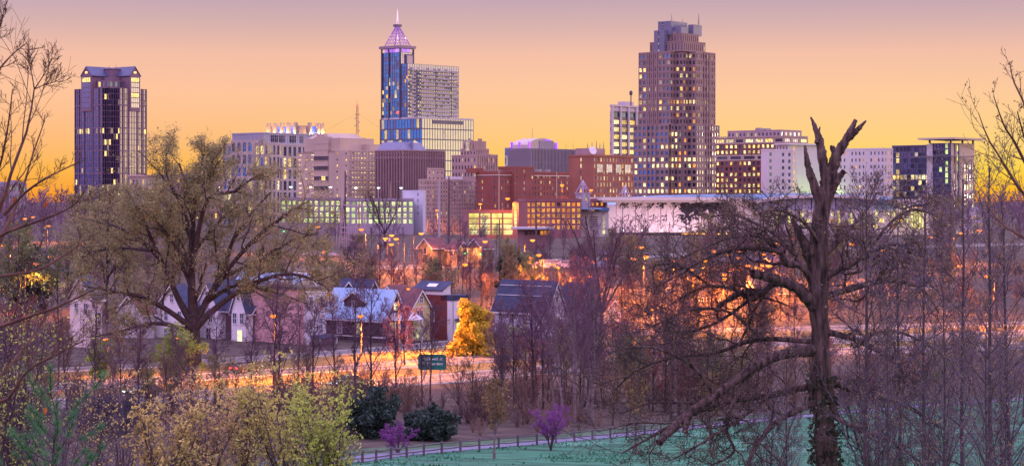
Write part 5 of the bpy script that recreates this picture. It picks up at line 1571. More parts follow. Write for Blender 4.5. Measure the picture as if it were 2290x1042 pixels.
def double_lamp():
    d = 326; x = X(891, d); g = gz(x, d); zt = Z(648, d)-g
    r = empty('double_street_lamp', (x, d, g), 0, 'tall double-armed street lamp, right head glowing orange, beside the yellow house', 'street lamp')
    mb = MB(); mb.tube([(0, 0, -.3), (0, 0, zt*.6), (0, 0, zt-1.6)], [.16, .13, .1], 8); mb.build('pole', GALV, r)
    for s in (-1, 1):
        e = 1.35*s
        zz = zt+.25 if s > 0 else zt+.7
        mb = MB(); mb.tube([(0, 0, zt-1.7), (.35*s, 0, zt-.6), (e*.75, 0, zz), (e, 0, zz+.02)], [.08, .07, .06, .05], 6); mb.build('arm', GALV, r)
        mb = MB(); mb.frustum(e-.25, e+.55 if s > 0 else e+.25, -.17, .17, zz-.02, zz+.16, .05); mb.build('lamp_head', GALV, r)
    mb = MB(); mb.lathe([(.05, -.25), (.24, -.12), (.28, 0), (.2, .03)], 10, 0, (1.5, 0, zt+.2)); mb.build('lamp_bulb', SODIUM, r)
    l = bpy.data.lights.new('lamp_light', 'SPOT'); l.energy = 85000; l.color = SODC; l.spot_size = radians(150); l.spot_blend = .6; l.shadow_soft_size = .25
    lo = bpy.data.objects.new('lamp_light', l); COL.objects.link(lo); lo.parent = r; lo.location = (1.5, -.3, zt-.35); lo.rotation_euler = (radians(-22), radians(-24), 0)
double_lamp()

LAMPS = [  # px, py, where it is
 (586, 500, 'shining through the right side of the spreading oak'), (710, 507, 'right of the oak crown before the green deck'), (808, 513, 'beside the substation gantry'),
 (862, 533, 'left one of the cluster of three by the transformer pole'), (876, 526, 'top one of the cluster of three by the transformer pole'), (886, 534, 'right one of the cluster of three by the transformer pole'), (875, 546, 'just below the cluster of three on the transformer pole'),
 (942, 522, 'above the leftmost tan cottage'), (1085, 540, 'beside the rightmost tan cottage'), (1191, 537, 'below the flat canopy pavilion'), (1205, 570, 'right of the brown transmission pole foot'), (1188, 576, 'left of the brown transmission pole foot'),
 (1040, 591, 'in the bare trees below the tan cottages'), (1248, 597, 'over the brick warehouse, left of the fan-shaped tree'), (1236, 591, 'fainter one left of the warehouse lamp'), (1297, 604, 'in the fan-shaped tree, left side'), (1322, 618, 'low at the foot of the fan-shaped tree'), (1358, 578, 'in the middle of the fan-shaped tree'), (1328, 584, 'left of centre in the fan-shaped tree'),
 (1417, 578, 'left end of the grey-roofed shed'), (1445, 574, 'right end of the grey-roofed shed'), (1435, 553, 'above the grey-roofed shed'), (1425, 552, 'fainter twin above the grey-roofed shed'),
 (1503, 583, 'at the left tips of the broken tree'), (1548, 602, 'low left inside the broken tree'), (1577, 582, 'left group inside the broken tree'), (1596, 561, 'upper left inside the broken tree'), (1629, 568, 'between two lamps inside the broken tree'), (1653, 561, 'top of a stacked pair inside the broken tree'), (1653, 576, 'bottom of a stacked pair inside the broken tree'), (1707, 568, 'brightest one inside the broken tree'), (1733, 564, 'right of the brightest lamp inside the broken tree'), (1741, 543, 'near the red light left of the broken trunk'), (1672, 594, 'above the long dead limb of the broken tree'), (1719, 594, 'at the end of the dead limb of the broken tree'), (1620, 613, 'low one left of the dead limb'),
 (2150, 521, 'below the lilac block at right'), (2190, 515, 'rightmost one before the far right woods'), (2146, 594, 'large low one among the right saplings'), (2081, 530, 'left one below the pale low hall'), (2205, 617, 'low one between the right saplings'), (1905, 545, 'yellowish one right of the broken trunk'), (1975, 560, 'behind the slender sapling right of the broken trunk'),
 (55, 489, 'left one of a pair in the far left woods'), (73, 485, 'right one of a pair in the far left woods'), (108, 505, 'below the pair in the far left woods'), (8, 548, 'at the far left frame edge'), (80, 590, 'low in the left woods'), (725, 563, 'on the slope right of the oak'), (580, 566, 'low inside the right half of the oak'), (178, 485, 'left one of a row behind the left edge of the oak'), (205, 485, 'right one of a row behind the left edge of the oak'),
]
for px, py, wh in LAMPS:
    street_lamp(px, py, 'orange street lamp '+wh, power=15000 if py > 540 else 12000)
street_lamp(1135, 444, 'bright orange lamp rising above the yellow lit deck', d=850, power=9000, az=0)
for px, py, dd, pw, wh in ((1257, 414, 965, 26000, 'on a tall mast before the long brick block'), (1322, 425, 1032, 34000, 'on a tall mast at the foot of the brick hotel'), (1074, 456, 985, 26000, 'at the foot of the long brick block corner'), (978, 470, 965, 20000, 'at the foot of the beige stone hotel')):
    street_lamp(px, py, 'orange lamp '+wh, d=dd, power=pw, az=-pi/2)
# lamps along the boulevard, seen through trees; last two added to light the road
for px, dd, wh, hh, pw in ((1620, 372, 'on a tall pole over the boulevard inside the broken tree', 9.3, 9000), (398, 285, 'low behind the fresh green leafing shrub by the oak', 5.0, 2200), (236, 280, 'low behind the green shrub below the pink-lit house', 5.0, 2500), (1822, 330, 'hidden behind the broken trunk', 8.0, 6000), (1460, 345, 'low at the left tips of the broken tree', 6.0, 5000), (611, 270, 'behind the bare trees below the pink sheathed house', 8.5, 24000), (806, 282, 'behind the bare trees below the dark metal-roofed house', 8.0, 20000)):
    x = X(px, dd); street_lamp(px, HOR+(CZ-(gz(x, dd)+hh))/dd*F, 'orange street lamp '+wh, d=dd, power=pw, az=-pi/2)
# green traffic lights and odd coloured lamps
GREENL = glow('green_signal_glow', (60, 255, 110), (80, 255, 120), 9, 10, .05); YG = glow('yellow_green_lamp_glow', (220, 255, 60), (225, 255, 80), 18, 20, .05)
def signal(px, py, d, m, label):
    x = X(px, d); g = gz(x, d); h = Z(py, d)-g
    r = empty('traffic_signal', (x, d, g), 0, label, 'traffic light', 'traffic signals')
    mb = MB(); mb.tube([(.3, .3, -.3), (.3, .3, h+.6)], .08, 6); mb.build('pole', GALV, r)
    mb = MB(); mb.box(-.22, .22, -.05, .25, h-.6, h+.6); mb.build('housing', FRAME, r)
    for k in (-.38, 0, .38):
        lit = abs(k-(-.38 if m is GREENL else .38)) < .01
        mb = MB(); mb.lathe([(.16, 0), (.19, .08), (.1, .14)], 8, 0, (0, 0, 0)); o = mb.build('lens', m if lit else GNIGHT, r); o.location = (0, -.06, h+k); o.rotation_euler = (pi/2, 0, 0); o.scale = (1.4, 1.4, 1)
signal(635, 515, 640, GREENL, 'green traffic light shining through the right oak crown')
signal(1074, 565, 560, GREENL, 'green traffic light below the rightmost tan cottage'); signal(1040, 563, 560, GREENL, 'green traffic light below the middle tan cottage')
signal(1770, 538, 700, LITRED, 'red traffic light left of the broken trunk'); signal(190, 486, 900, LITRED, 'red traffic light behind the left edge of the oak'); signal(2119, 552, 640, LITRED, 'red traffic light below the pale low hall')
street_lamp(107, 574, 'yellow-green lamp glowing in the left woods', d=500, power=2600, col=(.75, 1, .12), bulb=None)

# ------------------------------------------------------------------ cars
def make_car(name, label, paint, x, y, heading, group='cars on the roads'):
    r = empty(name, (x, y, gz(x, y)+.07), heading, label, 'car', group)
    P = [(-2.2, .35), (2.2, .35), (2.25, .7), (1.9, .85), (.95, .95), (-1.5, .98), (-2.15, .92), (-2.25, .6)]
    mb = MB(); mb.prism(P, 'y', -.88, .88)
    b = mb.build('body', paint, r)
    mb = MB(); mb.add([(-1.75, -.8, .96), (1.05, -.8, .94), (1.05, .8, .94), (-1.75, .8, .96), (-1.2, -.62, 1.45), (.25, -.62, 1.45), (.25, .62, 1.45), (-1.2, .62, 1.45)],
                      [(0, 3, 2, 1), (4, 5, 6, 7), (0, 1, 5, 4), (1, 2, 6, 5), (2, 3, 7, 6), (3, 0, 4, 7)]); mb.build('cabin_glass', GNIGHT, r)
    mb = MB(); mb.box(-1.22, .27, -.64, .64, 1.45, 1.49); mb.build('roof', paint, r)
    ty = mat('tyre', (.03, .03, .03), .9, .1, 1)
    for wx in (-1.35, 1.38):
        for wy in (-.82, .82):
            mb = MB(); mb.lathe([(.2, -.1), (.33, -.09), (.33, .09), (.2, .1)], 14); w = mb.build('wheel', ty, r); w.location = (wx, wy, .33); w.rotation_euler = (pi/2, 0, 0)
            mb = MB(); mb.lathe([(.05, -.11), (.2, -.105), (.2, .105), (.05, .11)], 10); mb.build('rim', GALV, w)
    for wy in (-.62, .62):
        mb = MB(); mb.box(2.2, 2.28, wy-.2, wy+.2, .58, .76); mb.build('headlight', LITWHITE, r)
        mb = MB(); mb.box(-2.3, -2.2, wy-.2, wy+.2, .62, .82); mb.build('taillight', LITRED, r)
def cars():
    pt = {k: mat('car_paint_'+k, c, .3, .03, 1, spec=.5) for k, c in (('silver', (.45, .45, .48)), ('dark', (.04, .04, .06)), ('white', (.65, .65, .65)), ('red', (.3, .02, .02)))}
    def on(road, px, off, flip, col, lab):
        Q = ROADS[road]; k = np.argmin(np.abs(1145+F*Q[:, 0]/Q[:, 1]-px)); T = Q[min(k+1, len(Q)-1)]-Q[max(k-1, 0)]; T = T/np.linalg.norm(T)
        p = Q[k]+np.array([-T[1], T[0]])*off
        make_car('car', lab, pt[col], p[0], p[1], math.atan2(T[1], T[0])+(pi if flip else 0))
    on('boulevard_far', 560, 2.3, False, 'dark', 'dark car on the far carriageway below the twin-gable house')
    on('boulevard_near', 760, -2.5, True, 'silver', 'silver car on the near carriageway behind the woods')
    on('house_street', 1180, 1.5, False, 'dark', 'dark car on the house street before the long white house')
    on('boulevard_near', 330, 2.5, True, 'dark', 'dark car on the near carriageway behind the left shrubs')
cars()
# ------------------------------------------------------------------ trees: vectorised branching
def unit(v): return v/np.maximum(np.linalg.norm(v, axis=-1, keepdims=True), 1e-9)
def spawn(rs, P, Rd, k, t0=.25, t1=1.0, lr=.4, lvar=.3, ang=40, angv=12, up=.1, npts=4, wob=.15, rr=.6, shape=.4, rmin=.006, tip=.3, flat=0.0, lmin=0.0):
    """children of every branch in P (N,n,3) with radii Rd (N,n)"""
    N, n = P.shape[:2]
    t = t0+(t1-t0)*((np.arange(k)[None]+rs.rand(N, k))/k)
    f = np.clip(t*(n-1), 0, n-1.001); i = f.astype(int); f = (f-i)[..., None]
    r = np.arange(N)[:, None]
    A, B = P[r, i], P[r, i+1]
    pos = A*(1-f)+B*f; tan = unit(B-A)
    rad = Rd[r, i]*(1-f[..., 0])+Rd[r, i+1]*f[..., 0]
    plen = np.linalg.norm(np.diff(P, axis=1), axis=2).sum(1)[:, None]
    ref = np.where(np.abs(tan[..., 2:]) < .9, np.array([0, 0, 1.0]), np.array([1.0, 0, 0]))
    u = unit(np.cross(tan, ref)); v = np.cross(tan, u)
    az = (np.arange(k)[None]*2.4+rs.rand(N, 1)*6.28+rs.randn(N, k)*.5)[..., None]
    a = np.radians(ang+angv*rs.randn(N, k))[..., None]
    d = unit(tan*np.cos(a)+(u*np.cos(az)+v*np.sin(az))*np.sin(a))
    if flat: d[..., 2] *= (1-flat); d = unit(d)
    L = np.maximum(plen*lr*(1-shape*t)*(1+lvar*rs.randn(N, k)).clip(.35, 1.8), lmin)
    step = (L/(npts-1))[..., None]
    pts = [pos]; p = pos
    for _ in range(npts-1):
        d = unit(d+wob*rs.randn(N, k, 3)+np.array([0, 0, up]))
        p = p+d*step; pts.append(p)
    Q = np.stack(pts, 2).reshape(N*k, npts, 3)
    r0 = np.maximum(np.minimum(rad*rr, L*.05+.004), rmin)
    tp = np.linspace(1, tip, npts)
    Rq = np.maximum(r0[..., None]*tp, rmin*.8).reshape(N*k, npts)
    return Q, Rq

def tubes(P, Rd, s):
    N, n = P.shape[:2]
    T = unit(np.gradient(P, axis=1)); D = unit(P[:, -1]-P[:, 0])[:, None]
    ref = np.where(np.abs(D[..., 2:]) < .8, np.array([0, 0, 1.0]), np.array([1.0, 0, 0]))
    U = unit(np.cross(T, np.broadcast_to(ref, T.shape))); W = np.cross(T, U)
    a = np.arange(s)*2*pi/s
    ring = P[:, :, None]+Rd[:, :, None, None]*(U[:, :, None]*np.cos(a)[:, None]+W[:, :, None]*np.sin(a)[:, None])
    V = ring.reshape(-1, 3)
    b = (np.arange(N)*n*s)[:, None, None]+(np.arange(n-1)*s)[None, :, None]; j = np.arange(s)[None, None]; jn = (j+1) % s
    q = np.stack([b+j, b+jn, b+s+jn, b+s+j], -1).reshape(-1, 4)
    return V, q

def merge(parts):
    Vs, qs, o = [], [], 0
    for V, q in parts:
        Vs.append(V); qs.append(q+o); o += len(V)
    return np.concatenate(Vs), np.concatenate(qs)

def leaf_quads(rs, C, size, aspect=1.6, droop=0.0, svar=.35):
    n = len(C); a = unit(rs.randn(n, 3)+np.array([0, 0, -droop])); b = unit(np.cross(a, rs.randn(n, 3)))
    s = size*(1+svar*rs.randn(n, 1)).clip(.4, 2)
    a = a*s*aspect*.5; b = b*s*.5
    V = np.stack([C-a, C+b*.9, C+a, C-b*.9], 1).reshape(-1, 3)
    return V, np.arange(n*4).reshape(n, 4)

def along(rs, P, k, t0=.3, jit=.0):
    N, n = P.shape[:2]
    t = t0+(1-t0)*rs.rand(N, k); f = np.clip(t*(n-1), 0, n-1.001); i = f.astype(int); f = (f-i)[..., None]; r = np.arange(N)[:, None]
    C = (P[r, i]*(1-f)+P[r, i+1]*f).reshape(-1, 3)
    return C+jit*rs.randn(*C.shape)

def respl(P, R, n):
    """smooth resample of a limb polyline"""
    P = np.asarray(P, float); R = np.asarray(R, float)
    m = len(P); t = np.linspace(0, m-1, n); i = np.clip(t.astype(int), 0, m-2); f = (t-i)[:, None]
    def g(k): return P[np.clip(k, 0, m-1)]
    p0, p1, p2, p3 = g(i-1), g(i), g(i+1), g(i+2)
    Q = .5*((2*p1)+(-p0+p2)*f+(2*p0-5*p1+4*p2-p3)*f**2+(-p0+3*p1-3*p2+p3)*f**3)
    return Q, np.interp(t, np.arange(m), R)

def trunk_line(rs, h, r, lean=.03, n=9, wob=.02):
    z = np.linspace(0, h, n); x = np.cumsum(rs.randn(n)*wob*h/n*2)+lean*z*rs.randn(); y = np.cumsum(rs.randn(n)*wob*h/n*2)
    x -= x[0]; y -= y[0]
    P = np.stack([x, y, z], 1)[None]; R = (r*np.linspace(1, .18, n)**.8)[None]; R[0, 0] *= 1.35
    return P, R

BARK = mat('bark_purple_brown', (.07, .048, .055), .9, .4, 3.0, rand=.25)
BARKG = mat('bark_grey', (.19, .155, .165), .9, .35, 3.0, rand=.25)
BARKD = mat('bark_dark', (.05, .033, .035), .95, .5, 6.0, bump=1.0, stretch=(1, 1, .16), detail=8, col2=(.20, .13, .115))
TWIGP = mat('twigs_purple', (.165, .092, .135), .9, .3, .6, rand=.3)
TWIGB = mat('twigs_brown', (.17, .105, .085), .9, .3, .6, rand=.3)
TWIGR = mat('twigs_red', (.24, .09, .085), .9, .3, .6, rand=.25)
LTAN = mat('leaf_tan', (.30, .21, .10), .8, .35, 1.2, trans=.3, rand=.15)
LOLIVE = mat('leaf_olive', (.30, .27, .13), .8, .4, .8, trans=.3, rand=.15)
LGREEN = mat('leaf_spring_green', (.28, .34, .08), .8, .35, 1.2, trans=.35, rand=.2)
LDARK = mat('leaf_dark_evergreen', (.035, .065, .05), .6, .4, .8, trans=.15, rand=.1)
LRED = mat('leaf_red_bud', (.38, .12, .10), .8, .3, 1, trans=.3, rand=.15)
LPINK = mat('blossom_pink', (.55, .22, .24), .8, .2, 1, trans=.3)
LMAG = mat('blossom_magenta', (.30, .09, .34), .8, .25, 1, trans=.3, rand=.1)
LLAMPGOLD = mat('leaf_lamplit_gold', (.60, .43, .05), .75, .4, .9, trans=.25)  # the street lamp's gold light is painted into this leaf colour
LIVY = mat('leaf_ivy', (.07, .075, .045), .6, .35, 2, trans=.15)
LPALE = mat('leaf_pale_green', (.26, .30, .13), .8, .35, .8, trans=.35, rand=.2)
NEEDLE = mat('pine_needles', (.09, .25, .10), .6, .35, 2.0, trans=.2)

def meshes(name, trunk_parts, crown_parts, leaf=None):
    """-> (trunk mesh data, crown mesh data, leaf mesh data) as arrays"""
    return merge(trunk_parts), (merge(crown_parts) if crown_parts else None), leaf

def proto(seed, h=16, r=.2, lean=.03, l1=14, l2=8, l3=5, l4=0, a1=38, a2=42, a3=45, lr1=.36, lr2=.42, lr3=.45, up1=.1, up2=.08, t1=.3, rmin=.014, wob=.14, shape=.55, leafk=0, leafs=.08, leafj=.05, lean_=0, forks=0, n1=6):
    rs = np.random.RandomState(seed)
    P, R = trunk_line(rs, h, r, lean)
    tp = [tubes(P, R, 7)]
    Q1, R1 = spawn(rs, P, R, l1, t1, .99, lr1, .25, a1, 9, up1, n1, wob*.7, .55, shape, rmin*2)
    tp.append(tubes(Q1, R1, 5))
    Q2, R2 = spawn(rs, Q1, R1, l2, .2, 1, lr2, .3, a2, 12, up2, 4, wob, .55, .4, rmin*1.3)
    Q3, R3 = spawn(rs, Q2, R2, l3, .2, 1, lr3, .3, a3, 14, up2*.8, 3, wob, .6, .3, rmin)
    cp = [tubes(Q2, R2, 3), tubes(Q3, R3, 3)]
    last = Q3
    if l4:
        Q4, R4 = spawn(rs, Q3, R3, l4, .25, 1, .5, .3, 45, 15, up2*.6, 3, wob, .7, .2, rmin*.85)
        cp.append(tubes(Q4, R4, 3)); last = Q4
    leaf = None
    if leafk:
        C = along(rs, last, leafk, .2, leafj); leaf = leaf_quads(rs, C, leafs)
    return meshes('t', tp, cp, leaf)

_mesh_id = [0]
def to_mesh(name, data, m):
    V, q = data
    return new_mesh(name, V, q, [m])

class Kind:
    def __init__(s, arrays, bark, twig, leafm=None):
        t, c, l = arrays
        s.trunk = to_mesh('trunk', t, bark); s.crown = to_mesh('crown', c, twig) if c else None
        s.leaf = to_mesh('foliage', l, leafm) if l else None
def plant(kind, name, label, x, y, s=1.0, rz=None, group=None, cat='tree', sz=None, tw=None, lm=None):
    r = empty(name, (x, y, gz(x, y)-.1), rz if rz is not None else rnd.uniform(0, 6.28), label, cat, group)
    r.scale = (s, s, sz or s)
    for n, me in (('trunk', kind.trunk), ('crown', kind.crown), ('foliage', kind.leaf)):
        if me: link(n, me, r)
    return r
ORD = ['', 'first', 'second', 'third', 'fourth', 'fifth', 'sixth', 'seventh', 'eighth', 'ninth', 'tenth', 'eleventh', 'twelfth']+['number %d' % i for i in range(13, 60)]
ZONES = [(-400, 'at the left edge'), (150, 'below the pink-lit house'), (330, 'below the oak trunk'), (480, 'below the twin-gable house'), (570, 'below the pink sheathed house'), (730, 'below the dark metal-roofed house'), (870, 'around the green road sign'), (1010, 'below the golden evergreen'), (1110, 'below the long white house'), (1270, 'below the fan-shaped tree'), (1400, 'left of the broken tree'), (1620, 'behind the broken tree'), (1850, 'right of the broken trunk'), (2050, 'at the right edge')]
def zone(px):
    z = ZONES[0][1]
    for p, w in ZONES:
        if px >= p: z = w
    return z
def plant_many(entries, where, group):
    """entries: (px, d, kind, name, words, scale, zscale); labels count from the left inside a landmark zone"""
    entries = sorted(entries, key=lambda e: e[0]); tot = {}; cnt = {}
    for e in entries: k = (e[4], zone(e[0])); tot[k] = tot.get(k, 0)+1
    for px, d, kind, name, words, s, sz in entries:
        k = (words, zone(px)); cnt[k] = cnt.get(k, 0)+1
        lab = words+' '+where+' '+k[1]
        if tot[k] > 1: lab += ', '+ORD[cnt[k]]+' from left'
        plant(kind, name, lab, X(px, d), d, s, None, group, 'tree', sz)

# ---- hero: limbs traced as points on the photograph, each with its own depth
def limb(pts, d, rpx, dep=0.0, dep1=None):
    """pts (px,py) -> 3-D polyline; dep metres of depth offset growing along the limb"""
    n = len(pts); out = []
    dep1 = dep if dep1 is None else dep1
    for i, (px, py) in enumerate(pts):
        dd = d+dep+(dep1-dep)*i/(n-1); out.append((X(px, dd), dd, Z(py, dd)))
    return np.array(out), np.array(rpx, float)/F*d
def local(arr, o): return arr-np.asarray(o)

def hero(name, label, base, limbs, dead, specs, bark, twig, leaf=None, seed=1, sides=10, group=None, extra=None, npts=14, ivy=None):
    """limbs: list of (P, R); dead: limbs that carry no twigs; specs: spawn dicts per level"""
    rs = np.random.RandomState(seed)
    o = np.array([base[0], base[1], gz(base[0], base[1])])
    r = empty(name, tuple(o), 0, label, 'tree', group)
    tp = []; LP_, LR_ = [], []
    for P, R in limbs+dead:
        Q, Rq = respl(P, R, npts)
        Rq = Rq*(1+.07*np.sin(np.arange(npts)*26.6/npts+rs.rand()*6)+.04*rs.randn(npts)); Q = Q+rs.randn(*Q.shape)*Rq[:, None]*.05
        V_, q_ = tubes((Q-o)[None], Rq[None], sides)
        if sides > 8: V_ = V_+rs.randn(*V_.shape)*np.repeat(Rq, sides)[:, None]*.05
        tp.append((V_, q_))
    for P, R in limbs:
        Q, Rq = respl(P, R, npts); LP_.append(Q-o); LR_.append(Rq)
    A, B = np.array(LP_), np.array(LR_)
    cp = []
    for i, (sp, sd) in enumerate(specs):
        A, B = spawn(rs, A, B, **sp); (tp if i == 0 else cp).append(tubes(A, B, sd))
    V, q = merge(tp); link('trunk', new_mesh('trunk', V, q, [bark], smooth=True), r)
    if cp: V, q = merge(cp); link('crown', new_mesh('crown', V, q, [twig]), r)
    if leaf:
        k, size, jit, lm, droop = leaf
        C = along(rs, A, k, .2, jit)
        V, q = leaf_quads(rs, C, size, droop=droop); link('foliage', new_mesh('foliage', V, q, [lm]), r)
    return r, o, rs

def big_oak():
    d = 305
    L = [limb([(436, 850), (436, 740), (430, 640), (428, 560), (432, 480), (418, 420), (400, 365)], d, [22, 18, 11, 9, 7, 5, 3], 0, 1),
         limb([(430, 600), (445, 510), (470, 440), (520, 430), (560, 402), (592, 388)], d, [8, 7, 6, 5, 4, 2], 0, -4),
         limb([(432, 490), (440, 420), (456, 345)], d, [6, 4, 2], 0, 3), limb([(436, 440), (470, 390), (500, 350)], d, [4, 3, 2], 0, 5),
         limb([(436, 735), (470, 700), (520, 660), (570, 632), (640, 612), (700, 625), (738, 650)], d, [11, 10, 8, 7, 5, 4, 2], 0, -5),
         limb([(436, 725), (470, 660), (500, 600), (520, 540), (560, 480), (605, 430)], d, [11, 9, 8, 7, 5, 2], 0, 4),
         limb([(468, 665), (520, 590), (575, 530), (640, 480), (690, 450)], d, [8, 7, 6, 4, 2], 0, -7),
         limb([(500, 620), (580, 580), (650, 540), (712, 520)], d, [6, 5, 4, 2], 0, 9),
         limb([(432, 730), (395, 660), (370, 600), (340, 560), (290, 520), (235, 498)], d, [11, 10, 8, 7, 5, 2], 0, 5),
         limb([(432, 735), (370, 690), (310, 662), (250, 650), (185, 640)], d, [10, 8, 6, 4, 2], 0, -5),
         limb([(372, 605), (335, 525), (318, 470), (345, 440)], d, [7, 5, 4, 2], 0, -4), limb([(340, 560), (280, 555), (220, 560), (170, 580)], d, [6, 4, 3, 2], 0, 8),
         limb([(425, 740), (350, 722), (280, 738), (215, 752)], d, [8, 6, 4, 2], 0, -7), limb([(429, 600), (385, 540), (345, 490), (300, 460)], d, [6, 5, 4, 2], 0, -8),
         limb([(429, 570), (470, 520), (505, 480), (545, 455)], d, [6, 5, 4, 2], 0, 8), limb([(430, 650), (400, 570), (385, 500), (365, 440)], d, [6, 5, 4, 2], 0, 9),
         limb([(436, 700), (520, 640), (600, 650), (690, 680)], d, [7, 5, 4, 2], 0, 8), limb([(428, 560), (415, 480), (375, 400), (372, 345)], d, [5, 4, 3, 2], 0, -3)]
    L = [(P, R*np.where(R > R.max()*.99, .8, .72)) for P, R in L]
    hero('spreading_oak', 'huge spreading oak with olive spring haze in front of the houses', (X(436, d), d), L, [],
         [(dict(k=11, t0=.22, lr=.30, ang=48, up=.06, npts=6, wob=.16, rr=.5, shape=.3, rmin=.035, lmin=2.2), 4),
          (dict(k=8, t0=.15, lr=.5, ang=45, up=.08, npts=4, wob=.2, rr=.55, shape=.3, rmin=.022, lmin=.9), 3),
          (dict(k=6, t0=.15, lr=.55, ang=45, up=.06, npts=3, wob=.2, rr=.6, shape=.2, rmin=.016, lmin=.5), 3)],
         mat('oak_bark', (.06, .042, .045), .9, .4, 3.0), mat('oak_twigs', (.19, .145, .105), .9, .3, .6), (10, .14, .30, mat('oak_leaf', (.35, .325, .15), .8, .4, .8, trans=.3), .3), 11)
big_oak()

def broken_tree():
    d = 86
    trunk = limb([(1846, 1230), (1848, 1042), (1838, 850), (1832, 700), (1829, 560), (1836, 480), (1850, 420), (1853, 372)], d, [32, 27, 23.5, 22, 21, 19, 17, 14])
    dead = [trunk,
            limb([(1850, 425), (1838, 345), (1829, 302), (1813, 262)], d, [13, 10.5, 8, 1.5], 0, .3), limb([(1826, 320), (1834, 283)], d, [5, 1]),
            limb([(1853, 420), (1870, 352), (1893, 312), (1914, 268)], d, [14, 11.5, 9.5, 4], 0, -.3), limb([(1898, 310), (1918, 290), (1937, 270)], d, [8, 6, 1.5], -.2, -.3), limb([(1868, 360), (1862, 330), (1860, 335)], d, [8, 5, 4]),
            limb([(1842, 480), (1820, 412), (1807, 372), (1800, 326)], d, [13, 10, 7.5, 2.5], 0, -.4), limb([(1856, 440), (1872, 405), (1888, 382)], d, [9, 7.5, 6], 0, -.3),
            limb([(1828, 610), (1806, 560), (1792, 530), (1772, 488)], d, [17, 13, 9, 3], 0, -.5),
            limb([(1832, 700), (1790, 650), (1740, 626), (1682, 612)], d, [16, 13, 11, 9], 0, -1.2),
            limb([(1826, 780), (1740, 795), (1680, 825), (1600, 884), (1540, 925), (1500, 962), (1474, 990)], d, [14, 12, 10.5, 9.5, 9, 8.5, 8], 0, -3.0), limb([(1542, 926), (1534, 950), (1531, 968)], d, [8, 6, 5], -2.4, -2.5)]
    dead.append(limb([(1700, 655), (1660, 655), (1625, 672), (1604, 692), (1610, 715), (1630, 705)], d, [8, 7, 6, 5, 3, 2], 1.2, 1))
    L = [limb([(1828, 650), (1796, 598), (1758, 588), (1738, 562), (1660, 556), (1590, 572), (1520, 612), (1466, 642)], d, [13, 11, 10, 8, 6, 5, 4, 2], 0, -2),
         limb([(1800, 655), (1740, 632), (1702, 655), (1680, 668), (1640, 646), (1590, 640), (1540, 656), (1484, 692)], d, [11, 10, 9, 8, 6, 5, 4, 2], 0, 2.5),
         limb([(1738, 562), (1700, 530), (1640, 530), (1560, 560), (1488, 600)], d, [5, 4, 3, 2, 1], -.5, -3), limb([(1680, 668), (1600, 722), (1520, 742), (1436, 722)], d, [5, 4, 3, 1], 1, 3), limb([(1700, 758), (1640, 702), (1560, 690), (1480, 720), (1404, 752)], d, [5, 4, 3, 2, 1], 1, -2), limb([(1600, 905), (1520, 900), (1450, 902), (1384, 926)], d, [4, 3, 2, 1], 1, 4), limb([(1720, 884), (1660, 932), (1580, 984), (1500, 1030)], d, [5, 4, 3, 1], 0, -4), limb([(1990, 627), (2050, 600), (2104, 592)], d, [4, 3, 1], 1, 3), limb([(1920, 762), (1990, 740), (2060, 762), (2124, 806)], d, [5, 4, 3, 1], -1, 2), limb([(1590, 640), (1530, 600), (1480, 590), (1430, 610)], d, [4, 3, 2, 1], 1, -1),
         limb([(1720, 640), (1690, 690), (1668, 740), (1620, 830)], d, [5, 4, 3, 1], 1, 0), limb([(1780, 575), (1740, 530), (1690, 500), (1640, 480), (1590, 485)], d, [6, 5, 4, 3, 1.5], 0, 3),
         limb([(1820, 860), (1720, 884), (1600, 905), (1500, 952), (1440, 985), (1392, 1012)], d, [11, 9, 6, 5, 3, 1.5], 0, 3), limb([(1825, 765), (1700, 758), (1600, 788), (1500, 800), (1420, 830), (1376, 872)], d, [9, 7, 6, 4, 3, 1.5], 0, 4),
         limb([(1600, 886), (1560, 830), (1500, 790), (1430, 775), (1360, 790)], d, [7, 5, 4, 3, 1.5], -1.5, -3), limb([(1680, 830), (1640, 900), (1625, 960), (1640, 1010), (1590, 1040)], d, [7, 6, 5, 4, 2], -1, -2),
         limb([(1840, 620), (1900, 592), (1950, 562), (2000, 546), (2046, 562)], d, [12, 9, 7, 5, 2], 0, -2), limb([(1842, 665), (1920, 640), (1990, 627), (2060, 645), (2100, 700)], d, [11, 9, 7, 4, 2], 0, 2.5),
         limb([(1845, 740), (1920, 762), (1990, 802), (2044, 856)], d, [10, 8, 6, 2], 0, -2), limb([(1848, 850), (1930, 880), (2020, 905), (2110, 960)], d, [9, 7, 5, 2], 0, 2),
         limb([(1842, 575), (1890, 522), (1930, 480), (1962, 430)], d, [9, 7, 4, 2], 0, 2), limb([(1840, 560), (1800, 500), (1740, 470), (1690, 480)], d, [6, 5, 3, 1.5], 0, -3),
         limb([(1930, 580), (1990, 500), (2040, 470), (2090, 480)], d, [5, 4, 3, 1.5], -1, 1), limb([(1826, 900), (1740, 940), (1690, 1000), (1660, 1070)], d, [9, 8, 6, 3], 0, -3),
         limb([(1850, 920), (1920, 960), (2000, 990), (2080, 1050)], d, [8, 6, 4, 2], 0, -3)]
    L = [(P, R*np.where(R > 3.5/F*d, .78, 1.0)) for P, R in L]
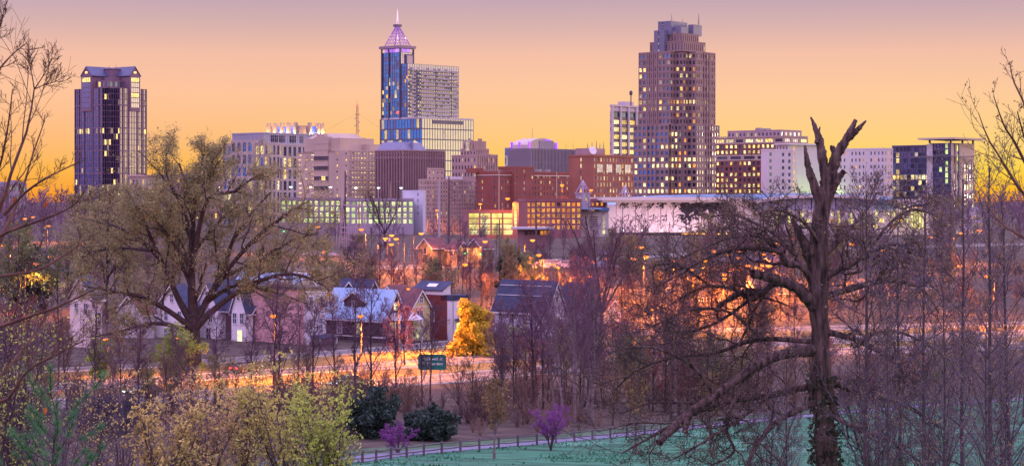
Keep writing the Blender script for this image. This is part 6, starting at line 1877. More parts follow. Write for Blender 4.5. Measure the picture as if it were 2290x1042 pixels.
    r, o, rs = hero('broken_oak', 'dark old tree with a snapped forked top and gnarled low limbs, right foreground', (X(1846, d), d), L, dead,
         [(dict(k=11, t0=.15, lr=.34, ang=55, angv=18, up=.06, npts=8, wob=.34, rr=.5, shape=.3, rmin=.017, lmin=1.3), 4),
          (dict(k=9, t0=.12, lr=.5, ang=50, angv=18, up=.07, npts=5, wob=.38, rr=.55, shape=.3, rmin=.012, lmin=.55), 3),
          (dict(k=5, t0=.15, lr=.52, ang=48, up=.06, npts=3, wob=.42, rr=.6, shape=.2, rmin=.009, lmin=.28), 3)],
         BARKD, mat('twigs_dark', (.085, .06, .06), .9, .4, 1), (1, .045, .03, LTAN, .2), 21, 14, npts=34)
    # ivy on the lower trunk
    n = 1300; t = rs.rand(n)**1.5; zz = 1.0+t*5.5; a = rs.rand(n)*6.28
    py = HOR+(CZ-(zz+o[2]))/d*F; rr = np.interp(py, [700, 850, 1042, 1230], [27, 29, 33, 40])/F*d*1.05; cxp = np.interp(py, [700, 850, 1042, 1230], [1832, 1838, 1848, 1846])
    C = np.stack([(cxp-1145)/F*d-o[0]+np.cos(a)*rr, np.sin(a)*rr, zz], 1)+rs.randn(n, 3)*.05
    V, q = leaf_quads(rs, C, .12); link('ivy', new_mesh('ivy', V, q, [LIVY]), r)
broken_tree()

def edge_trees():
    tw = mat('twigs_warm_dark', (.12, .065, .05), .9, .35, 1)
    d = 42
    L = [limb([(-150, 1500), (-140, 1000), (-110, 800), (-60, 620), (0, 470), (29, 376), (62, 288), (77, 196)], d, [13, 12, 10, 8, 4.5, 3.6, 2.8, 1.6]),
         limb([(-60, 640), (0, 540), (45, 440), (72, 350), (100, 270)], d, [6, 4.5, 3, 2, 1], 0, 1), limb([(10, 480), (58, 430), (110, 395), (178, 362)], d, [4, 3, 2, 1], 0, -1),
         limb([(-90, 600), (0, 527), (84, 495), (160, 462), (188, 430)], d, [5, 4, 3, 2, 1], 0, -1.5), limb([(-100, 640), (0, 618), (77, 605), (144, 571), (190, 535)], d, [5, 3.5, 3, 2, 1], 0, 1),
         limb([(-110, 760), (0, 729), (60, 709), (138, 682), (224, 640)], d, [6, 4.5, 4, 2.5, 1], 0, -2), limb([(-120, 800), (-20, 850), (60, 770), (110, 700), (170, 668)], d, [5, 4, 3, 2, 1], 0, 2),
         limb([(-130, 860), (0, 900), (60, 830), (130, 790), (190, 760)], d, [5, 4, 3, 2, 1], 0, -2), limb([(-110, 400), (-60, 250), (-20, 180), (20, 130), (58, 98)], d, [6, 4, 3, 2, 1], 0, 1),
         limb([(-40, 180), (-12, 100), (0, 60), (10, 18)], d, [3, 2, 1.5, 1], 0, -1), limb([(-80, 560), (-10, 400), (15, 300), (28, 200)], d, [5, 3, 2, 1], 0, -2),
         limb([(77, 200), (70, 160), (62, 132)], d, [1.6, 1.2, .8]), limb([(77, 200), (100, 165), (116, 134)], d, [1.6, 1.2, .8]), limb([(77, 200), (100, 190), (128, 182)], d, [1.4, 1.1, .8])]
    hero('bare_edge_tree', 'bare tree reaching in from the left edge with upright twigs against the sky', (X(-150, d), d), L, [],
         [(dict(k=8, t0=.3, t1=1, lr=.13, ang=36, up=.16, npts=5, wob=.1, rr=.45, shape=.3, rmin=.0065, lmin=.3), 4),
          (dict(k=6, t0=.15, lr=.45, ang=38, up=.14, npts=4, wob=.12, rr=.6, shape=.3, rmin=.0048, lmin=.15), 3),
          (dict(k=3, t0=.2, lr=.5, ang=40, up=.1, npts=3, wob=.1, rr=.7, shape=.2, rmin=.004, lmin=.06), 3)],
         mat('bark_warm', (.14, .075, .055), .9, .4, 3), tw, None, 31, 7)
    d = 46
    L = [limb([(2440, 1400), (2430, 900), (2410, 640), (2370, 520), (2290, 436), (2261, 393), (2230, 342), (2209, 310), (2188, 253)], d, [12, 11, 9, 6, 4, 3, 2.4, 1.8, 1]),
         limb([(2400, 600), (2350, 380), (2310, 280), (2285, 220), (2266, 180), (2258, 138)], d, [7, 5, 3.4, 2.4, 1.8, 1], 0, 1), limb([(2370, 520), (2310, 400), (2270, 320), (2245, 280), (2222, 215)], d, [5, 4, 3, 2, 1], 0, -1),
         limb([(2400, 640), (2330, 560), (2270, 520), (2230, 490), (2200, 440)], d, [5, 4, 3, 2, 1], 0, 1.5), limb([(2390, 560), (2330, 420), (2300, 340), (2275, 250)], d, [5, 4, 3, 1], 0, -2)]
    hero('budding_edge_tree', 'budding bare tree reaching in from the right edge against the yellow sky', (X(2440, d), d), L, [],
         [(dict(k=8, t0=.35, lr=.12, ang=40, up=.08, npts=5, wob=.12, rr=.45, shape=.3, rmin=.006, lmin=.25), 4),
          (dict(k=5, t0=.2, lr=.45, ang=42, up=.1, npts=4, wob=.14, rr=.6, shape=.3, rmin=.0045, lmin=.12), 3)],
         mat('bark_warm', (0, 0, 0)), tw, (2, .03, .008, LTAN, 0), 32, 7)
    # last year's leaves still hanging on the left tree: each one a thing of its own
    rs = np.random.RandomState(4)
    lf = MB(); pts = [(0, 0), (.35, .25), (.2, .45), (.55, .6), (.3, .8), (.4, 1.1), (0, 1.5), (-.4, 1.1), (-.3, .8), (-.55, .6), (-.2, .45), (-.35, .25)]
    lf.prism([(x*.06, -y*.06) for x, y in pts], 'y', -.002, .002); lm_ = lf.mesh('dry_leaf', mat('dry_leaf_orange', (.45, .12, .02), .7, .25, 20))
    for px, py, wh in ((58, 617, 'lowest by the far left lamp'), (106, 452, 'right one just above the woods'), (36, 442, 'left one just above the woods'), (10, 415, 'at the frame edge'), (102, 910, 'over the pine sapling'), (135, 870, 'above the pine sapling, right one')):
        dd = d-4+rs.rand()*2; o = link('dry_leaf', lm_, None, (X(px, dd), dd, Z(py, dd))); o.rotation_euler = (rs.rand()*.6, rs.rand()*.6, rs.rand()*3); o.scale = (1.5,)*3
        tag(o, 'dry orange oak leaf on a left edge twig, '+wh, 'leaf', 'dry leaves on the left twigs')
edge_trees()

# ---- kinds shared by many trees
K_UP = [Kind(proto(40+i, 16, .19, .03, 15, 8, 6, 4, rmin=.022), BARK, TWIGP) for i in range(2)]
K_GREY = [Kind(proto(50+i, 17, .2, .04, 14, 8, 6, 3, a1=30, lr1=.42, up1=.14, t1=.25, rmin=.021), BARKG, TWIGP) for i in range(2)]
K_BROWN = Kind(proto(60, 13, .17, .05, 14, 8, 6, 3, a1=44, lr1=.45, t1=.22, rmin=.022), BARK, TWIGB)
K_RED = Kind(proto(61, 10, .13, .05, 16, 8, 6, 2, a1=42, lr1=.5, t1=.18, rmin=.014, leafk=1, leafs=.12), BARK, TWIGR, LRED)
K_TAN = Kind(proto(62, 11, .14, .04, 16, 8, 6, 2, a1=40, lr1=.46, t1=.2, rmin=.013, leafk=1, leafs=.13), BARK, TWIGB, LTAN)
K_PALE = Kind(proto(63, 14, .2, .04, 16, 8, 7, 2, a1=45, lr1=.48, t1=.2, rmin=.016, leafk=2, leafs=.17, leafj=.15), BARK, TWIGB, LPALE)
K_OLIVE = Kind(proto(64, 17, .26, .04, 16, 9, 7, 2, a1=45, lr1=.46, t1=.22, rmin=.02, leafk=2, leafs=.17, leafj=.15), BARK, TWIGB, LOLIVE)
def fan_arrays(seed, h=17, rmin=.02, k1=8):
    rs = np.random.RandomState(seed)
    P, R = trunk_line(rs, h*.28, .5, .02, 5); tp = [tubes(P, R, 8)]
    M, MR = spawn(rs, P, R, 9, .7, 1.0, 2.7, .12, 26, 9, .05, 8, .07, .62, 0, .12, .2); tp.append(tubes(M, MR, 6))
    A, B = spawn(rs, M, MR, 10, .22, 1, .34, .3, 34, 9, .1, 5, .13, .5, .45, rmin*1.6); tp.append(tubes(A, B, 4))
    A, B = spawn(rs, A, B, 8, .2, 1, .42, .3, 40, 12, .07, 4, .18, .55, .35, rmin); cp = [tubes(A, B, 3)]
    A, B = spawn(rs, A, B, 5, .2, 1, .5, .3, 42, 14, .04, 3, .18, .6, .3, rmin*.9); cp.append(tubes(A, B, 3))
    return merge(tp), merge(cp), None
K_FAN = Kind(fan_arrays(71), BARK, TWIGP); K_FAN2 = Kind(fan_arrays(72), BARK, TWIGB)

# sapling: straight leader, ascending twigs
def sap_arrays(seed, h, r, leafs=.05):
    rs = np.random.RandomState(seed); P, R = trunk_line(rs, h, r, .015, 11, .008); tp = [tubes(P, R, 7)]
    A, B = spawn(rs, P, R, 36, .14, .99, .2, .35, 44, 10, .10, 6, .12, .42, .4, .010); tp.append(tubes(A, B, 4))
    A, B = spawn(rs, A, B, 8, .2, 1, .45, .3, 38, 12, .1, 4, .16, .6, .35, .008); cp = [tubes(A, B, 3)]
    A, B = spawn(rs, A, B, 4, .2, 1, .5, .3, 40, 12, .08, 3, .16, .7, .3, .0068); cp.append(tubes(A, B, 3))
    return merge(tp), merge(cp), leaf_quads(rs, along(rs, A, 1, .5, .01), leafs)
SAPB = mat('sapling_bark', (.075, .055, .065), .9, .3, 3); SAPT = mat('sapling_twig', (.13, .10, .14), .9, .3, 1)
for i, (px, top, d, w) in enumerate(((1932, 425, 72, 'slender budding sapling just right of the broken trunk'), (2012, 500, 84, 'thin sapling second to the right of the broken trunk'), (2068, 470, 80, 'thin sapling below the canopy glass block'), (2152, 395, 78, 'tall thin sapling in front of the lilac block'), (2216, 365, 74, 'tall thin sapling nearest the right frame edge but one'), (2262, 430, 80, 'thin sapling closest to the right frame edge'), (1760, 800, 66, 'small sapling low in front of the broken tree, left of its trunk'), (1985, 700, 62, 'low sapling before the lawn right of the broken trunk'), (2110, 640, 66, 'low dense sapling in the bottom right corner'), (2205, 700, 60, 'low sapling in the bottom right corner by the frame edge'))):
    x = X(px, d); h = Z(top, d)-gz(x, d)
    if i < 6: SK = globals().setdefault('SAPLINGS', []); SK.append((Kind(sap_arrays(100+i, h, .055+h*.0028), SAPB, SAPT, LTAN), h))
    kk, h0 = SAPLINGS[i % 6]
    plant(kk, 'sapling', w, x, d, h/h0, i*1.7, 'saplings in the right foreground')

# budding shrubs in the left foreground
def shrub_arrays(seed, h, w, n=9, leafs=.085, lk=3):
    rs = np.random.RandomState(seed)
    a = rs.rand(n)*6.28; rr = w*(.25+.5*rs.rand(n)); hh = h*(.7+.3*rs.rand(n))
    t = np.linspace(0, 1, 8)[None]
    P = np.stack([(np.cos(a)*rr)[:, None]*t**1.3, (np.sin(a)*rr)[:, None]*t**1.3, hh[:, None]*t**.95], 2)+rs.randn(n, 8, 3)*.06*t[..., None]
    R = np.repeat((.05*np.linspace(1, .25, 8))[None], n, 0)
    tp = [tubes(P, R, 5)]
    A, B = spawn(rs, P, R, 13, .12, 1, .34, .3, 38, 10, .1, 5, .13, .5, .5, .009); cp = [tubes(A, B, 3)]
    A, B = spawn(rs, A, B, 7, .15, 1, .45, .3, 40, 12, .1, 4, .16, .6, .3, .007); cp.append(tubes(A, B, 3))
    A2, B2 = spawn(rs, A, B, 2, .3, 1, .55, .3, 40, 12, .08, 3, .16, .7, .3, .0065); cp.append(tubes(A2, B2, 3))
    return merge(tp), merge(cp), leaf_quads(rs, along(rs, A2, lk, .75, .045), leafs)
LBUD = mat('leaf_bud_yellow', (.68, .54, .18), .8, .35, 1.2, trans=.35); LBUD2 = mat('leaf_bud_green', (.50, .56, .12), .8, .35, 1.2, trans=.35)
SHB = mat('shrub_stem', (.09, .055, .075), .9, .3, 2)
LRUST = mat('leaf_bud_rust', (.52, .36, .19), .8, .35, 1.2, trans=.35)
for i, (px, top, d, w_, lm, lab) in enumerate(((360, 895, 98, 2.6, LBUD, 'tan budding shrub left of the group in the lower left foreground'), (455, 872, 104, 2.8, LRUST, 'tall tan budding shrub below the oak in the foreground group'), (548, 822, 108, 2.8, LBUD, 'tallest tan budding shrub in the middle of the foreground group'), (640, 840, 100, 2.8, mat('leaf_bud_lime', (.58, .52, .14), .8, .35, 1.2, trans=.35), 'yellowish budding shrub below the pink sheathed house'), (728, 885, 94, 2.6, LBUD2, 'bright green budding shrub at the right end of the foreground group'))):
    x = X(px, d); h = Z(top, d)-gz(x, d)
    plant(Kind(shrub_arrays(130+i, h, w_+.6), SHB, SHB, lm), 'budding_shrub', lab, x, d, 1, 0, 'budding shrubs in the left foreground', 'shrub')
for i, (px, top, d, lm, lab) in enumerate(((30, 640, 70, LBUD2, 'leggy shrub with yellow-green leaves at the left frame edge'), (-10, 760, 64, LBUD2, 'low yellow-green shrub at the bottom left corner'), (200, 860, 90, LBUD, 'twiggy tan shrub above the pine sapling'))):
    x = X(px, d); h = Z(top, d)-gz(x, d)
    plant(Kind(shrub_arrays(150+i, h, 2.0, 7, .06, 1), SHB, SHB, lm), 'budding_shrub', lab, x, d, 1, 0, 'budding shrubs in the left foreground', 'shrub')

for i, (px, top, d, lab) in enumerate(((1960, 800, 88, 'bare violet shrub right of the broken trunk foot'), (2100, 800, 92, 'tall bare shrub below the canopy glass block'), (2240, 760, 84, 'bare shrub near the right frame edge'), (1720, 880, 100, 'bare shrub on the lawn left of the broken trunk'), (130, 870, 82, 'bare violet shrub behind the pine sapling'), (270, 890, 100, 'bare violet shrub right of the pine sapling'), (60, 880, 72, 'bare violet shrub left of the pine sapling'))):
    x = X(px, d); h = Z(top, d)-gz(x, d)
    if i < 3: BS = globals().setdefault('BARE_SHRUBS', []); BS.append((Kind(shrub_arrays(160+i, h, 2.3, 8, .04, 1), SHB, SAPT, LTAN), h))
    kk, h0 = BARE_SHRUBS[i % 3]
    plant(kk, 'bare_shrub', lab, x, d, h/h0, i*1.3, 'bare shrubs in the foreground', 'shrub')

# pine sapling, lower left
def pine_sapling():
    d = 55; x = X(118, d); g = gz(x, d); h = Z(898, d)-g
    r = empty('pine_sapling', (x, d, g-.05), 0, 'young pine with long green needles in the lower left corner', 'tree'); rs = np.random.RandomState(8)
    P, R = trunk_line(rs, h, .05, .02, 9); tp = [tubes(P, R, 6)]
    A, B = spawn(rs, P, R, 24, .15, .97, .62, .2, 66, 12, .16, 6, .08, .5, .55, .012); tp.append(tubes(A, B, 4))
    V, q = merge(tp); link('trunk', new_mesh('trunk', V, q, [BARK]), r)
    tips = np.concatenate([A, P[:, -6:]], 0); Ps, tn = [], []
    for b in tips:
        for k in range(3, 6): Ps.append(b[k]); tn.append(b[k]-b[k-1])
    Ps = np.repeat(np.array(Ps), 70, 0); tn = unit(np.repeat(np.array(tn), 70, 0)); n = len(Ps)
    c = Ps-tn*rs.rand(n, 1)*.16; dirn = unit(tn*1.0+rs.randn(n, 3)*.75); L = .2+.1*rs.rand(n, 1); side = unit(np.cross(dirn, rs.randn(n, 3)))*.0055
    V = np.stack([c-side, c+side, c+dirn*L], 1).reshape(-1, 3); link('foliage', new_mesh('foliage', V, np.arange(n*3).reshape(n, 3), [NEEDLE]), r)
pine_sapling()

# leafy evergreens: leaves gathered in uneven clumps round limbs
def leafy_arrays(seed, h, w, n_clump=70, per=150, leafs=.16, cone=.0, base=.05, trunk_r=.16):
    rs = np.random.RandomState(seed)
    P, R = trunk_line(rs, h*.85, trunk_r, .02, 7); tp = [tubes(P, R, 6)]
    A, B = spawn(rs, P, R, 14, .15, .98, .35, .2, 55, 10, .1, 5, .1, .5, .4, .03); tp.append(tubes(A, B, 4))
    u = rs.randn(n_clump, 3); u = unit(u); rad = rs.rand(n_clump, 1)**.45*(1+.28*rs.randn(n_clump, 1)).clip(.5, 1.5)
    zz = (u[:, 2:]*rad*.5+.5); taper = 1-cone*zz
    C = np.concatenate([u[:, :2]*rad*w*.5*taper*(1+.2*rs.randn(n_clump, 1)), base*h+zz*h*(1-base)], 1)
    cr = w*.14*(.6+.7*rs.rand(n_clump, 1, 1))
    L = (C[:, None]+unit(rs.randn(n_clump, per, 3))*cr*rs.rand(n_clump, per, 1)**.4).reshape(-1, 3)
    return merge(tp), None, leaf_quads(rs, L, leafs)
def leafy(px, d, py0, wpx, seed, lm, name, label, leafs=.16, n=70, per=150, cone=0, cat='tree', base=.05):
    x = X(px, d); h = Z(py0, d)-gz(x, d)
    plant(Kind(leafy_arrays(seed, h, wpx/F*d, n, per, leafs, cone, base), BARK, BARK, lm), name, label, x, d, 1, 0, None, cat)
leafy(828, 190, 885, 135, 1, LDARK, 'evergreen_shrub', 'large dark evergreen shrub behind the fence at the left end of the path', .17, 90, 160, 0, 'shrub')
leafy(966, 188, 918, 122, 2, LDARK, 'evergreen_shrub', 'dark evergreen shrub beside the small magenta redbud', .17, 90, 160, 0, 'shrub')
leafy(1057, 322, 684, 112, 3, LLAMPGOLD, 'lamplit_evergreen', 'dense evergreen glowing golden in lamplight beside the road sign', .24, 110, 190, .55)
leafy(1146, 470, 562, 72, 4, LDARK, 'dark_pine', 'dark round pine standing below the flat canopy pavilion', .35, 90, 140, .1, base=.2)
leafy(1160, 375, 640, 70, 5, LDARK, 'dark_pine', 'dark pine overlapping the roof of the long white house', .3, 80, 140, .3)
leafy(978, 470, 582, 30, 6, LIVY, 'ivy_column', 'ivy-covered narrow tree below the tan cottages', .3, 50, 110, 0)
leafy(70, 420, 560, 110, 7, LDARK, 'dark_evergreen', 'dark evergreen mass in the left woods', .35, 90, 130, 0)
leafy(600, 450, 570, 70, 8, LDARK, 'dark_evergreen', 'dark evergreen behind the right half of the oak', .35, 70, 130, 0)
leafy(400, 262, 735, 110, 9, LGREEN, 'leafing_shrub', 'fresh green leafing shrub in front of the oak trunk', .2, 80, 70, 0, 'shrub')
leafy(225, 262, 755, 60, 10, LGREEN, 'leafing_shrub', 'fresh green leafing shrub below the pink-lit house', .2, 60, 60, 0, 'shrub')
leafy(255, 192, 890, 170, 12, mat('leaf_blue_black', (.035, .04, .075), .8, .4, 1), 'thicket', 'dark blue-black thicket in the lower left woods', .1, 90, 120, 0, 'shrub')

# redbuds and small lawn trees
def redbud_arrays(seed, h, w):
    rs = np.random.RandomState(seed); n = 6; a = rs.rand(n)*6.28; t = np.linspace(0, 1, 7)[None]
    rr = w*.42*(.5+.6*rs.rand(n)); hh = h*(.75+.25*rs.rand(n))
    P = np.stack([(np.cos(a)*rr)[:, None]*t**1.4, (np.sin(a)*rr)[:, None]*t**1.4, hh[:, None]*t], 2)+rs.randn(n, 7, 3)*.07*t[..., None]; R = np.repeat((.075*np.linspace(1, .2, 7))[None], n, 0)
    tp = [tubes(P, R, 6)]
    A, B = spawn(rs, P, R, 11, .3, 1, .34, .3, 42, 10, .08, 5, .16, .5, .4, .012); tp.append(tubes(A, B, 4))
    A, B = spawn(rs, A, B, 8, .15, 1, .45, .3, 42, 12, .08, 4, .18, .6, .3, .01); cp = [tubes(A, B, 3)]
    return merge(tp), merge(cp), leaf_quads(rs, along(rs, A, 14, .0, .035), .06, 1.1)
MAGT = mat('redbud_twig', (.16, .07, .16), .9, .3, 2)
for i, (px, d, py0, wpx, lab) in enumerate(((890, 174, 952, 95, 'small magenta redbud in bloom at the left end of the fence'), (1232, 178, 905, 108, 'larger magenta redbud in bloom on the lawn before the fence'))):
    x = X(px, d); h = Z(py0, d)-gz(x, d); plant(Kind(redbud_arrays(170+i, h, wpx/F*d), mat('redbud_bark', (.09, .065, .085), .9, .3, 3), MAGT, LMAG), 'redbud', lab, x, d, 1, 0, 'redbuds on the lawn')
for i, (px, d, py0, lab, sd) in enumerate(((1105, 170, 868, 'small tan-leaved tree on the lawn between the two redbuds', 0), (1422, 176, 830, 'young tan-leaved tree by the fence left of the broken limb end', 1), (1588, 184, 850, 'grey-trunked young tree by the fence behind the broken limb', 2))):
    x = X(px, d); h = Z(py0, d)-gz(x, d)
    plant(Kind(proto(180+sd, h, .11, .02, 15, 8, 5, 2, a1=42, lr1=.42, t1=.32, rmin=.011, leafk=2 if sd < 2 else 1, leafs=.1), BARKG, TWIGB, LTAN), 'lawn_tree', lab, x, d, 1, 0, 'young trees on the lawn')

# the large fan-shaped tree and the elm in front of the green deck
for px, d, py0, k, hh, lab in ((1345, 362, 508, K_FAN, 17, 'large bare fan-shaped tree in front of the brick warehouse'), (862, 725, 432, K_FAN2, 17, 'tall bare elm in front of the green lit deck')):
    x = X(px, d); h = Z(py0, d)-gz(x, d); plant(k, 'fan_tree' if px > 1000 else 'bare_elm', lab, x, d, h/16.5, .4)
pk = Kind(proto(66, 8, .12, .04, 16, 8, 6, 2, a1=42, lr1=.5, t1=.18, rmin=.014, leafk=2, leafs=.15), BARK, TWIGR, LPINK)
for px, d, py0, k, lab in ((905, 305, 700, pk, 'small pink flowering tree before the yellow house'), (1308, 345, 608, K_RED, 'red budding tree before the second white house'), (62, 285, 690, K_RED, 'red budding tree at the left edge above the boulevard'), (10, 300, 700, K_RED, 'second red budding tree cut by the left frame edge'), (130, 295, 720, K_RED, 'low red budding tree right of the left edge pair'), (1385, 300, 700, K_RED, 'reddish budding tree right of the grey stem clump'), (1340, 250, 790, pk, 'pink-violet flowering tree behind the grey stem clump')):
    x = X(px, d); h = Z(py0, d)-gz(x, d); plant(k, 'flowering_tree', lab, x, d, h/(8 if k is pk else 10), None, 'flowering trees')

# woods behind the fence
def woods():
    rs = random.Random(12); E = []
    def add(px, d, kind, name, words, top, h0): 
        x = X(px, d); h = Z(top, d)-gz(x, d); s = h/h0; E.append((px, d, kind, name, words, s*rs.uniform(.9, 1.05), s))
    for px, d, top in ((345, 235, 690), (395, 225, 745), (480, 230, 705), (505, 238, 650), (612, 232, 655), (625, 215, 700), (700, 228, 690), (795, 222, 640), (828, 212, 655), (886, 226, 690), (935, 220, 665), (960, 214, 760), (1000, 230, 720), (1150, 226, 700), (1192, 216, 655), (1215, 228, 690), (1410, 225, 700), (1460, 235, 690), (1120, 232, 740), (560, 226, 720), (750, 236, 690), (665, 238, 700)):
        add(px, d, rs.choice(K_UP), 'bare_tree', 'slender bare tree', top, 16)
    for px, d, top in ((1125, 262, 690), (1148, 258, 700), (1172, 260, 680), (1200, 262, 690), (1228, 258, 700), (1256, 262, 690)):
        add(px, d, rs.choice(K_UP), 'bare_tree', 'screening bare tree', top, 16)
    for px, d, top in ((1262, 212, 640), (1285, 208, 650), (1300, 216, 630), (1325, 210, 660), (1345, 218, 680), (1240, 220, 680)):
        add(px, d, rs.choice(K_GREY), 'bare_tree', 'grey-stemmed bare tree', top, 17)
    for px, d, top in ((430, 212, 800), (530, 206, 830), (690, 206, 800), (770, 204, 810), (910, 206, 830), (1030, 208, 815), (1060, 216, 800), (1090, 204, 850), (1370, 206, 810), (1440, 206, 800), (1500, 214, 780), (370, 204, 820), (620, 204, 840), (1170, 206, 860), (860, 208, 850)):
        add(px, d, rs.choice((K_BROWN, K_TAN, K_BROWN)), 'brush_tree', 'low brown twiggy tree', top, 12)
    for px, d, top in ((20, 200, 760), (90, 215, 740), (150, 222, 730), (210, 226, 720), (270, 222, 700), (310, 216, 760), (180, 205, 850), (60, 192, 860), (300, 200, 860)):
        add(px, d, rs.choice((K_BROWN, K_UP[0], K_TAN)), 'bare_tree', 'thin bare tree', top, 14)
    for px, d, top in ((1540, 226, 700), (1600, 220, 720), (1670, 232, 690), (1720, 225, 760), (1780, 236, 700), (1850, 240, 720), (1910, 226, 740), (1960, 236, 690), (2020, 230, 700), (2080, 236, 650), (2130, 226, 690), (2180, 238, 640), (2230, 230, 660), (2280, 236, 640)):
        add(px, d, rs.choice(K_UP+[K_BROWN, K_GREY[0]]), 'bare_tree', 'dim bare tree', top, 16)
    for i in range(46):
        px = rs.uniform(-40, 2330); d = rs.uniform(202, 258)
        k = rs.choice(K_UP+[K_BROWN, K_BROWN, K_TAN, K_GREY[1]])
        add(px, d, k, 'bare_tree', {id(K_TAN): 'tan budding tree', id(K_BROWN): 'brown twiggy tree'}.get(id(k), 'leafless violet tree'), rs.uniform(700, 860), 15)
    E = [e for e in E if not (925 < e[0] < 1003 and e[1] < 272 and rs.random() < .75)]
    E = [e for e in E if not (e[4] in ('leafless violet tree', 'tan budding tree', 'brown twiggy tree') and 440 < e[0] < 1110)]
    for i in range(24):
        px = 1300+i*24+rs.uniform(-10, 10); d = rs.uniform(214, 250)
        add(px, d, rs.choice((K_UP[0], K_BROWN, K_GREY[0], K_RED, K_TAN)), 'bare_tree', rs.choice(('tangled bare tree', 'screening bare tree', 'dense twiggy tree')), rs.uniform(715, 780), 14)
    mixk = ((K_TAN, 'tan budding tree'), (K_RED, 'rust-red budding tree'), (K_PALE, 'pale green budding tree'), (K_BROWN, 'brown wiry tree'), (K_OLIVE, 'olive budding tree'), (K_GREY[1], 'grey wiry tree'))  # mixed batch: some kinds are budding, the wiry ones are bare
    for i in range(58):
        px = 1110+i*20.5+rs.uniform(-12, 12); d = rs.uniform(222, 262) if px < 1500 else rs.uniform(210, 255)
        k, wd = rs.choice(mixk); add(px, d, k, 'budding_tree', wd, rs.uniform(735, 800), 13)
    for i in range(16):
        px = -20+i*34+rs.uniform(-12, 12); k, wd = rs.choice(mixk); add(px, rs.uniform(205, 235), k, 'budding_tree', wd, rs.uniform(800, 850), 13)
    q0 = np.concatenate([ROADS['boulevard_near'], PQ])
    E = [e for e in E if np.min((q0[:, 0]-X(e[0], e[1]))**2+(q0[:, 1]-e[1])**2) > 36]
    E = [e for e in E if not (440 < e[0] < 735 and e[4] == 'slender bare tree' and rs.random() < .4)]
    add(962, 240, K_UP[1], 'bare_tree', 'sign-side bare tree', 700, 16); add(944, 232, K_UP[0], 'bare_tree', 'sign-side bare tree', 740, 16)
    plant_many(E, 'behind the fence', 'woods behind the fence')
    E = []
    Q = offset(ROADS['house_street'], 7.5)
    for i, px in enumerate(list(range(1395, 2300, 38))+list(range(1412, 2300, 62))):
        k = np.argmin(np.abs(1145+F*Q[:, 0]/Q[:, 1]-px)); dd = float(Q[k][1])+rs.uniform(0, 16)
        add(px+rs.uniform(-12, 12), dd, rs.choice((K_UP[0], K_UP[1], K_BROWN, K_GREY[1], K_TAN)), 'roadside_tree', rs.choice(('roadside bare tree', 'tangled roadside tree')), rs.uniform(600, 680), 15)
    plant_many(E, 'beyond the street', 'roadside trees right of the houses')
    E = []
    for px, d, top in ((20, 420, 545), (60, 520, 500), (110, 560, 490), (150, 470, 520), (200, 440, 510), (250, 560, 470), (300, 480, 500), (345, 540, 470), (30, 640, 475), (90, 700, 465), (170, 690, 465)):
        add(px, d, rs.choice((K_UP[0], K_GREY[1], K_BROWN)), 'bare_tree', 'violet bare tree', top, 16)
    for px, d, top in ((40, 380, 510), (190, 400, 490), (240, 390, 480), (130, 390, 560), (750, 400, 590), (1470, 420, 640), (290, 420, 470), (700, 450, 560)):
        add(px, d, K_PALE if px in (40, 750, 1470, 130) else K_OLIVE, 'leafing_tree', 'pale leafing tree', top, 15)
    for px, d, top in ((770, 440, 570), (800, 460, 555), (835, 430, 580), (880, 445, 575), (930, 450, 565), (960, 425, 585), (1000, 440, 570), (1035, 455, 560), (1075, 430, 560), (1100, 450, 575), (1050, 410, 600), (905, 415, 600), (1215, 470, 560), (1255, 450, 590), (1180, 440, 600)):
        add(px, d, rs.choice((K_UP[1], K_BROWN, K_UP[0])), 'bare_tree', 'purple bare tree', top, 15.5)
    for px, d, top in ((945, 500, 540), (985, 510, 548), (1025, 505, 545), (1062, 515, 545), (1098, 500, 540), (965, 480, 560), (1010, 470, 565), (1050, 480, 560)):
        add(px, d, rs.choice((K_UP[1], K_UP[0], K_BROWN)), 'bare_tree', 'cottage-side bare tree', top, 15.5)
    for px, d, top in ((1420, 470, 600), (1480, 520, 570), (1530, 470, 610), (1590, 430, 640), (1650, 480, 600), (1700, 430, 650), (1760, 500, 590), (1900, 470, 600), (1950, 520, 570), (2010, 460, 600), (2070, 540, 560), (2120, 480, 590), (2170, 560, 540), (2220, 500, 560), (2270, 540, 530), (2240, 620, 505), (2180, 680, 500), (2280, 700, 490), (1560, 560, 560), (1820, 560, 560)):
        add(px, d, rs.choice((K_UP[1], K_BROWN, K_GREY[0])), 'bare_tree', 'hazy violet bare tree', top, 16)
    for px, d, top in ((690, 700, 480), (730, 640, 500), (750, 720, 485), (830, 700, 500), (1040, 680, 505), (1075, 690, 508), (1110, 660, 510), (1230, 620, 520), (1260, 640, 525), (1410, 650, 520), (1480, 640, 520)):
        add(px, d, rs.choice((K_UP[1], K_BROWN)), 'bare_tree', 'small far bare tree', top, 15)
    for i in range(120):
        px = rs.choice((rs.uniform(-40, 420), rs.uniform(1400, 2330), rs.uniform(1400, 1900), rs.uniform(1180, 1600))); d = rs.uniform(385, 640)
        if 660 < px < 1180 and d > 470: continue
        k = rs.choice((K_UP[0], K_UP[1], K_BROWN, K_GREY[0], K_OLIVE))
        hh_ = rs.uniform(5, 8.5) if 1170 < px < 1570 else rs.uniform(9, 15)
        add(px, d, k, 'bare_tree', ('far ' if d > 500 else '')+{id(K_OLIVE): 'olive hazy tree', id(K_BROWN): 'brown bare tree', id(K_GREY[0]): 'grey bare tree'}.get(id(k), 'mauve bare tree'), HOR+(CZ-(gz(X(px, d), d)+hh_))/d*F, 15)
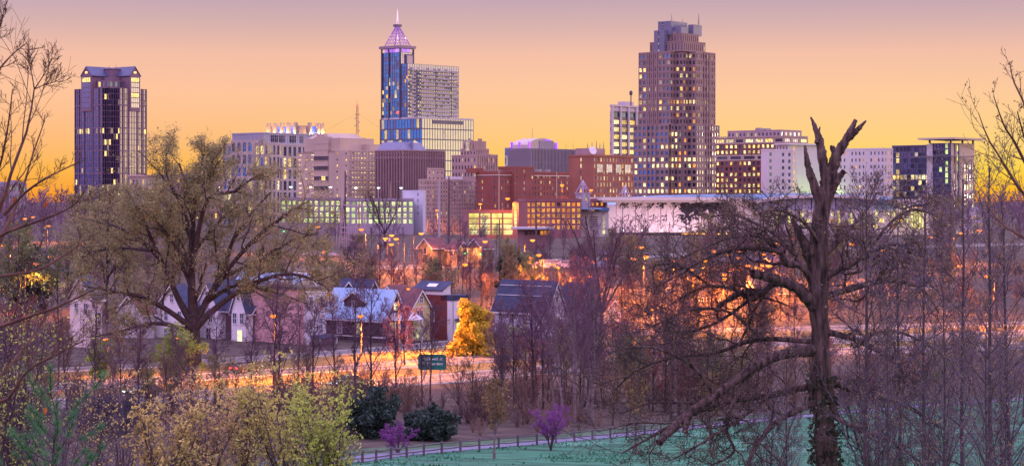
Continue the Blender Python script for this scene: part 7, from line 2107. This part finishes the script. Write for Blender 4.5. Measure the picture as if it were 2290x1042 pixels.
    for i in range(44):
        px = rs.uniform(560, 1560); d = rs.uniform(392, 470)
        k, wd = rs.choice(((K_UP[0], 'dusky bare tree'), (K_UP[1], 'dusky bare tree'), (K_BROWN, 'brown wiry tree'), (K_RED, 'rust-red tree'), (K_PALE, 'pale green tree'), (K_OLIVE, 'olive budding tree')))
        add(px, d, k, 'slope_tree', wd, HOR+(CZ-(gz(X(px, d), d)+rs.uniform(6.5, 11)))/d*F, 14)
    plant_many(E, 'up the slope', 'trees up the slope')
woods()

# undergrowth and distant woods: nobody could count these
def brush_piece(rs, h, w, n, rm):
    a = rs.rand(n)*6.28; t = np.linspace(0, 1, 4)[None]; rr = w*rs.rand(n); hh = h*(.5+.5*rs.rand(n))
    P = np.stack([(np.cos(a)*rr)[:, None]*t, (np.sin(a)*rr)[:, None]*t, hh[:, None]*t], 2)+rs.randn(n, 4, 3)*.12*t[..., None]
    R = np.repeat((rm*np.linspace(1.3, .6, 4))[None], n, 0)
    A, B = spawn(rs, P, R, 3, .2, 1, .5, .3, 42, 12, .08, 3, .18, .6, .3, rm*.75)
    return merge([tubes(P, R, 3), tubes(A, B, 3)])
def scatter(name, label, pieces, spots, m, seed):
    rs = np.random.RandomState(seed); Vs = []
    for x, y, s in spots:
        V, q = pieces[rs.randint(len(pieces))]; a = rs.rand()*6.28; c, n = cos(a), sin(a)
        W = V*s; W = np.stack([W[:, 0]*c-W[:, 1]*n+x, W[:, 0]*n+W[:, 1]*c+y, W[:, 2]+gz(x, y)-.1], 1); Vs.append((W, q))
    V, q = merge(Vs); tag(link(name, new_mesh(name, V, q, [m])), label, kind='stuff')
def undergrowth():
    rs = np.random.RandomState(77)
    br = [brush_piece(rs, 2.6, 1.5, 15, .026) for _ in range(4)]
    sp = []
    for _ in range(700):
        px = rs.uniform(-120, 2420); d = rs.uniform(192, 262)
        sp.append((X(px, d), d, rs.uniform(.7, 1.5)))
    # keep it off the roads and the path
    allq = np.concatenate([ROADS['boulevard_near'], ROADS['boulevard_far'], ROADS['house_street'], PQ])
    ok = lambda x, y, m: np.min((allq[:, 0]-x)**2+(allq[:, 1]-y)**2) > m*m
    def below_path(x, y):
        k = np.argmin(np.abs(PQ[:, 0]/PQ[:, 1]-x/y)); return y > PQ[k][1]+3.5
    dens = lambda x, y: sin(x*.13+y*.07)+sin(x*.051-y*.11+2)+sin(x*.29+1)
    sp = [(s[0], s[1], s[2]*(.75+.22*dens(s[0], s[1]))) for s in sp if ok(s[0], s[1], 7.5) and below_path(s[0], s[1]) and dens(s[0], s[1]) > -1.1 and not (540 < 1145+F*s[0]/s[1] < 1100 and s[1] > 236)]
    scatter('undergrowth', 'purple-brown brush filling the woods behind the fence', br, sp, mat('brush_brown', (.11, .062, .08), .9, .4, .12, col2=(.26, .17, .13)), 5)
    br2 = [brush_piece(rs, 3.2, 2.2, 13, .05) for _ in range(3)]; sp = []
    for _ in range(420):
        px = rs.uniform(-100, 2400); d = rs.uniform(375, 640)
        if 640 < px < 1120 and d > 480: continue
        sp.append((X(px, d), d, rs.uniform(.7, 1.5)))
    sp = [s for s in sp if ok(s[0], s[1], 14)]
    scatter('undergrowth', 'violet brush covering the slope behind the houses', br2, sp, mat('brush_violet', (.13, .08, .12), .9, .4, .06, col2=(.24, .17, .15)), 6)
    # far woods
    pr = []
    for k in range(3):
        t, c, _ = proto(300+k, 14, .25, .04, 9, 4, 3, 0, a1=40, lr1=.44, rmin=.08, t1=.2, n1=4); pr.append(merge([t, c]))
    sp = []
    for _ in range(170):
        if rs.rand() < .5: px = rs.uniform(-150, 360); d = rs.uniform(800, 1450)
        else: px = rs.uniform(2060, 2450); d = rs.uniform(760, 1400)
        sp.append((X(px, d), d, rs.uniform(.8, 1.35)))
    for _ in range(36): px = rs.uniform(640, 1480); d = rs.uniform(690, 840); sp.append((X(px, d), d, rs.uniform(.4, .7)))
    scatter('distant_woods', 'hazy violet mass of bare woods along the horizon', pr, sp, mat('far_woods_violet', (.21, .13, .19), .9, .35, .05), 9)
undergrowth()
